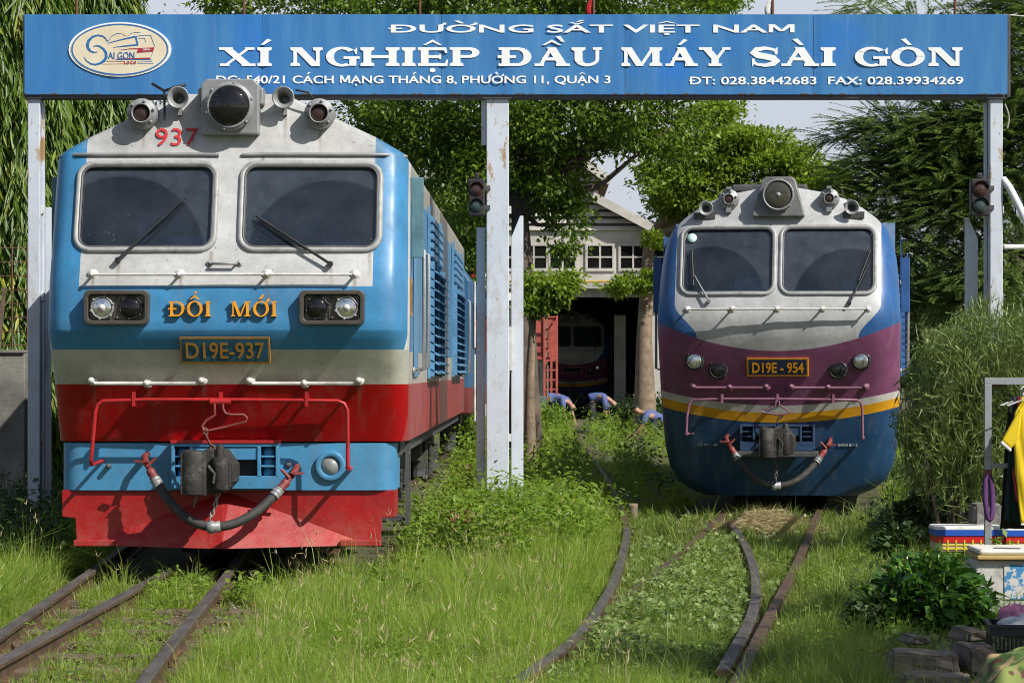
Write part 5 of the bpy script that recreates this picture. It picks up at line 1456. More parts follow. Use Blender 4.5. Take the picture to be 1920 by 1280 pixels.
# ------------------------------------------------------------------ people
def skin_mesh(name, pts, edges, rad, mat, parent, root_i=0, sub=1):
    me = bpy.data.meshes.new(name); bm = bmesh.new()
    lay = bm.verts.layers.skin.verify()
    vs = [bm.verts.new(p) for p in pts]
    for i, v in enumerate(vs): v[lay].radius = (rad[i], rad[i]); v[lay].use_root = (i == root_i)
    for a, b in edges: bm.edges.new((vs[a], vs[b]))
    bm.to_mesh(me); bm.free()
    for p in me.polygons: p.use_smooth = True
    o = mesh_obj(name, me, mat, parent)
    k = o.modifiers.new('skin', 'SKIN'); k.use_smooth_shade = True
    o.modifiers.new('sub', 'SUBSURF').levels = sub; o.modifiers['sub'].render_levels = sub
    return o
def person(loc, rz, J, lab, hat=False):
    """J: dict of joints; one continuous body, hair and clothing as children"""
    r = empty('person', loc, rz, lab, 'person', 'workers weeding the yard')
    names = ['hip', 'belly', 'chest', 'neck', 'head', 'crown', 'kneeL', 'ankL', 'toeL', 'kneeR', 'ankR', 'toeR', 'shL', 'elL', 'wrL', 'shR', 'elR', 'wrR']
    radd = dict(hip=.13, belly=.12, chest=.14, neck=.06, head=.095, crown=.085, kneeL=.065, ankL=.04, toeL=.035, kneeR=.065, ankR=.04, toeR=.035, shL=.065, elL=.045, wrL=.03, shR=.065, elR=.045, wrR=.03)
    pts = [Vector(J[n]) for n in names]; rad = [radd[n] for n in names]; ix = {n: i for i, n in enumerate(names)}
    E_ = [('hip', 'belly'), ('belly', 'chest'), ('chest', 'neck'), ('neck', 'head'), ('head', 'crown'), ('hip', 'kneeL'), ('kneeL', 'ankL'), ('ankL', 'toeL'), ('hip', 'kneeR'), ('kneeR', 'ankR'), ('ankR', 'toeR'), ('chest', 'shL'), ('shL', 'elL'), ('elL', 'wrL'), ('chest', 'shR'), ('shR', 'elR'), ('elR', 'wrR')]
    E_ = [(ix[a], ix[b]) for a, b in E_]
    for s in 'LR':
        wv = Vector(J['wr' + s]); d = (wv - Vector(J['el' + s])).normalized(); pa = len(pts); pts.append(wv + d * .07); rad.append(.032); E_.append((ix['wr' + s], pa))
        a, b = frame_of(d)
        for k, (o_, L_) in enumerate(((-.035, .075), (-.012, .09), (.012, .085), (.034, .065))):
            i0 = len(pts); pts += [wv + d * .10 + a * o_, wv + d * (.10 + L_ * .6) + a * o_ * 1.1 + b * .01, wv + d * (.10 + L_) + a * o_ * 1.1 + b * .03]; rad += [.011, .01, .008]; E_ += [(pa, i0), (i0, i0 + 1), (i0 + 1, i0 + 2)]
        i0 = len(pts); pts += [wv + d * .05 + a * .05, wv + d * .09 + a * .07]; rad += [.012, .01]; E_ += [(pa, i0), (i0, i0 + 1)]
    skin_mesh('body', pts, E_, rad, M['skin'], r)
    sh_n = ['belly', 'chest', 'shL', 'elL', 'shR', 'elR', 'hip']
    p = [Vector(J[n]) for n in sh_n]; p[3] = p[2].lerp(p[3], .9); p[5] = p[4].lerp(p[5], .9); p[6] = Vector(J['hip']).lerp(Vector(J['belly']), .08)
    skin_mesh('shirt', p, [(0, 1), (1, 2), (2, 3), (1, 4), (4, 5), (0, 6)], [.17, .18, .09, .075, .09, .075, .18], M['shirt_blue'], r)
    tr = ['hip', 'kneeL', 'ankL', 'kneeR', 'ankR']; p = [Vector(J[n]) for n in tr]
    skin_mesh('trousers', p, [(0, 1), (1, 2), (0, 3), (3, 4)], [.165, .1, .075, .1, .075], M['trouser'], r)
    hd = Vector(J['head']); cr = Vector(J['crown']); d = (cr - hd).normalized()
    skin_mesh('hair', [hd + d * .02 + Vector(J['hb']) * .03, cr + d * .015], [(0, 1)], [.1, .09], M['hair'], r)
    m = MB()
    f = -Vector(J['hb']); a = d.cross(f).normalized()
    m.lathe(hd + f * .085, f, [(0, .02), (.03, .015), (.04, .001)], 8)
    for s in (-1, 1): m.lathe(hd + a * s * .095, a * s, [(0, .03), (.015, .025), (.02, .001)], 8)
    m.build('face', M['skin'], r)
    m = MB()
    for s in (-1, 1): m.lathe(hd + f * .085 + a * s * .035 + d * .02, f, [(0, .014), (.008, .01), (.01, .001)], 8)
    m.build('eye', M['hair'], r)
YP = 85.0
bend = dict(hip=(-.22, 0, .86), belly=(-.05, 0, .92), chest=(.2, 0, .83), neck=(.36, -.02, .74), head=(.46, -.03, .64), crown=(.5, -.03, .53), hb=(.7, 0, .5),
            kneeL=(-.1, -.13, .47), ankL=(-.16, -.14, .06), toeL=(.02, -.15, .0), kneeR=(-.06, .13, .47), ankR=(-.2, .14, .06), toeR=(-.02, .15, .0),
            shL=(.22, -.19, .78), elL=(.28, -.24, .5), wrL=(.36, -.2, .26), shR=(.22, .19, .78), elR=(.3, .22, .5), wrR=(.4, .18, .26))
person((at(1049, 0, YP).x, YP, -.13), R(-30), bend, 'person in blue shirt bending down over the weeds below the red tank')
b2_ = dict(bend); b2_.update(head=(.5, -.02, .72), crown=(.58, -.02, .64), belly=(-.03, 0, .97), chest=(.22, 0, .92), neck=(.4, 0, .82), shL=(.25, -.19, .88), shR=(.25, .19, .88))
person((at(1119, 0, YP).x, YP, -.13), R(-8), b2_, 'person in blue shirt and dark trousers bending in front of the shed bay')
cr = dict(hip=(-.2, 0, .42), belly=(-.02, 0, .52), chest=(.22, 0, .6), neck=(.36, 0, .64), head=(.46, 0, .68), crown=(.5, 0, .8), hb=(-.8, 0, .3), kneeL=(.2, -.18, .4), ankL=(-.05, -.2, .06), toeL=(.12, -.2, 0), kneeR=(.15, .2, .3), ankR=(-.2, .2, .06), toeR=(-.05, .2, 0),
          shL=(.24, -.2, .58), elL=(.36, -.24, .32), wrL=(.5, -.18, .14), shR=(.24, .2, .58), elR=(.36, .24, .32), wrR=(.5, .18, .14))
person((at(1228, 0, 71).x, 71, -.1), R(188), cr, 'person in blue shirt crouching low beside the rounded locomotive')

# ------------------------------------------------------------------ market things on the right
M['rack_grey'] = simple('galvanised tube', (.30, .32, .35), .5, .2, .2, 9, .1, (.2, .12, .08))
def rack():
    Y = 24.0; x0 = at(1852, 0, Y).x; zb = Z(985, Y); zt = Z(714, Y)
    r = empty('clothes_rack', (x0, Y, zb), 0, 'grey square-tube clothes rack at the right edge', 'rack')
    h = zt - zb; m = MB(); m.b2(-.028, .028, -.028, .028, -.35, h - .03); m.build('upright', M['rack_grey'], r, bevel=.004); m = MB(); m.b2(1.0, 1.056, -.028, .028, -.35, h - .03); m.build('upright', M['rack_grey'], r, bevel=.004)
    m = MB(); m.b2(-.028, 1.06, -.028, .028, h - .03, h + .025); m.build('top_bar', M['rack_grey'], r, bevel=.004)
    m = MB(); m.b2(.03, 1.0, -.02, .02, .47, .51); m.build('cross_bar', M['rack_grey'], r, bevel=.003)
    m = MB(); m.b2(.0, .12, .03, .05, h - .05, h - .01); m.b2(-.032, .032, -.032, .032, .40, .46); m.build('rust_weld', M['rust'], r)
    def garment(name, lab, cat, outline, dx, y, mat, trim=None, ph=0.0, sleeve=None, grp=None):
        n = 26; mz = 26
        rr = empty(name, (x0 + dx + .04, Y + y, zt - .13), 0, lab, cat, grp)
        V = []; F = []; ts = np.linspace(0, 1, mz)
        for t in ts:
            z = -outline[-1][0] * t; wl = np.interp(-z, [o[0] for o in outline], [o[1] for o in outline]); wr = np.interp(-z, [o[0] for o in outline], [o[2] for o in outline])
            for i in range(n):
                u = i / (n - 1); fold = .009 * math.sin(u * 13 + ph + 3 * t) * (.25 + t) + .006 * math.sin(u * 31 + 2 * ph - t * 9) + .006 * math.sin(t * 24 + u * 7 + ph)
                V.append((wl + (wr - wl) * u, fold, z))
        for a in range(mz - 1):
            for b in range(n - 1): k = a * n + b; F.append((k, k + 1, k + n + 1, k + n))
        mb = MB(); mb.smooth = True; mb.add(V, F); o = mb.build('cloth', mat, rr); s = o.modifiers.new('s', 'SOLIDIFY'); s.thickness = .02; s.offset = 0
        if sleeve:
            for (pts, tr) in sleeve:
                mb = MB(); mb.prism(pts, -.022, .022); so_ = mb.build('sleeve', mat, rr, bevel=.018, seg=3)
                if tr: mb = MB(); mb.prism(tr, -.027, .027); mb.build('cuff', trim, so_, bevel=.008)
        if trim:
            mb = MB(); z = -outline[-1][0]
            pts = [(V[(mz - 1) * n + i][0], V[(mz - 1) * n + i][1], z) for i in range(n)]; mb.tube(pts, .014, 6); mb.build('hem', trim, rr)
        hg = MB(); hg.tube([(.2, 0, .06), (.22, 0, .085), (.24, 0, .06), (.22, 0, .03), (.22, 0, -.0), (.05, 0, -.07)], .006, 6); hg.tube([(.22, 0, .0), (.40, 0, -.07)], .006, 6); hg.build('hanger', M['silver'], rr)
        return rr
    yel = simple('yellow jersey cloth', (.72, .52, .008), .8, 0, .12, 5); wht = simple('white trim cloth', (.7, .7, .72), .8, 0, .1)
    garment('shirt', 'yellow short-sleeved shirt with white trim hanging on the rack', 'shirt', [(.06, .16, .34), (.1, .11, .42), (.25, .09, .5), (.6, .11, .5), (1.03, .15, .5)], .05, -.18, yel, wht, .4,
            [([(.17, -.075), (.135, -.10), (-.005, -.35), (.075, -.42), (.135, -.33)], [(-.005, -.352), (-.018, -.375), (.066, -.446), (.075, -.422)]), ([(.42, -.09), (.46, -.11), (.6, -.36), (.52, -.42), (.46, -.32)], [(.6, -.362), (.61, -.385), (.53, -.446), (.52, -.422)])], 'clothes on the rack')
    garment('dark_garment', 'dark green garment hanging next to the yellow shirt', 'garment', [(.02, .14, .3), (.4, .11, .3), (1.02, .06, .33)], .02, -.06, simple('dark green cloth', (.012, .03, .028), .9), None, 1.4, None, 'clothes on the rack')
    garment('black_garment', 'black garment on a white hanger behind the yellow shirt', 'garment', [(.0, .13, .4), (.3, .10, .42), (1.08, .05, .44)], .02, .06, simple('black cloth', (.012, .011, .013), .9), None, 2.2, None, 'clothes on the rack')
    garment('pink_garment', 'pink-red cloth peeping out beside the yellow shirt', 'garment', [(.5, .14, .3), (.62, .10, .3), (.85, .13, .3)], .05, -.11, simple('pink red cloth', (.5, .05, .09), .9), None, 3.1, None, 'clothes on the rack')
    m = MB(); m.smooth = True; m.tube([(x0 + .03 * math.sin(t) - .0, Y - .06 + .05 * math.cos(t), Z(930, Y) + .19 * math.cos(t * 1.0)) for t in [i * math.pi / 8 for i in range(16)]], .022, 8, True)
    tag(m.build('purple_cord', simple('purple cloth', (.09, .03, .13), .9, 0, .4, 14, .3)), 'loop of purple cloth slung around the rack upright', 'cloth')
rack()
def foam_box(name, px0, px1, py0, py1, Y, dpt, lab, stripes, yaw=0.0, grp=None):
    k = Y / FPX; wd = (px1 - px0) * k; h = (py1 - py0) * k; z0 = Z(py1, Y)
    r = empty(name, (at((px0 + px1) / 2, 0, Y).x, Y, z0), yaw, lab, 'box', grp)
    foam = simple('foam box white', (.66, .67, .66), .8, 0, .15, 6, .05, (.35, .32, .27))
    lid = h * .28 if stripes else h * .2
    m = MB(); m.b2(-wd / 2, wd / 2, 0, dpt, 0, h - lid); m.build('tub', foam if not stripes else simple('cream foam', (.62, .52, .33), .8, 0, .2, 5), r, bevel=.015)
    m = MB(); m.b2(-wd / 2 - .012, wd / 2 + .012, -.012, dpt + .012, h - lid + .002, h); m.build('lid', foam, r, bevel=.02)
    if stripes:
        m = MB(); m.b2(-wd / 2 - .014, wd / 2 + .014, -.014, dpt * .9, h - lid - .02, h - lid + .5 * lid); m.build('blue_tape', simple('blue tape', (.02, .1, .5), .35, 0, .1), r)
        m = MB(); m.b2(-wd / 2 - .006, wd / 2 + .006, -.006, dpt * .9, h * .36, h - lid - .022); m.build('red_tape', simple('red tape', (.6, .015, .02), .35, 0, .1), r)
        m = MB()
        for z in (.02, .05, .08): m.b2(-wd / 2 - .004, wd / 2 * .3, -.005, .0, z, z + .012)
        for q in range(7): xx = -wd / 2 + .02 + q * .07; m.b2(xx, xx + .012, -.0062, .0, .005, .1)
        m.build('yellow_net', simple('yellow net', (.75, .6, .03), .5), r)
    return r
foam_box('foam_box', 1756, 1880, 986, 1034, 24.7, .42, 'white foam box with blue and red tape stripes at the right edge', True, grp='foam boxes')
foam_box('foam_box', 1888, 2010, 987, 1034, 24.8, .42, 'second blue-taped foam box cut off by the right edge', True, grp='foam boxes')
foam_box('foam_box', 1785, 1832, 963, 985, 26.6, .3, 'small cream foam box behind the striped foam box', False, grp='foam boxes')
def big_box():
    Y = 20.0; r = empty('lidded_block', (at(1900, 0, Y).x, Y, Z(1150, Y)), 0, 'big dirty white chest with a foam lid and torn blue label', 'chest')
    k = Y / FPX; h = (1150 - 1050) * k
    m = MB(); V = [(-.28, 0, 0), (.45, 0, 0), (.45, .55, 0), (-.28, .55, 0), (-.255, .02, h), (.45, .02, h), (.45, .55, h), (-.255, .55, h)]
    m.add(V, [(0, 3, 2, 1), (4, 5, 6, 7), (0, 1, 5, 4), (1, 2, 6, 5), (2, 3, 7, 6), (3, 0, 4, 7)]); m.build('tub', simple('dirty foam', (.5, .49, .47), .85, 0, .35, 5, .25, (.22, .2, .17)), r, bevel=.02)
    m = MB(); m.b2(-.25, .47, -.03, .58, h + .004, h + .035); m.build('lid_edge', simple('brown foam edge', (.48, .33, .12), .8, 0, .2), r, bevel=.01)
    m = MB(); m.b2(-.235, .46, -.015, .57, h + .036, h + .075); m.build('lid', simple('foam lid', (.7, .67, .6), .75, 0, .2, 5, .1, (.45, .36, .22)), r, bevel=.018)
    s = SH('torn blue print'); c = s.mix(s.ramp(s.noise(16, 6), .46, .5), (.04, .2, .42), (.5, .49, .47)); s.set(col=c, rough=.6)
    m = MB(); m.add([(-.06, -.0005, .1), (.3, -.0005, .1), (.3, .0155, h - .03), (-.06, .0155, h - .03)], [(0, 1, 2, 3)]); lo = m.build('label', s.m, r); lo.location = (0, -.004, 0)
    m = MB(); m.bar((-.12, .1, h + .08), (.05, .02, h + .08), .03, .004); m.build('strap', M['darkgrey'], r)
big_box()
def block(name, px0, px1, py0, py1, Y, dpt, lab, cat, mat, yaw=0, grp=None, sub=3, amp=.02):
    k = Y / FPX; wd = (px1 - px0) * k; h = (py1 - py0) * k
    bm = bmesh.new(); bmesh.ops.create_cube(bm, size=1); bmesh.ops.bevel(bm, geom=bm.edges[:], offset=.09, segments=2, affect='EDGES'); bmesh.ops.subdivide_edges(bm, edges=bm.edges[:], cuts=sub, use_grid_fill=True)
    rr = random.Random(px0)
    for v in bm.verts:
        c = v.co; q = np.array([c.x * 3, c.y * 3, c.z * 3]); d = math.sin(q[0] * 1.7 + px0) * math.sin(q[1] * 1.9 + 1) + .6 * math.sin(q[2] * 2 + q[0] * 2.3) + rr.uniform(-.25, .25)
        v.co = Vector((c.x * wd, c.y * dpt, c.z * h)) + c.normalized() * d * amp
    me = bpy.data.meshes.new(name); bm.to_mesh(me); bm.free()
    o = mesh_obj(name, me, mat); o.location = (at((px0 + px1) / 2, 0, Y).x, Y + dpt / 2, Z(py1, Y) + h / 2); o.rotation_euler = (0, 0, yaw)
    return tag(o, lab, cat, grp)
stone = simple('dirty kerb stone', (.25, .2, .155), .9, 0, .45, 6, .5, (.07, .055, .045))
block('kerb_stone', 1672, 1803, 1226, 1268, 15.6, .35, 'long broken kerb stone in front of the glossy bush', 'stone', stone, R(-4), 'broken kerb stones', 3, .012)
block('kerb_stone', 1808, 1868, 1214, 1262, 15.7, .4, 'blocky kerb stone left of the black crate', 'stone', stone, R(7), 'broken kerb stones', 3, .014)
block('kerb_stone', 1800, 1856, 1182, 1203, 16.6, .3, 'upper tilted stone slab beneath the big bush', 'stone', stone, R(15), 'broken kerb stones', 3, .015)
block('kerb_stone', 1690, 1825, 1268, 1300, 14.9, .3, 'pale lower kerb stone at the bottom edge', 'stone', stone, R(-2), 'broken kerb stones', 3, .01)
block('kerb_stone', 1700, 1735, 1192, 1208, 16.3, .2, 'small flat stone lying in the dirt under the bush', 'stone', stone, R(20), 'broken kerb stones', 2, .01)
block('concrete_block', 1828, 1885, 946, 990, 25.0, .4, 'grey concrete block at the foot of the clothes rack', 'block', M['concrete'], 0, None, 3, .008)
def crate():
    Y = 15.9; x = at(1856, 0, Y).x; z0 = Z(1240, Y); h = Z(1176, Y) - z0; wd = .5
    r = empty('plastic_crate', (x, Y, z0), R(-5), 'black slatted plastic crate in the lower right corner', 'crate')
    m = MB()
    for (a, b, c, d) in ((0, wd, 0, .015), (0, wd, .36, .375), (0, .015, .015, .36), (wd - .015, wd, .015, .36)):
        m.b2(a, b, c, d, 0, .03); m.b2(a, b, c, d, h - .045, h)
        if b - a > .1:
            for q in range(22): xx = a + .004 + q * (b - a - .02) / 21; m.b2(xx, xx + .010, c + .002, d - .002, .03, h - .045)
        else:
            for q in range(16): yy = c + .004 + q * (d - c - .02) / 15; m.b2(a + .002, b - .002, yy, yy + .010, .03, h - .045)
    rm = MB()
    for (a, b, c, d) in ((-.008, wd + .008, -.008, .014), (-.008, wd + .008, .362, .383), (-.008, .014, .014, .362), (wd - .014, wd + .008, .014, .362)): rm.b2(a, b, c, d, h + .001, h + .016)
    rm.build('rim', M['black'], r)
    m.b2(.016, wd - .016, .016, .36, .01, .02); m.build('crate_body', simple('black plastic', (.016, .016, .02), .4, 0, .2), r)
    def bag(name, c, rad, mat, lab, seed):
        bm = bmesh.new(); bmesh.ops.create_icosphere(bm, subdivisions=4, radius=1)
        for v in bm.verts:
            p = v.co; d = 1 + .12 * math.sin(p.x * 7 + seed) * math.sin(p.y * 9 + p.z * 5) + .06 * math.sin(p.x * 19 + p.z * 17 + seed); v.co = Vector((p.x * rad[0], p.y * rad[1], p.z * rad[2])) * d
        me = bpy.data.meshes.new(name); bm.to_mesh(me); bm.free()
        for p in me.polygons: p.use_smooth = True
        o = mesh_obj(name, me, mat); o.location = Vector((x, Y, z0)) + Vector(c); tag(o, lab, 'bag')
    bag('plastic_bag', (.3, .18, h - .01), (.23, .15, .075), simple('white plastic film', (.62, .64, .68), .3, 0, .1, 4), 'crumpled white plastic bag filling the black crate', 1)
    bag('pink_bag', (.17, .22, h + .05), (.09, .06, .06), simple('pink print film', (.55, .2, .36), .3, 0, .5, 30), 'pink and white printed bag on top of the black crate', 4)
crate()
def camo():
    Y = 12.6; n = 60; V = []; F = []
    for i in range(n):
        for j in range(n):
            u, v = i / (n - 1), j / (n - 1); x = at(1775, 0, Y).x + u * .66; y = Y - .35 + v * .7
            e = min(1, u * 3.2) * min(1, v * 5) * min(1, (1 - v) * 5)
            z = -.12 + .46 * (e ** .6) * (.72 + .28 * min(1, u * 2)) + .012 * math.sin(u * 23 + v * 9) + .01 * math.sin(v * 31 - u * 11)
            V.append((x, y, z))
    for i in range(n - 1):
        for j in range(n - 1): k = i * n + j; F.append((k, k + 1, k + n + 1, k + n))
    s = SH('camouflage cloth'); n1 = s.noise(9, 2); n2 = s.noise(7, 2, (1.3, 1, 1)); c = s.mix(s.ramp(n1, .46, .52), (.34, .24, .12), (.07, .14, .03)); c = s.mix(s.ramp(n2, .53, .58), c, (.22, .27, .07)); c = s.mix(s.ramp(s.noise(12, 2), .6, .63), c, (.12, .05, .03)); s.set(col=c, rough=.8)
    m = MB(); m.smooth = True; m.add(V, F); o = m.build('camouflage_tarp', s.m); tag(o, 'camouflage cloth heaped in the bottom right corner', 'cloth')
camo()
def small_things():
    p = at(862, 966, 24.2)
    r = empty('track_marker', (p.x, 24.2, -.1), R(12), 'rusty red iron lump sticking out of the weeds right of the red plough', 'marker')
    m = MB(); m.b2(-.075, .075, -.06, .06, 0, .44); m.b2(-.1, .1, -.08, .08, .40, .47); m.build('stump', M['valve'], r, bevel=.015)
    m = MB()
    for xx in (-.06, .06): m.lathe((xx, 0, .47), (0, 0, 1), [(0, .025), (.03, .022), (.032, .001)], 6, False)
    m.b2(-.03, .03, -.088, -.08, .2, .38); m.build('bolt', M['rust'], r)
    p = at(1187, 960, 33.0)
    m = MB(); m.lathe((p.x, 33, -.2), (0, 0, 1), [(0, .055), (.2, .05), (.25, .058), (.26, .045), (.24, .001)], 12)
    tag(m.build('iron_stub', M['bark_pale']), 'short pale iron stub beside the curved rail in the grass', 'stub')
small_things()
# ------------------------------------------------------------------ vegetation
LEAF = dict(
 mast=leafmat('mast tree leaf', (.022, .065, .010), (.14, .24, .022), (.36, .36, .035), .42, .3, .5),
 big=leafmat('dense tree leaf', (.045, .10, .013), (.15, .25, .026), (.33, .42, .045), .4, .4, .5),
 layered=leafmat('layered tree leaf', (.09, .18, .016), (.24, .35, .035), (.38, .47, .06), .45, .4, .4),
 feather=leafmat('feathery leaf', (.07, .14, .04), (.18, .28, .075), (.32, .38, .11), .5, .3, .4),
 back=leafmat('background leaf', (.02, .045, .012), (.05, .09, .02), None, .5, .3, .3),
 pencil=leafmat('pencil shrub stem', (.055, .10, .022), (.22, .30, .085), (.38, .45, .18), .5, .2, 1.5),
 glossy=leafmat('glossy bush leaf', (.025, .075, .014), (.07, .18, .025), (.20, .34, .03), .22, .3, 3, .5),
 weed=leafmat('weed leaf', (.09, .18, .018), (.22, .35, .04), (.32, .42, .07), .5, .4, 1.2),
 darkweed=leafmat('dark weed leaf', (.02, .05, .012), (.05, .10, .02), None, .5, .3, 1.2),
 ivy=leafmat('ground ivy leaf', (.06, .12, .025), (.25, .35, .10), (.38, .46, .18), .5, .3, 2),
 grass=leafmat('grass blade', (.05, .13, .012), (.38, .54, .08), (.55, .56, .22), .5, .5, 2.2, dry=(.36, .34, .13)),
 dgrass=leafmat('dark grass blade', (.04, .10, .012), (.26, .38, .065), (.46, .46, .2), .5, .45, 2.2, dry=(.30, .27, .12)),  # darker copy of the grass blade, shade put into its colour
 straw=leafmat('dry straw', (.30, .24, .12), (.55, .46, .26), None, .7, .2, 2),
 dry=leafmat('dry leaf', (.10, .045, .025), (.22, .10, .06), None, .7, .2, 2))

def unit(n, r): v = r.normal(size=(n, 3)); return nrm(v)
def crown_pts(blobs, n, r, flat=.6, tight=.26, subs=14):
    """leaf positions gathered in clumps on and inside ellipsoids, outward directions"""
    wt = np.array([b[1] * b[2] * b[3] for b in blobs]) ** .7; wt = wt / wt.sum(); Ps = []; Os = []
    for b, w_ in zip(blobs, wt):
        k = max(6, int(n * w_)); c = np.array(b[0]); rad = np.array(b[1:4])
        d = unit(subs, r); sc = c + d * rad * r.uniform(.35, 1.0, (subs, 1)) ** .6
        pick = r.integers(0, subs, k); sz = r.uniform(.6, 1.3, subs)[pick, None]
        off = r.normal(size=(k, 3)) * np.array([1, 1, flat]) * tight * rad.mean() * sz
        P = sc[pick] + off; Ps.append(P); Os.append(nrm((P - c) / rad + .6 * off / (rad.mean() * tight)))
    return np.concatenate(Ps), np.concatenate(Os)
def blob(px, py, rx_, rz_, Y, ry=None):
    c = at(px, py, Y); k = Y / FPX
    return ((c.x, c.y, c.z), rx_ * k, (ry if ry else (rx_ + rz_) * k * .6), rz_ * k)
def limb_tubes(mb, base, blobs, r0, rnd, n=None):
    for b in blobs[:n]:
        e = Vector(b[0]); s = Vector(base); mid = s.lerp(e, .5) + Vector((rnd.uniform(-.2, .2), rnd.uniform(-.2, .2), -.12 * (e - s).length * rnd.random()))
        k = min(1, .4 + b[1] * .3)
        mb.tube([s, s.lerp(mid, .5) + Vector((0, 0, .05)), mid, mid.lerp(e, .55), e], [r0 * k, r0 * k * .75, r0 * k * .55, r0 * k * .35, r0 * k * .12], 7)
        for q in range(4):
            d = Vector((rnd.uniform(-1, 1) * b[1], rnd.uniform(-1, 1) * b[2], rnd.uniform(-.4, .9) * b[3])) * .8
            p0 = mid.lerp(e, rnd.uniform(.2, .9)); mb.tube([p0, p0 + d * .5 + Vector((0, 0, .03)), p0 + d], [r0 * .16, r0 * .1, r0 * .03], 5)
def tree(name, lab, trunk, tr, blobs, n, L, W, leaf, bark='bark', seed=1, flat=.6, tight=.26, subs=14, fork=None, droop=.1, group=None, limb=.45, up=.8):
    r = np.random.default_rng(seed); rnd = random.Random(seed)
    root = empty(name, trunk[0], 0, lab, 'tree', group); o0 = Vector(trunk[0])
    mb = MB(); mb.tube([Vector(p) - o0 for p in trunk], [tr * (1 - .45 * i / (len(trunk) - 1)) * (1.25 if i == 0 else 1) for i in range(len(trunk))], 12)
    rel = [((Vector(b[0]) - o0), b[1], b[2], b[3]) for b in blobs]
    limb_tubes(mb, Vector(fork or trunk[-1]) - o0, rel, tr * limb, rnd)
    mb.build('trunk', M[bark], root)
    P, O = crown_pts(rel, n, r, flat, tight, subs)
    D = nrm(O * .6 + unit(len(P), r) * .8 + np.array([0, 0, -.15])); N = nrm(unit(len(P), r) * .7 + np.array([0, 0, up]))
    leaves('crown', P, D, N, L * r.uniform(.7, 1.3, len(P)), W * r.uniform(.7, 1.3, len(P)), LEAF[leaf], root, droop=droop)
    return root

def mast_tree(px, Y, rad, z1, n, lab, seed):
    r = np.random.default_rng(seed); x = at(px, 0, Y).x
    root = empty('mast_tree', (x, Y, -.1), 0, lab, 'tree', 'drooping mast trees at the left edge')
    MB().tube([(0, 0, -.2), (.05, 0, z1 * .5), (0, 0, z1)], [.14, .1, .03], 10).build('trunk', M['bark'], root)
    nb = n // 26; Ps = []; Ds = []
    a = r.uniform(0, 6.283, nb); z = r.uniform(.3, z1, nb) ; rr = rad * np.minimum(1, (z1 + 1.5 - z) / 3) * r.uniform(.55, 1.1, nb)
    for i in range(nb):
        t = np.linspace(.2, 1, 26); hx = rr[i] * np.sin(t * 1.5); hz = -.9 * rad * t ** 2 * r.uniform(.7, 1.3)
        p = np.stack([np.cos(a[i]) * hx, np.sin(a[i]) * hx, z[i] + hz], 1) + r.normal(size=(26, 3)) * .03
        Ps.append(p); out = np.array([math.cos(a[i]), math.sin(a[i]), 0]); side = np.array([-out[1], out[0], 0])
        Ds.append(out * .45 + side * r.uniform(-.7, .7, (26, 1)) + np.array([0, 0, -1.15]) + r.normal(size=(26, 3)) * .15)
    P = np.concatenate(Ps); P[:, 2] = np.maximum(P[:, 2], .1); D = nrm(np.concatenate(Ds)); N = nrm(unit(len(P), r) * .5 + np.stack([P[:, 0], P[:, 1], np.full(len(P), .3)], 1))
    leaves('crown', P, D, N, r.uniform(.17, .30, len(P)), r.uniform(.026, .044, len(P)), LEAF['mast'], root, fold=.2, droop=.12)
mast_tree(20, 34.5, .85, 7.6, 34000, 'drooping mast tree left of the left gate post', 11)
mast_tree(165, 35.5, .72, 7.8, 30000, 'drooping mast tree behind the oval emblem of the sign', 12)
mast_tree(-110, 36.5, .9, 8.0, 15000, 'mast tree partly cut off by the left edge', 13)

Yb = 52.0
bl = [blob(*b, Yb, d) for *b, d in [(715, 215, 75, 40, 1.6), (800, 250, 110, 75, 1.7), (880, 350, 70, 80, 1.3), (905, 240, 110, 80, 1.8), (1000, 300, 80, 70, 1.4), (1045, 330, 52, 80, 1.1), (1062, 425, 34, 60, .7), (1040, 250, 110, 60, 1.6), (1150, 222, 110, 48, 1.6), (1260, 235, 85, 52, 1.3), 
        (1000, 90, 330, 80, 2.6), (760, 60, 140, 60, 1.8), (1230, 70, 140, 70, 1.8), (600, 5, 150, 40, 1.6), (420, 0, 70, 30, 1.2), (900, -40, 260, 60, 2.4), (1150, -30, 200, 60, 2.2), (1340, -5, 60, 25, 1)]]
t0 = at(985, 860, Yb)
tree('broad_tree', 'large dense dark-green tree whose forked trunk stands behind the middle gate post', [(t0.x, Yb, -.2), (t0.x - .03, Yb, 2.0), (t0.x - .05, Yb, 3.4), (t0.x - .1, Yb, 4.3)], .27, bl, 70000, .115, .06, 'big', 'bark', 21, .5, .24, 20, None, limb=.55)
# slimmer trunks under the same canopy
Ys = 47.0; t1 = at(1000, 700, Ys)
bl = [blob(*b, Ys, .5) for b in [(1012, 552, 40, 34), (1035, 530, 38, 24), (1045, 545, 22, 20)]]
tree('young_tree', 'young tree with bright leaf sprays just right of the middle gate leaf', [(t1.x - .06, Ys, -.2), (t1.x - .05, Ys, 1.5), (t1.x, Ys, 2.6)], .09, bl, 3800, .10, .05, 'layered', 'bark_pale', 22, .7, .3, 10)
Yq = 58.0; t2 = at(880, 700, Yq)
bl = [blob(*b, Yq, 1.0) for b in [(860, 440, 50, 60), (885, 500, 34, 50), (850, 380, 50, 50), (900, 400, 40, 60), (848, 600, 20, 60)]]
tree('slim_tree', 'slim tree with dark foliage between the blue flank and the middle gate post', [(t2.x, Yq, -.2), (t2.x + .04, Yq, 1.6), (t2.x - .02, Yq, 3.4)], .17, bl, 9000, .12, .06, 'big', 'bark', 23, .6, .28, 12)
Yl = 76.0; t3 = at(1210, 780, Yl)
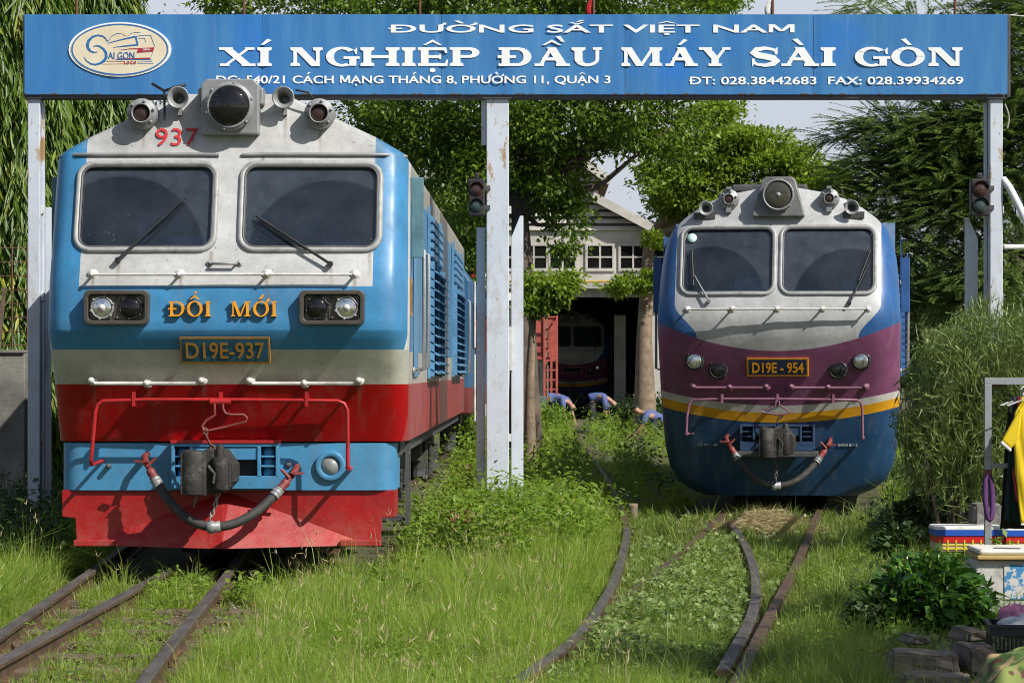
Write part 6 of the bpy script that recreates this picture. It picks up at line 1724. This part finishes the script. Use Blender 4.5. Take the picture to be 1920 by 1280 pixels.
bl = [blob(*b, Yl, 1.6) for b in [(1275, 345, 60, 30), (1290, 300, 100, 36), (1390, 330, 100, 30), (1330, 260, 85, 30), (1400, 268, 62, 22), (1460, 300, 62, 22), (1510, 330, 66, 20), (1290, 388, 70, 22), (1350, 380, 100, 22), (1450, 365, 90, 20), (1550, 350, 34, 10), (1340, 215, 40, 24), (1560, 385, 40, 14)]]
tree('layered_tree', 'bright layered tree with a mottled trunk spreading behind the rounded locomotive', [(t3.x, Yl, -.2), (t3.x - .03, Yl, 2.4), (t3.x + .1, Yl, 5.0)], .26, bl, 44000, .15, .075, 'layered', 'bark_pale', 24, .3, .26, 16, droop=.05, limb=.4)
bl = [blob(*b, Yl - 1, .5) for b in [(1180, 535, 42, 16), (1220, 525, 40, 18), (1160, 545, 22, 8), (1240, 515, 20, 10), (1225, 450, 26, 12)]]
r_ = np.random.default_rng(5); P, O = crown_pts(bl, 2600, r_, .4, .3, 10)
o_ = leaves('leaf_spray', P, nrm(O + unit(len(P), r_)), nrm(unit(len(P), r_) * .7 + np.array([0, 0, .8])), .14 * r_.uniform(.7, 1.3, len(P)), .07 * r_.uniform(.7, 1.3, len(P)), LEAF['layered'])
_lt = [o for o in bpy.data.objects if o.name.startswith('layered_tree')][0]; o_.parent = _lt; o_.matrix_parent_inverse = Matrix.Translation(-_lt.location)

def feather_tree():
    Y = 46.0; r = np.random.default_rng(31); x = at(1990, 0, Y).x
    root = empty('feathery_tree', (x, Y, -.1), 0, 'tall feathery dark-green tree filling the right edge behind the gate', 'tree')
    bl = [blob(*b, Y, d) for *b, d in [(1760, 260, 130, 70, 1.4), (1700, 300, 110, 60, 1.2), (1830, 230, 120, 80, 1.4), (1780, 330, 110, 60, 1.3), (1660, 235, 100, 40, 1.1), (1650, 340, 110, 60, 1.1), (1760, 400, 130, 80, 1.4), (1700, 470, 90, 50, 1.0), (1860, 330, 120, 140, 1.6), (1850, 520, 120, 80, 1.4), (1600, 400, 60, 40, .8), (1760, 570, 90, 60, 1.0),
         (1840, 90, 150, 70, 1.6), (1700, 60, 110, 50, 1.4), (1620, 15, 50, 22, .8), (1960, 200, 140, 160, 1.6), (1950, 10, 160, 90, 1.7), (1590, 255, 50, 10, .5), (1560, 258, 34, 8, .4), (1900, 640, 120, 80, 1.0)]]
    rel = [(Vector(b[0]) - Vector((x, Y, -.1)), b[1], b[2], b[3]) for b in bl]
    mb = MB(); mb.tube([(0, 0, -.2), (.1, 0, 2), (-.1, 0, 4), (.1, 0, 6)], [.35, .3, .24, .15], 12); rn = random.Random(4); limb_tubes(mb, Vector((-.1, 0, 3.0)), rel, .1, rn); mb.build('trunk', M['bark'], root)
    wt = np.array([b[1] * b[3] for b in rel]); wt /= wt.sum(); Ps = []; Ds = []; Ns = []
    for b, w_ in zip(rel, wt):
        k = int(9000 * w_); c = np.array(b[0]); rad = np.array(b[1:4])
        d = unit(k, r); s0 = c + d * rad * r.uniform(.2, .95, (k, 1)); dirs = nrm(np.stack([d[:, 0] - .35, d[:, 1] * .8 - .1, d[:, 2] * .25 - .02], 1) + unit(k, r) * .45); Ln = r.uniform(.3, .65, k)
        m_ = 26; t = np.linspace(.05, 1, m_)
        spine = s0[:, None, :] + dirs[:, None, :] * (Ln[:, None, None] * t[None, :, None]) + np.array([0, 0, -1.0])[None, None] * (.14 * Ln[:, None, None] * t[None, :, None] ** 2)
        side = nrm(np.cross(dirs, np.array([0, 0, 1.0]) + unit(k, r) * .4))
        for sg in (-1, 1):
            Ps.append(spine.reshape(-1, 3)); Ds.append((side[:, None, :] * sg + dirs[:, None, :] * .45 + np.zeros((k, m_, 3))).reshape(-1, 3)); Ns.append(np.tile(np.array([0, 0, 1.0]), (k * m_, 1)) + r.normal(size=(k * m_, 3)) * .3)
    P = np.concatenate(Ps); D = np.concatenate(Ds); N = np.concatenate(Ns)
    leaves('crown', P, nrm(D), nrm(N), r.uniform(.045, .075, len(P)), r.uniform(.015, .024, len(P)), LEAF['feather'], root)
feather_tree()

# trees beyond
k = 0
for (px, py, rx_, rz_, Y, lab) in [(1720, 620, 170, 130, 62, 'dark bushy tree filling the gap behind the thin-stemmed shrub'), (1900, 560, 200, 160, 66, 'dark tree far right behind the gate post'),
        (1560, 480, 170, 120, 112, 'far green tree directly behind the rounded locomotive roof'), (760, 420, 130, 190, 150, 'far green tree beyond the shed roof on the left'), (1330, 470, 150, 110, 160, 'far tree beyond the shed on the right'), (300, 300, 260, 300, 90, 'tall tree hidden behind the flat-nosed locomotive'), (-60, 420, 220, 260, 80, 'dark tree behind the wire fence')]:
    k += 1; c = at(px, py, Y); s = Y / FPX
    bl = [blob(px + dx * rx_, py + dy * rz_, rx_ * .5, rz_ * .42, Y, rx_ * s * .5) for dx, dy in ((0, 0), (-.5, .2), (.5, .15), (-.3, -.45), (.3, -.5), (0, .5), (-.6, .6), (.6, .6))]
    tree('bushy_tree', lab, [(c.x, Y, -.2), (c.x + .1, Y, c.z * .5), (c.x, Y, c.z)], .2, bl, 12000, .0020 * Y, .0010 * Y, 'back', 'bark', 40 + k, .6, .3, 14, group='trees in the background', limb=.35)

# ---- shrubs
def pencil_shrub():
    Y = 26.4; r = np.random.default_rng(51); c = at(1815, 960, Y)
    root = empty('thin_stemmed_shrub', (c.x, Y, -.1), 0, 'large wispy shrub of thin green stems right of the rounded locomotive', 'shrub')
    Ps, Ds, Ls = [], [], []
    # branching: start stems then sub stems
    n0 = 420; base = np.stack([r.uniform(-.46, .62, n0), r.uniform(-.4, .4, n0), r.uniform(.2, 1.65, n0)], 1); dr = nrm(np.stack([base[:, 0] * .6 + r.normal(size=n0) * .35, base[:, 1] * .6 - .1 + r.normal(size=n0) * .3, np.full(n0, .75)], 1))
    lvl = [(base, dr, .45)]
    for it in range(3):
        B, D, L_ = lvl[-1]; ln = L_ * r.uniform(.7, 1.25, len(B)); Ps.append(B); Ds.append(D); Ls.append(ln)
        ch = 4 if it < 2 else 3
        t = r.uniform(.45, 1.0, (len(B), ch)); nb = (B[:, None] + D[:, None] * (ln[:, None, None] * t[:, :, None])).reshape(-1, 3); nd = nrm((D[:, None] * 1.0 + r.normal(size=(len(B), ch, 3)) * .55).reshape(-1, 3) + np.array([0, 0, .15]))
        lvl.append((nb, nd, L_ * .62))
    B, D, L_ = lvl[-1]; Ps.append(B); Ds.append(D); Ls.append(L_ * r.uniform(.6, 1.3, len(B)))
    P = np.concatenate(Ps); D = np.concatenate(Ds); L_ = np.concatenate(Ls)
    T_ = P + D * L_[:, None]; lim = (T_[:, 2] < 2.3 + .25 * np.sin(T_[:, 0] * 5)) & (T_[:, 0] > -.54 + .12 * np.sin(T_[:, 2] * 4)) & (T_[:, 0] < 1.1); P, D, L_ = P[lim], D[lim], L_[lim]
    leaves('stems', P, D, unit(len(P), r), L_, np.full(len(P), .0112), LEAF['pencil'], root, wide=.12, fold=.0)
    m = MB(); rn = random.Random(2)
    for q in range(34):
        x, y = rn.uniform(-.5, .6), rn.uniform(-.35, .35); m.tube([(x * .5, y * .5, -.1), (x * .8, y * .8, .6), (x * 1.2, y * 1.1, 1.4)], [.02, .015, .008], 5)
    m.build('branch', M['bark'], root)
pencil_shrub()
def leafy_bush(name, px, py_base, wpx, h, Y, n, L, W, leaf, lab, seed, dens=1.0, cat='bush', grp=None):
    r = np.random.default_rng(seed); kx = Y / FPX; x = at(px, 0, Y).x; z0 = float(gz(x, Y))
    root = empty(name, (x, Y, z0), 0, lab, cat, grp); w2 = wpx * kx / 2
    d = unit(n, r); d[:, 2] = np.abs(d[:, 2]); P = d * np.array([w2, w2 * .8, h]) * r.uniform(.45, 1.02, (n, 1)); P *= (1 + .16 * np.sin(d[:, 0:1] * 7 + seed) * np.cos(d[:, 1:2] * 6 + d[:, 2:3] * 5))
    N = nrm(d * .6 + unit(n, r) * .45 + np.array([0, -.15, .6])); D = nrm(d + unit(n, r) * .8 + np.array([0, 0, -.25]))
    leaves('foliage', P, D, N, L * r.uniform(.6, 1.3, n), W * r.uniform(.6, 1.3, n), LEAF[leaf], root, fold=.18, droop=.15)
    m = MB(); rn = random.Random(seed)
    for q in range(14): a = rn.uniform(0, 6.28); m.tube([(.1 * w2 * math.cos(a), .1 * w2 * math.sin(a), -.05), (.7 * w2 * math.cos(a), .6 * w2 * math.sin(a), h * .7)], [.008, .004], 5)
    m.build('stem', M['bark'], root)
leafy_bush('glossy_bush', 1745, 1180, 240, .47, 18.7, 3200, .085, .052, 'glossy', 'low bush of glossy dark-green leaves in front of the foam boxes', 61)
leafy_bush('glossy_bush', 1640, 1150, 120, .26, 18.6, 600, .07, .045, 'darkweed', 'low dark bush merging into the left of the glossy bush', 62)
leafy_bush('broadleaf_plant', 1735, 960, 130, .55, 27.5, 520, .15, .10, 'darkweed', 'broad-leaved dark plant below the thin-stemmed shrub', 63)
leafy_bush('broadleaf_plant', 1690, 990, 110, .3, 26.0, 420, .10, .06, 'darkweed', 'low dark plant right of the rounded locomotive pilot', 64)
leafy_bush('dry_shrub', 880, 845, 46, .55, 33.0, 520, .12, .06, 'dry', 'withered brown shrub left of the middle gate post', 65)
leafy_bush('green_sprig', 1880, 1030, 90, .32, 23.5, 160, .10, .04, 'weed', 'bright green sprig over the lidded chest', 66)
leafy_bush('weed_bush', 1195, 790, 130, .95, 78, 2600, .13, .07, 'darkweed', 'green bush between the crouching person and the shed bay', 67)
leafy_bush('weed_bush', 1010, 800, 120, 1.0, 70, 2600, .12, .06, 'weed', 'bright weed clump below the red tank right of the gate leaf', 68)
leafy_bush('weed_bush', 880, 790, 60, 1.1, 46, 1600, .10, .05, 'weed', 'bright leafy bush between blue flank and middle post', 69)
leafy_bush('weed_bush', 1240, 760, 110, 1.0, 84, 1600, .14, .07, 'darkweed', 'dark bush beside the rounded locomotive near the tree trunk', 70)
def blade_plant():
    Y = 80; r = np.random.default_rng(8); c = at(1025, 770, Y); n = 40
    D = nrm(np.stack([r.normal(size=n) * .6, r.normal(size=n) * .5, np.full(n, 1.0)], 1)); P = np.zeros((n, 3)) + r.normal(size=(n, 3)) * np.array([.08, .08, 0])
    root = empty('long_leaf_plant', (c.x, Y, -.1), 0, 'plant with long arching leaves under the red ladder', 'plant'); leaves('foliage', P, D, nrm(unit(n, r) + np.array([0, -1, 1])), r.uniform(.8, 1.5, n), np.full(n, .07), LEAF['weed'], root, droop=.35)
blade_plant()

# ---- grass, weeds, ground cover: uncountable
def view_pts(n, y0, y1, p0, p1, r, power=1.3):
    u = r.random(n); a = 1 - power
    Y = (y0 ** a + u * (y1 ** a - y0 ** a)) ** (1 / a)
    px = r.uniform(p0, p1, n); return (px - 1013) / FPX * Y, Y
def rail_dist(x, y, skip=''):
    d = np.full(len(x), 9.0)
    for k_ in RAILS:
        if k_ in skip: continue
        q = rx(k_, y); d = np.fmin(d, np.abs(x - q))
    return d
def under_loco(x, y):
    a = (np.abs(x + 2.41) < 1.35) & (y > 22.45) & (y < 62)
    lx = (x - 2.63) * math.cos(R(7)) - (y - 32.6) * math.sin(R(7)); ly = (x - 2.63) * math.sin(R(7)) + (y - 32.6) * math.cos(R(7))
    return a | ((np.abs(lx) < 1.2) & (ly > .4) & (ly < 17))
def zones(x, y):
    """relative density and height of the turf"""
    A, D_, E_, F_, G_, H_ = (np.where(np.isnan(rx(k_, y)), d, rx(k_, y)) for k_, d in (('A', -4), ('D', -1.84), ('E', 0.9), ('F', .5), ('G', 1.3), ('H', 3)))
    dens = np.ones(len(x)); ht = np.full(len(x), .16)
    bed = (x > A - .1) & (x < D_ + .05); dens = np.where(bed, .20, dens); ht = np.where(bed, .075, ht)
    nearloco = bed & (y > 20.6); ht = np.where(nearloco, .17, ht); dens = np.where(nearloco, .45, dens)
    mead = (x > D_ + .05) & (x < E_); ht = np.where(mead, .17 + .05 * np.clip((y - 16) / 8, 0, 1), ht)
    ht = np.where(mead & (x < -.9) & (y > 19), .27, ht)
    mid = (x > E_) & (x < H_); ht = np.where(mid, .12, ht); dens = np.where(mid, .75, dens)
    rt = x >= H_; ht = np.where(rt, .15, ht); dens = np.where(rt, .8, dens)
    lf = x <= A - .1; ht = np.where(lf, .24, ht)
    patch = wav(x, y, 1.5, 17); ht = ht * (1 + .8 * patch + .35 * wav(x, y, 6, 29)); dens = dens * np.clip(1 + 1.1 * wav(x, y, 3, 23), .12, 1.4)
    bare = (x > (1655 - 1013) / FPX * y) & (y < 18.2); dens = np.where(bare, .12, dens)
    rd = rail_dist(x, y); rdx = rail_dist(x, y, 'D'); dens = np.where(rdx < .045, 0, dens); rl = rail_dist(x, y, 'ABCD'); ht = np.where(rl < .22, .17 * (.7 + .5 * wav(x, y, 8, 31)), ht); ht = np.where((rdx < .25) & (rl > .25), np.minimum(ht, .075 + rdx * .3), ht)
    # the side of a rail that faces the camera stays visible
    return dens, ht
def grass(name, n, y0, y1, p0, p1, mat, seed, hmul=1.0, wmul=1.0, sel=None, power=1.35):
    """tufts: blades fan out from a common root, with gaps of soil between"""
    r = np.random.default_rng(seed); m = 30; nt = n // m
    X_, Y_ = view_pts(nt, y0, y1, p0, p1, r, power)
    dens, ht = zones(X_, Y_); keep = (r.random(nt) < dens) & ~under_loco(X_, Y_)
    if sel is not None: keep &= sel(X_, Y_)
    X_, Y_, ht = X_[keep], Y_[keep], ht[keep] * hmul; nt = len(X_)
    ht = ht * r.choice([.45, .7, 1.0, 1.25, 1.6], nt, p=[.2, .25, .3, .17, .08]); rad = r.uniform(.02, .075, nt)
    X_, Y_, ht, rad = (np.repeat(v, m) for v in (X_, Y_, ht, rad)); n = len(X_)
    a = r.uniform(0, 6.283, n); q = np.sqrt(r.random(n)); x = X_ + np.cos(a) * q * rad; y = Y_ + np.sin(a) * q * rad
    k_ = rail_dist(x, y, 'D') > .042; x, y, a, q, ht = x[k_], y[k_], a[k_], q[k_], ht[k_]; n = len(x)
    a = a + r.normal(size=n) * .7
    h = ht * r.uniform(.4, 1.3, n) * np.where(r.random(n) < .04, 1.6, 1); wd = r.uniform(.0022, .0062, n) * wmul * np.clip(y / 18, .9, 2)
    lean = np.clip(.15 + .75 * q + r.normal(size=n) * .3, .05, 1.5); dx, dy = np.cos(a), np.sin(a); t2 = r.uniform(0, 6.283, n)
    z = gz(x, y) - .01; b = np.stack([x, y, z], 1); s = np.stack([np.cos(t2), np.sin(t2), np.zeros(n)], 1) * wd[:, None] * .5
    m1 = b + np.stack([dx * lean * .3 * h, dy * lean * .3 * h, h * .55], 1); t = b + np.stack([dx * lean * h, dy * lean * h, h * np.maximum(.2, 1 - .4 * lean ** 2)], 1)
    V = np.stack([b - s, b + s, m1 + s * .8, m1 - s * .8, t], 1).reshape(-1, 3); i = np.arange(n)[:, None] * 5
    o = np_mesh(name, V, i + np.array([[0, 1, 2, 3]]), mat, None, tris=i + np.array([[3, 2, 4]]))
    return tag(o, kind='stuff')
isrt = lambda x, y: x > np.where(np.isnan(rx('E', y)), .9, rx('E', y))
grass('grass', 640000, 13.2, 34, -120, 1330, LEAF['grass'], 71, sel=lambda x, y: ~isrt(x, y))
grass('shaded_grass', 330000, 13.2, 34, 880, 2060, LEAF['dgrass'], 72, sel=isrt)  # right of the curved rail the blades carry shade in their colour
grass('far_grass', 120000, 33, 95, 600, 2000, LEAF['grass'], 73, 1.5, 1.2, power=1.6)
def seed_heads():
    """tall pale stalks standing above the turf"""
    r = np.random.default_rng(74); n = 1000; x, y = view_pts(n, 13.5, 27, -100, 1200, r); d, h = zones(x, y); k_ = (r.random(n) < d) & ~under_loco(x, y) & (rail_dist(x, y) > .15) & (h > .12); x, y, h = x[k_], y[k_], h[k_]; n = len(x)
    P = np.stack([x, y, gz(x, y)], 1); D = nrm(np.stack([r.normal(size=n) * .25, r.normal(size=n) * .25, np.ones(n)], 1)); L_ = h * r.uniform(1.5, 2.7, n)
    V1, Q1 = leaf_arrays(P, D, unit(n, r), L_, np.full(n, .0035)); T = P + D * L_[:, None]
    V2, Q2 = leaf_arrays(np.repeat(T, 3, 0), nrm(np.repeat(D, 3, 0) + r.normal(size=(n * 3, 3)) * .45), unit(n * 3, r), r.uniform(.03, .07, n * 3), np.full(n * 3, .006))
    o = np_mesh('seed_stalks', np.concatenate([V1, V2]), np.concatenate([Q1, Q2 + len(V1)]), LEAF['straw']); tag(o, kind='stuff')
seed_heads()
def weeds(name, spots, mat, seed, leafL=.06):
    """leafy weed stems: spots are (px0, px1, Y0, Y1, count, height)"""
    r = np.random.default_rng(seed); Ps, Ds, Ns, Ls = [], [], [], []
    for (p0, p1, y0, y1, cnt, hh) in spots:
        y = r.uniform(y0, y1, cnt); x = (r.uniform(p0, p1, cnt) - 1013) / FPX * y; k_ = ~under_loco(x, y) & (rail_dist(x, y) > np.where(y > 25, .3, .12)); x, y = x[k_], y[k_]; c = len(x); z = gz(x, y); h = hh * r.uniform(.45, 1.2, c) * (1 + .3 * wav(x, y, 3, 5))
        d = nrm(np.stack([r.normal(size=c) * .3, r.normal(size=c) * .3, np.ones(c)], 1)); m_ = 26; t = r.uniform(.15, 1, (c, m_))
        P = np.stack([x, y, z], 1)[:, None] + d[:, None] * (h[:, None] * t)[:, :, None] + r.normal(size=(c, m_, 3)) * (.035 + .05 * h[:, None, None])
        Ps.append(P.reshape(-1, 3)); dd = unit(c * m_, r); dd[:, 2] = dd[:, 2] * .4 + .1; Ds.append(dd); Ls.append(np.full(c * m_, leafL * (1 + .3 * (y.mean() > 40))))
    P = np.concatenate(Ps); D = nrm(np.concatenate(Ds)); L_ = np.concatenate(Ls) * r.uniform(.6, 1.4, len(P)); N = nrm(unit(len(P), r) * .5 + np.array([0, -.1, .9])); P[:, 2] = np.maximum(P[:, 2], -.12)
    tag(leaves(name, P, D, N, L_, L_ * .5, mat, fold=.15), kind='stuff')
weeds('weeds', [(775, 1000, 23.4, 26.8, 460, .48), (800, 1150, 24.5, 28.5, 560, .55), (980, 1090, 29, 40, 180, .5), (860, 900, 29, 40, 130, .8), (990, 1240, 42, 60, 330, .55), (990, 1250, 58, 82, 380, .7), (700, 800, 20.5, 23, 60, .22), (270, 540, 20.8, 22.3, 60, .15), (420, 480, 15, 19, 40, .12)], LEAF['weed'], 81)
weeds('small_weeds', [(480, 1120, 14.2, 23, 900, .13), (100, 440, 15, 21, 130, .07), (1150, 1560, 15, 30, 420, .12), (1480, 1760, 16, 30, 260, .15), (-60, 120, 17, 23, 90, .14)], LEAF['weed'], 86, .03)
weeds('dark_weeds', [(-60, 110, 23, 30, 420, .55), (60, 140, 28, 38, 120, .6), (1640, 1760, 27, 31, 130, .35), (1240, 1330, 36, 48, 60, .5), (1690, 1830, 33, 40, 200, .7), (1580, 1700, 18.5, 22, 50, .16)], LEAF['darkweed'], 82)
def ivy():
    r = np.random.default_rng(83); n = 60000; x, y = view_pts(n, 14.2, 33, 1040, 1900, r, 1.5)
    E_, F_, G_, H_ = (np.where(np.isnan(rx(k_, y)), d, rx(k_, y)) for k_, d in (('E', -.1), ('F', .2), ('G', 1.0), ('H', 1)))
    core = (x > np.maximum(E_, F_) + .05) & (x < G_ - .03) & (y > 16.4) & (y < 28.5); w_ = np.where(core, np.clip(.8 + .9 * wav(x, y, 7, 13), .1, 1), .10 + .25 * np.clip(wav(x, y, 2.5, 7), 0, 1)); w_ = np.where((x > E_ + .05) & (x < H_) & ~core, .35, w_)
    k_ = (r.random(n) < w_) & (rail_dist(x, y) > .06) & ~under_loco(x, y) & (x > E_ + .04); x, y, c_ = x[k_], y[k_], core[k_]; n = len(x)
    z = gz(x, y) + r.random(n) ** 1.3 * np.where(c_, .15 + .14 * wav(x, y, 6, 3) + .05 * wav(x, y, 15, 4), .07)
    D = nrm(np.stack([r.normal(size=n), r.normal(size=n), r.normal(size=n) * .35], 1)); N = nrm(unit(n, r) * .75 + np.array([0, -.2, .9])); L_ = r.uniform(.02, .058, n)
    tag(leaves('ground_ivy', np.stack([x, y, z], 1), D, N, L_, L_ * .95, LEAF['ivy'], wide=.5), kind='stuff')
ivy()
def hay():
    r = np.random.default_rng(84); n = 7000; c = at(1440, 0, 30.3); x = c.x + r.normal(size=n) * .28; y = 30.4 + r.normal(size=n) * .45; e = np.exp(-((x - c.x) / .4) ** 2 - ((y - 30.4) / .6) ** 2)
    k_ = rail_dist(x, y) > .05; x, y, e = x[k_], y[k_], e[k_]; n = len(x); z = gz(x, y) + .02 + e * .22 * r.random(n); D = nrm(np.stack([r.normal(size=n), r.normal(size=n), r.normal(size=n) * .3 + .05], 1))
    tag(leaves('straw', np.stack([x, y, z], 1), D, unit(n, r), r.uniform(.08, .25, n), np.full(n, .006), LEAF['straw'], droop=.2), kind='stuff')
    n = 2600; x, y = view_pts(n, 14, 22, -60, 560, r); A = rx('A', y); k_ = (x > A) & (x < -1.8) & (rail_dist(x, y) > .08); x, y = x[k_], y[k_]; n = len(x)
    tag(leaves('fallen_leaves', np.stack([x, y, gz(x, y) + .02], 1), nrm(np.stack([r.normal(size=n), r.normal(size=n), r.normal(size=n) * .15], 1)), nrm(unit(n, r) * .3 + np.array([0, 0, 1.0])), r.uniform(.03, .07, n), r.uniform(.015, .03, n), LEAF['dry']), kind='stuff')
    n = 900; y = r.uniform(14.5, 19, n); x = (r.uniform(1600, 1960, n) - 1013) / FPX * y
    tag(leaves('leaf_litter', np.stack([x, y, gz(x, y) + .015], 1), nrm(np.stack([r.normal(size=n), r.normal(size=n), r.normal(size=n) * .15], 1)), nrm(unit(n, r) * .3 + np.array([0, 0, 1.0])), r.uniform(.03, .06, n), r.uniform(.015, .03, n), LEAF['dry']), kind='stuff')
hay()

def gravel():
    r = np.random.default_rng(87); n = 2600; y = 14 + 10 * r.random(n) ** 1.2; side = r.random(n) < .72
    x = np.where(side, rx('A', y) + (rx('D', y) - rx('A', y)) * r.random(n), (r.uniform(1640, 1940, n) - 1013) / FPX * y); k_ = (rail_dist(x, y) > .06) & (side | (y < 18)); x, y = x[k_], y[k_]; n = len(x)
    o = np.array([[1, 0, 0], [0, 1, 0], [-1, 0, 0], [0, -1, 0], [0, 0, 1], [0, 0, -1]], float); V = o[None] * r.uniform(.5, 1.3, (n, 6, 1)) * r.uniform(.008, .026, (n, 1, 1)) * np.array([1, 1, .7]); a = r.uniform(0, 6.28, n); ca, sa = np.cos(a)[:, None], np.sin(a)[:, None]
    V = np.stack([V[..., 0] * ca - V[..., 1] * sa, V[..., 0] * sa + V[..., 1] * ca, V[..., 2]], -1) + np.stack([x, y, gz(x, y) + .004], 1)[:, None]
    T = np.array([[0, 1, 4], [1, 2, 4], [2, 3, 4], [3, 0, 4], [1, 0, 5], [2, 1, 5], [3, 2, 5], [0, 3, 5]]); tag(np_mesh('gravel', V.reshape(-1, 3), None, simple('ballast stone', (.2, .17, .14), .9, 0, .5, 3), tris=(np.arange(n)[:, None, None] * 6 + T[None]).reshape(-1, 3)), kind='stuff')
gravel()
def shade_tree():  # tree added out of view so that its crown shades the right foreground
    r = np.random.default_rng(90); c = Vector((8.6, 11.8, -.1))
    bl = [((5.4, 12.3, 5.0), .7, .6, .4), ((6.3, 16.3, 5.0), .5, .6, .3), ((8.3, 11.8, 6.6), 1.4, 1.3, .9), ((6.7, 10.6, 5.6), 1.0, .9, .6)]
    tree('market_tree', 'tree beside the market stall whose crown shades the grass', [tuple(c), (8.7, 11.8, 2), (8.5, 11.7, 4.2)], .2, bl, 7000, .17, .085, 'big', 'bark_pale', 91, .5, .34, 10)
shade_tree()

# ------------------------------------------------------------------ locomotives
LL = loco_left()
LR = loco_right()
def shed_loco():
    c = copy_tree(LR, None, skip=('lettering', 'sticker', 'stencil'))
    c.location = (1.15, 106.0, 0); c.rotation_euler = (0, 0, 0)
    c['label'] = 'far locomotive with a rounded nose parked in the dark shed bay'
shed_loco()
def driver():
    sit = dict(hip=(0, 0, .35), belly=(0, -.02, .5), chest=(0, -.03, .75), neck=(0, -.04, .92), head=(0, -.07, 1.02), crown=(0, -.06, 1.13), hb=(0, 1, .1), kneeL=(-.15, -.4, .4), ankL=(-.15, -.4, .05), toeL=(-.15, -.52, .02), kneeR=(.15, -.4, .4), ankR=(.15, -.4, .05), toeR=(.15, -.52, .02),
               shL=(-.2, -.03, .8), elL=(-.25, -.2, .58), wrL=(-.18, -.4, .6), shR=(.2, -.03, .8), elR=(.25, -.2, .58), wrR=(.18, -.4, .6))
    mw = Matrix.Translation(LR.location) @ Matrix.Rotation(-R(7), 4, 'Z'); p = mw @ Vector((.62, 1.45, 1.62))
    person(tuple(p), -R(7), sit, 'person sitting behind the right windscreen of the rounded locomotive')
    bpy.data.objects[-1] if False else None
driver()
for o in bpy.data.objects:
    if o.get('category') == 'person' and 'windscreen' in o['label'] and 'group' in o: del o['group']
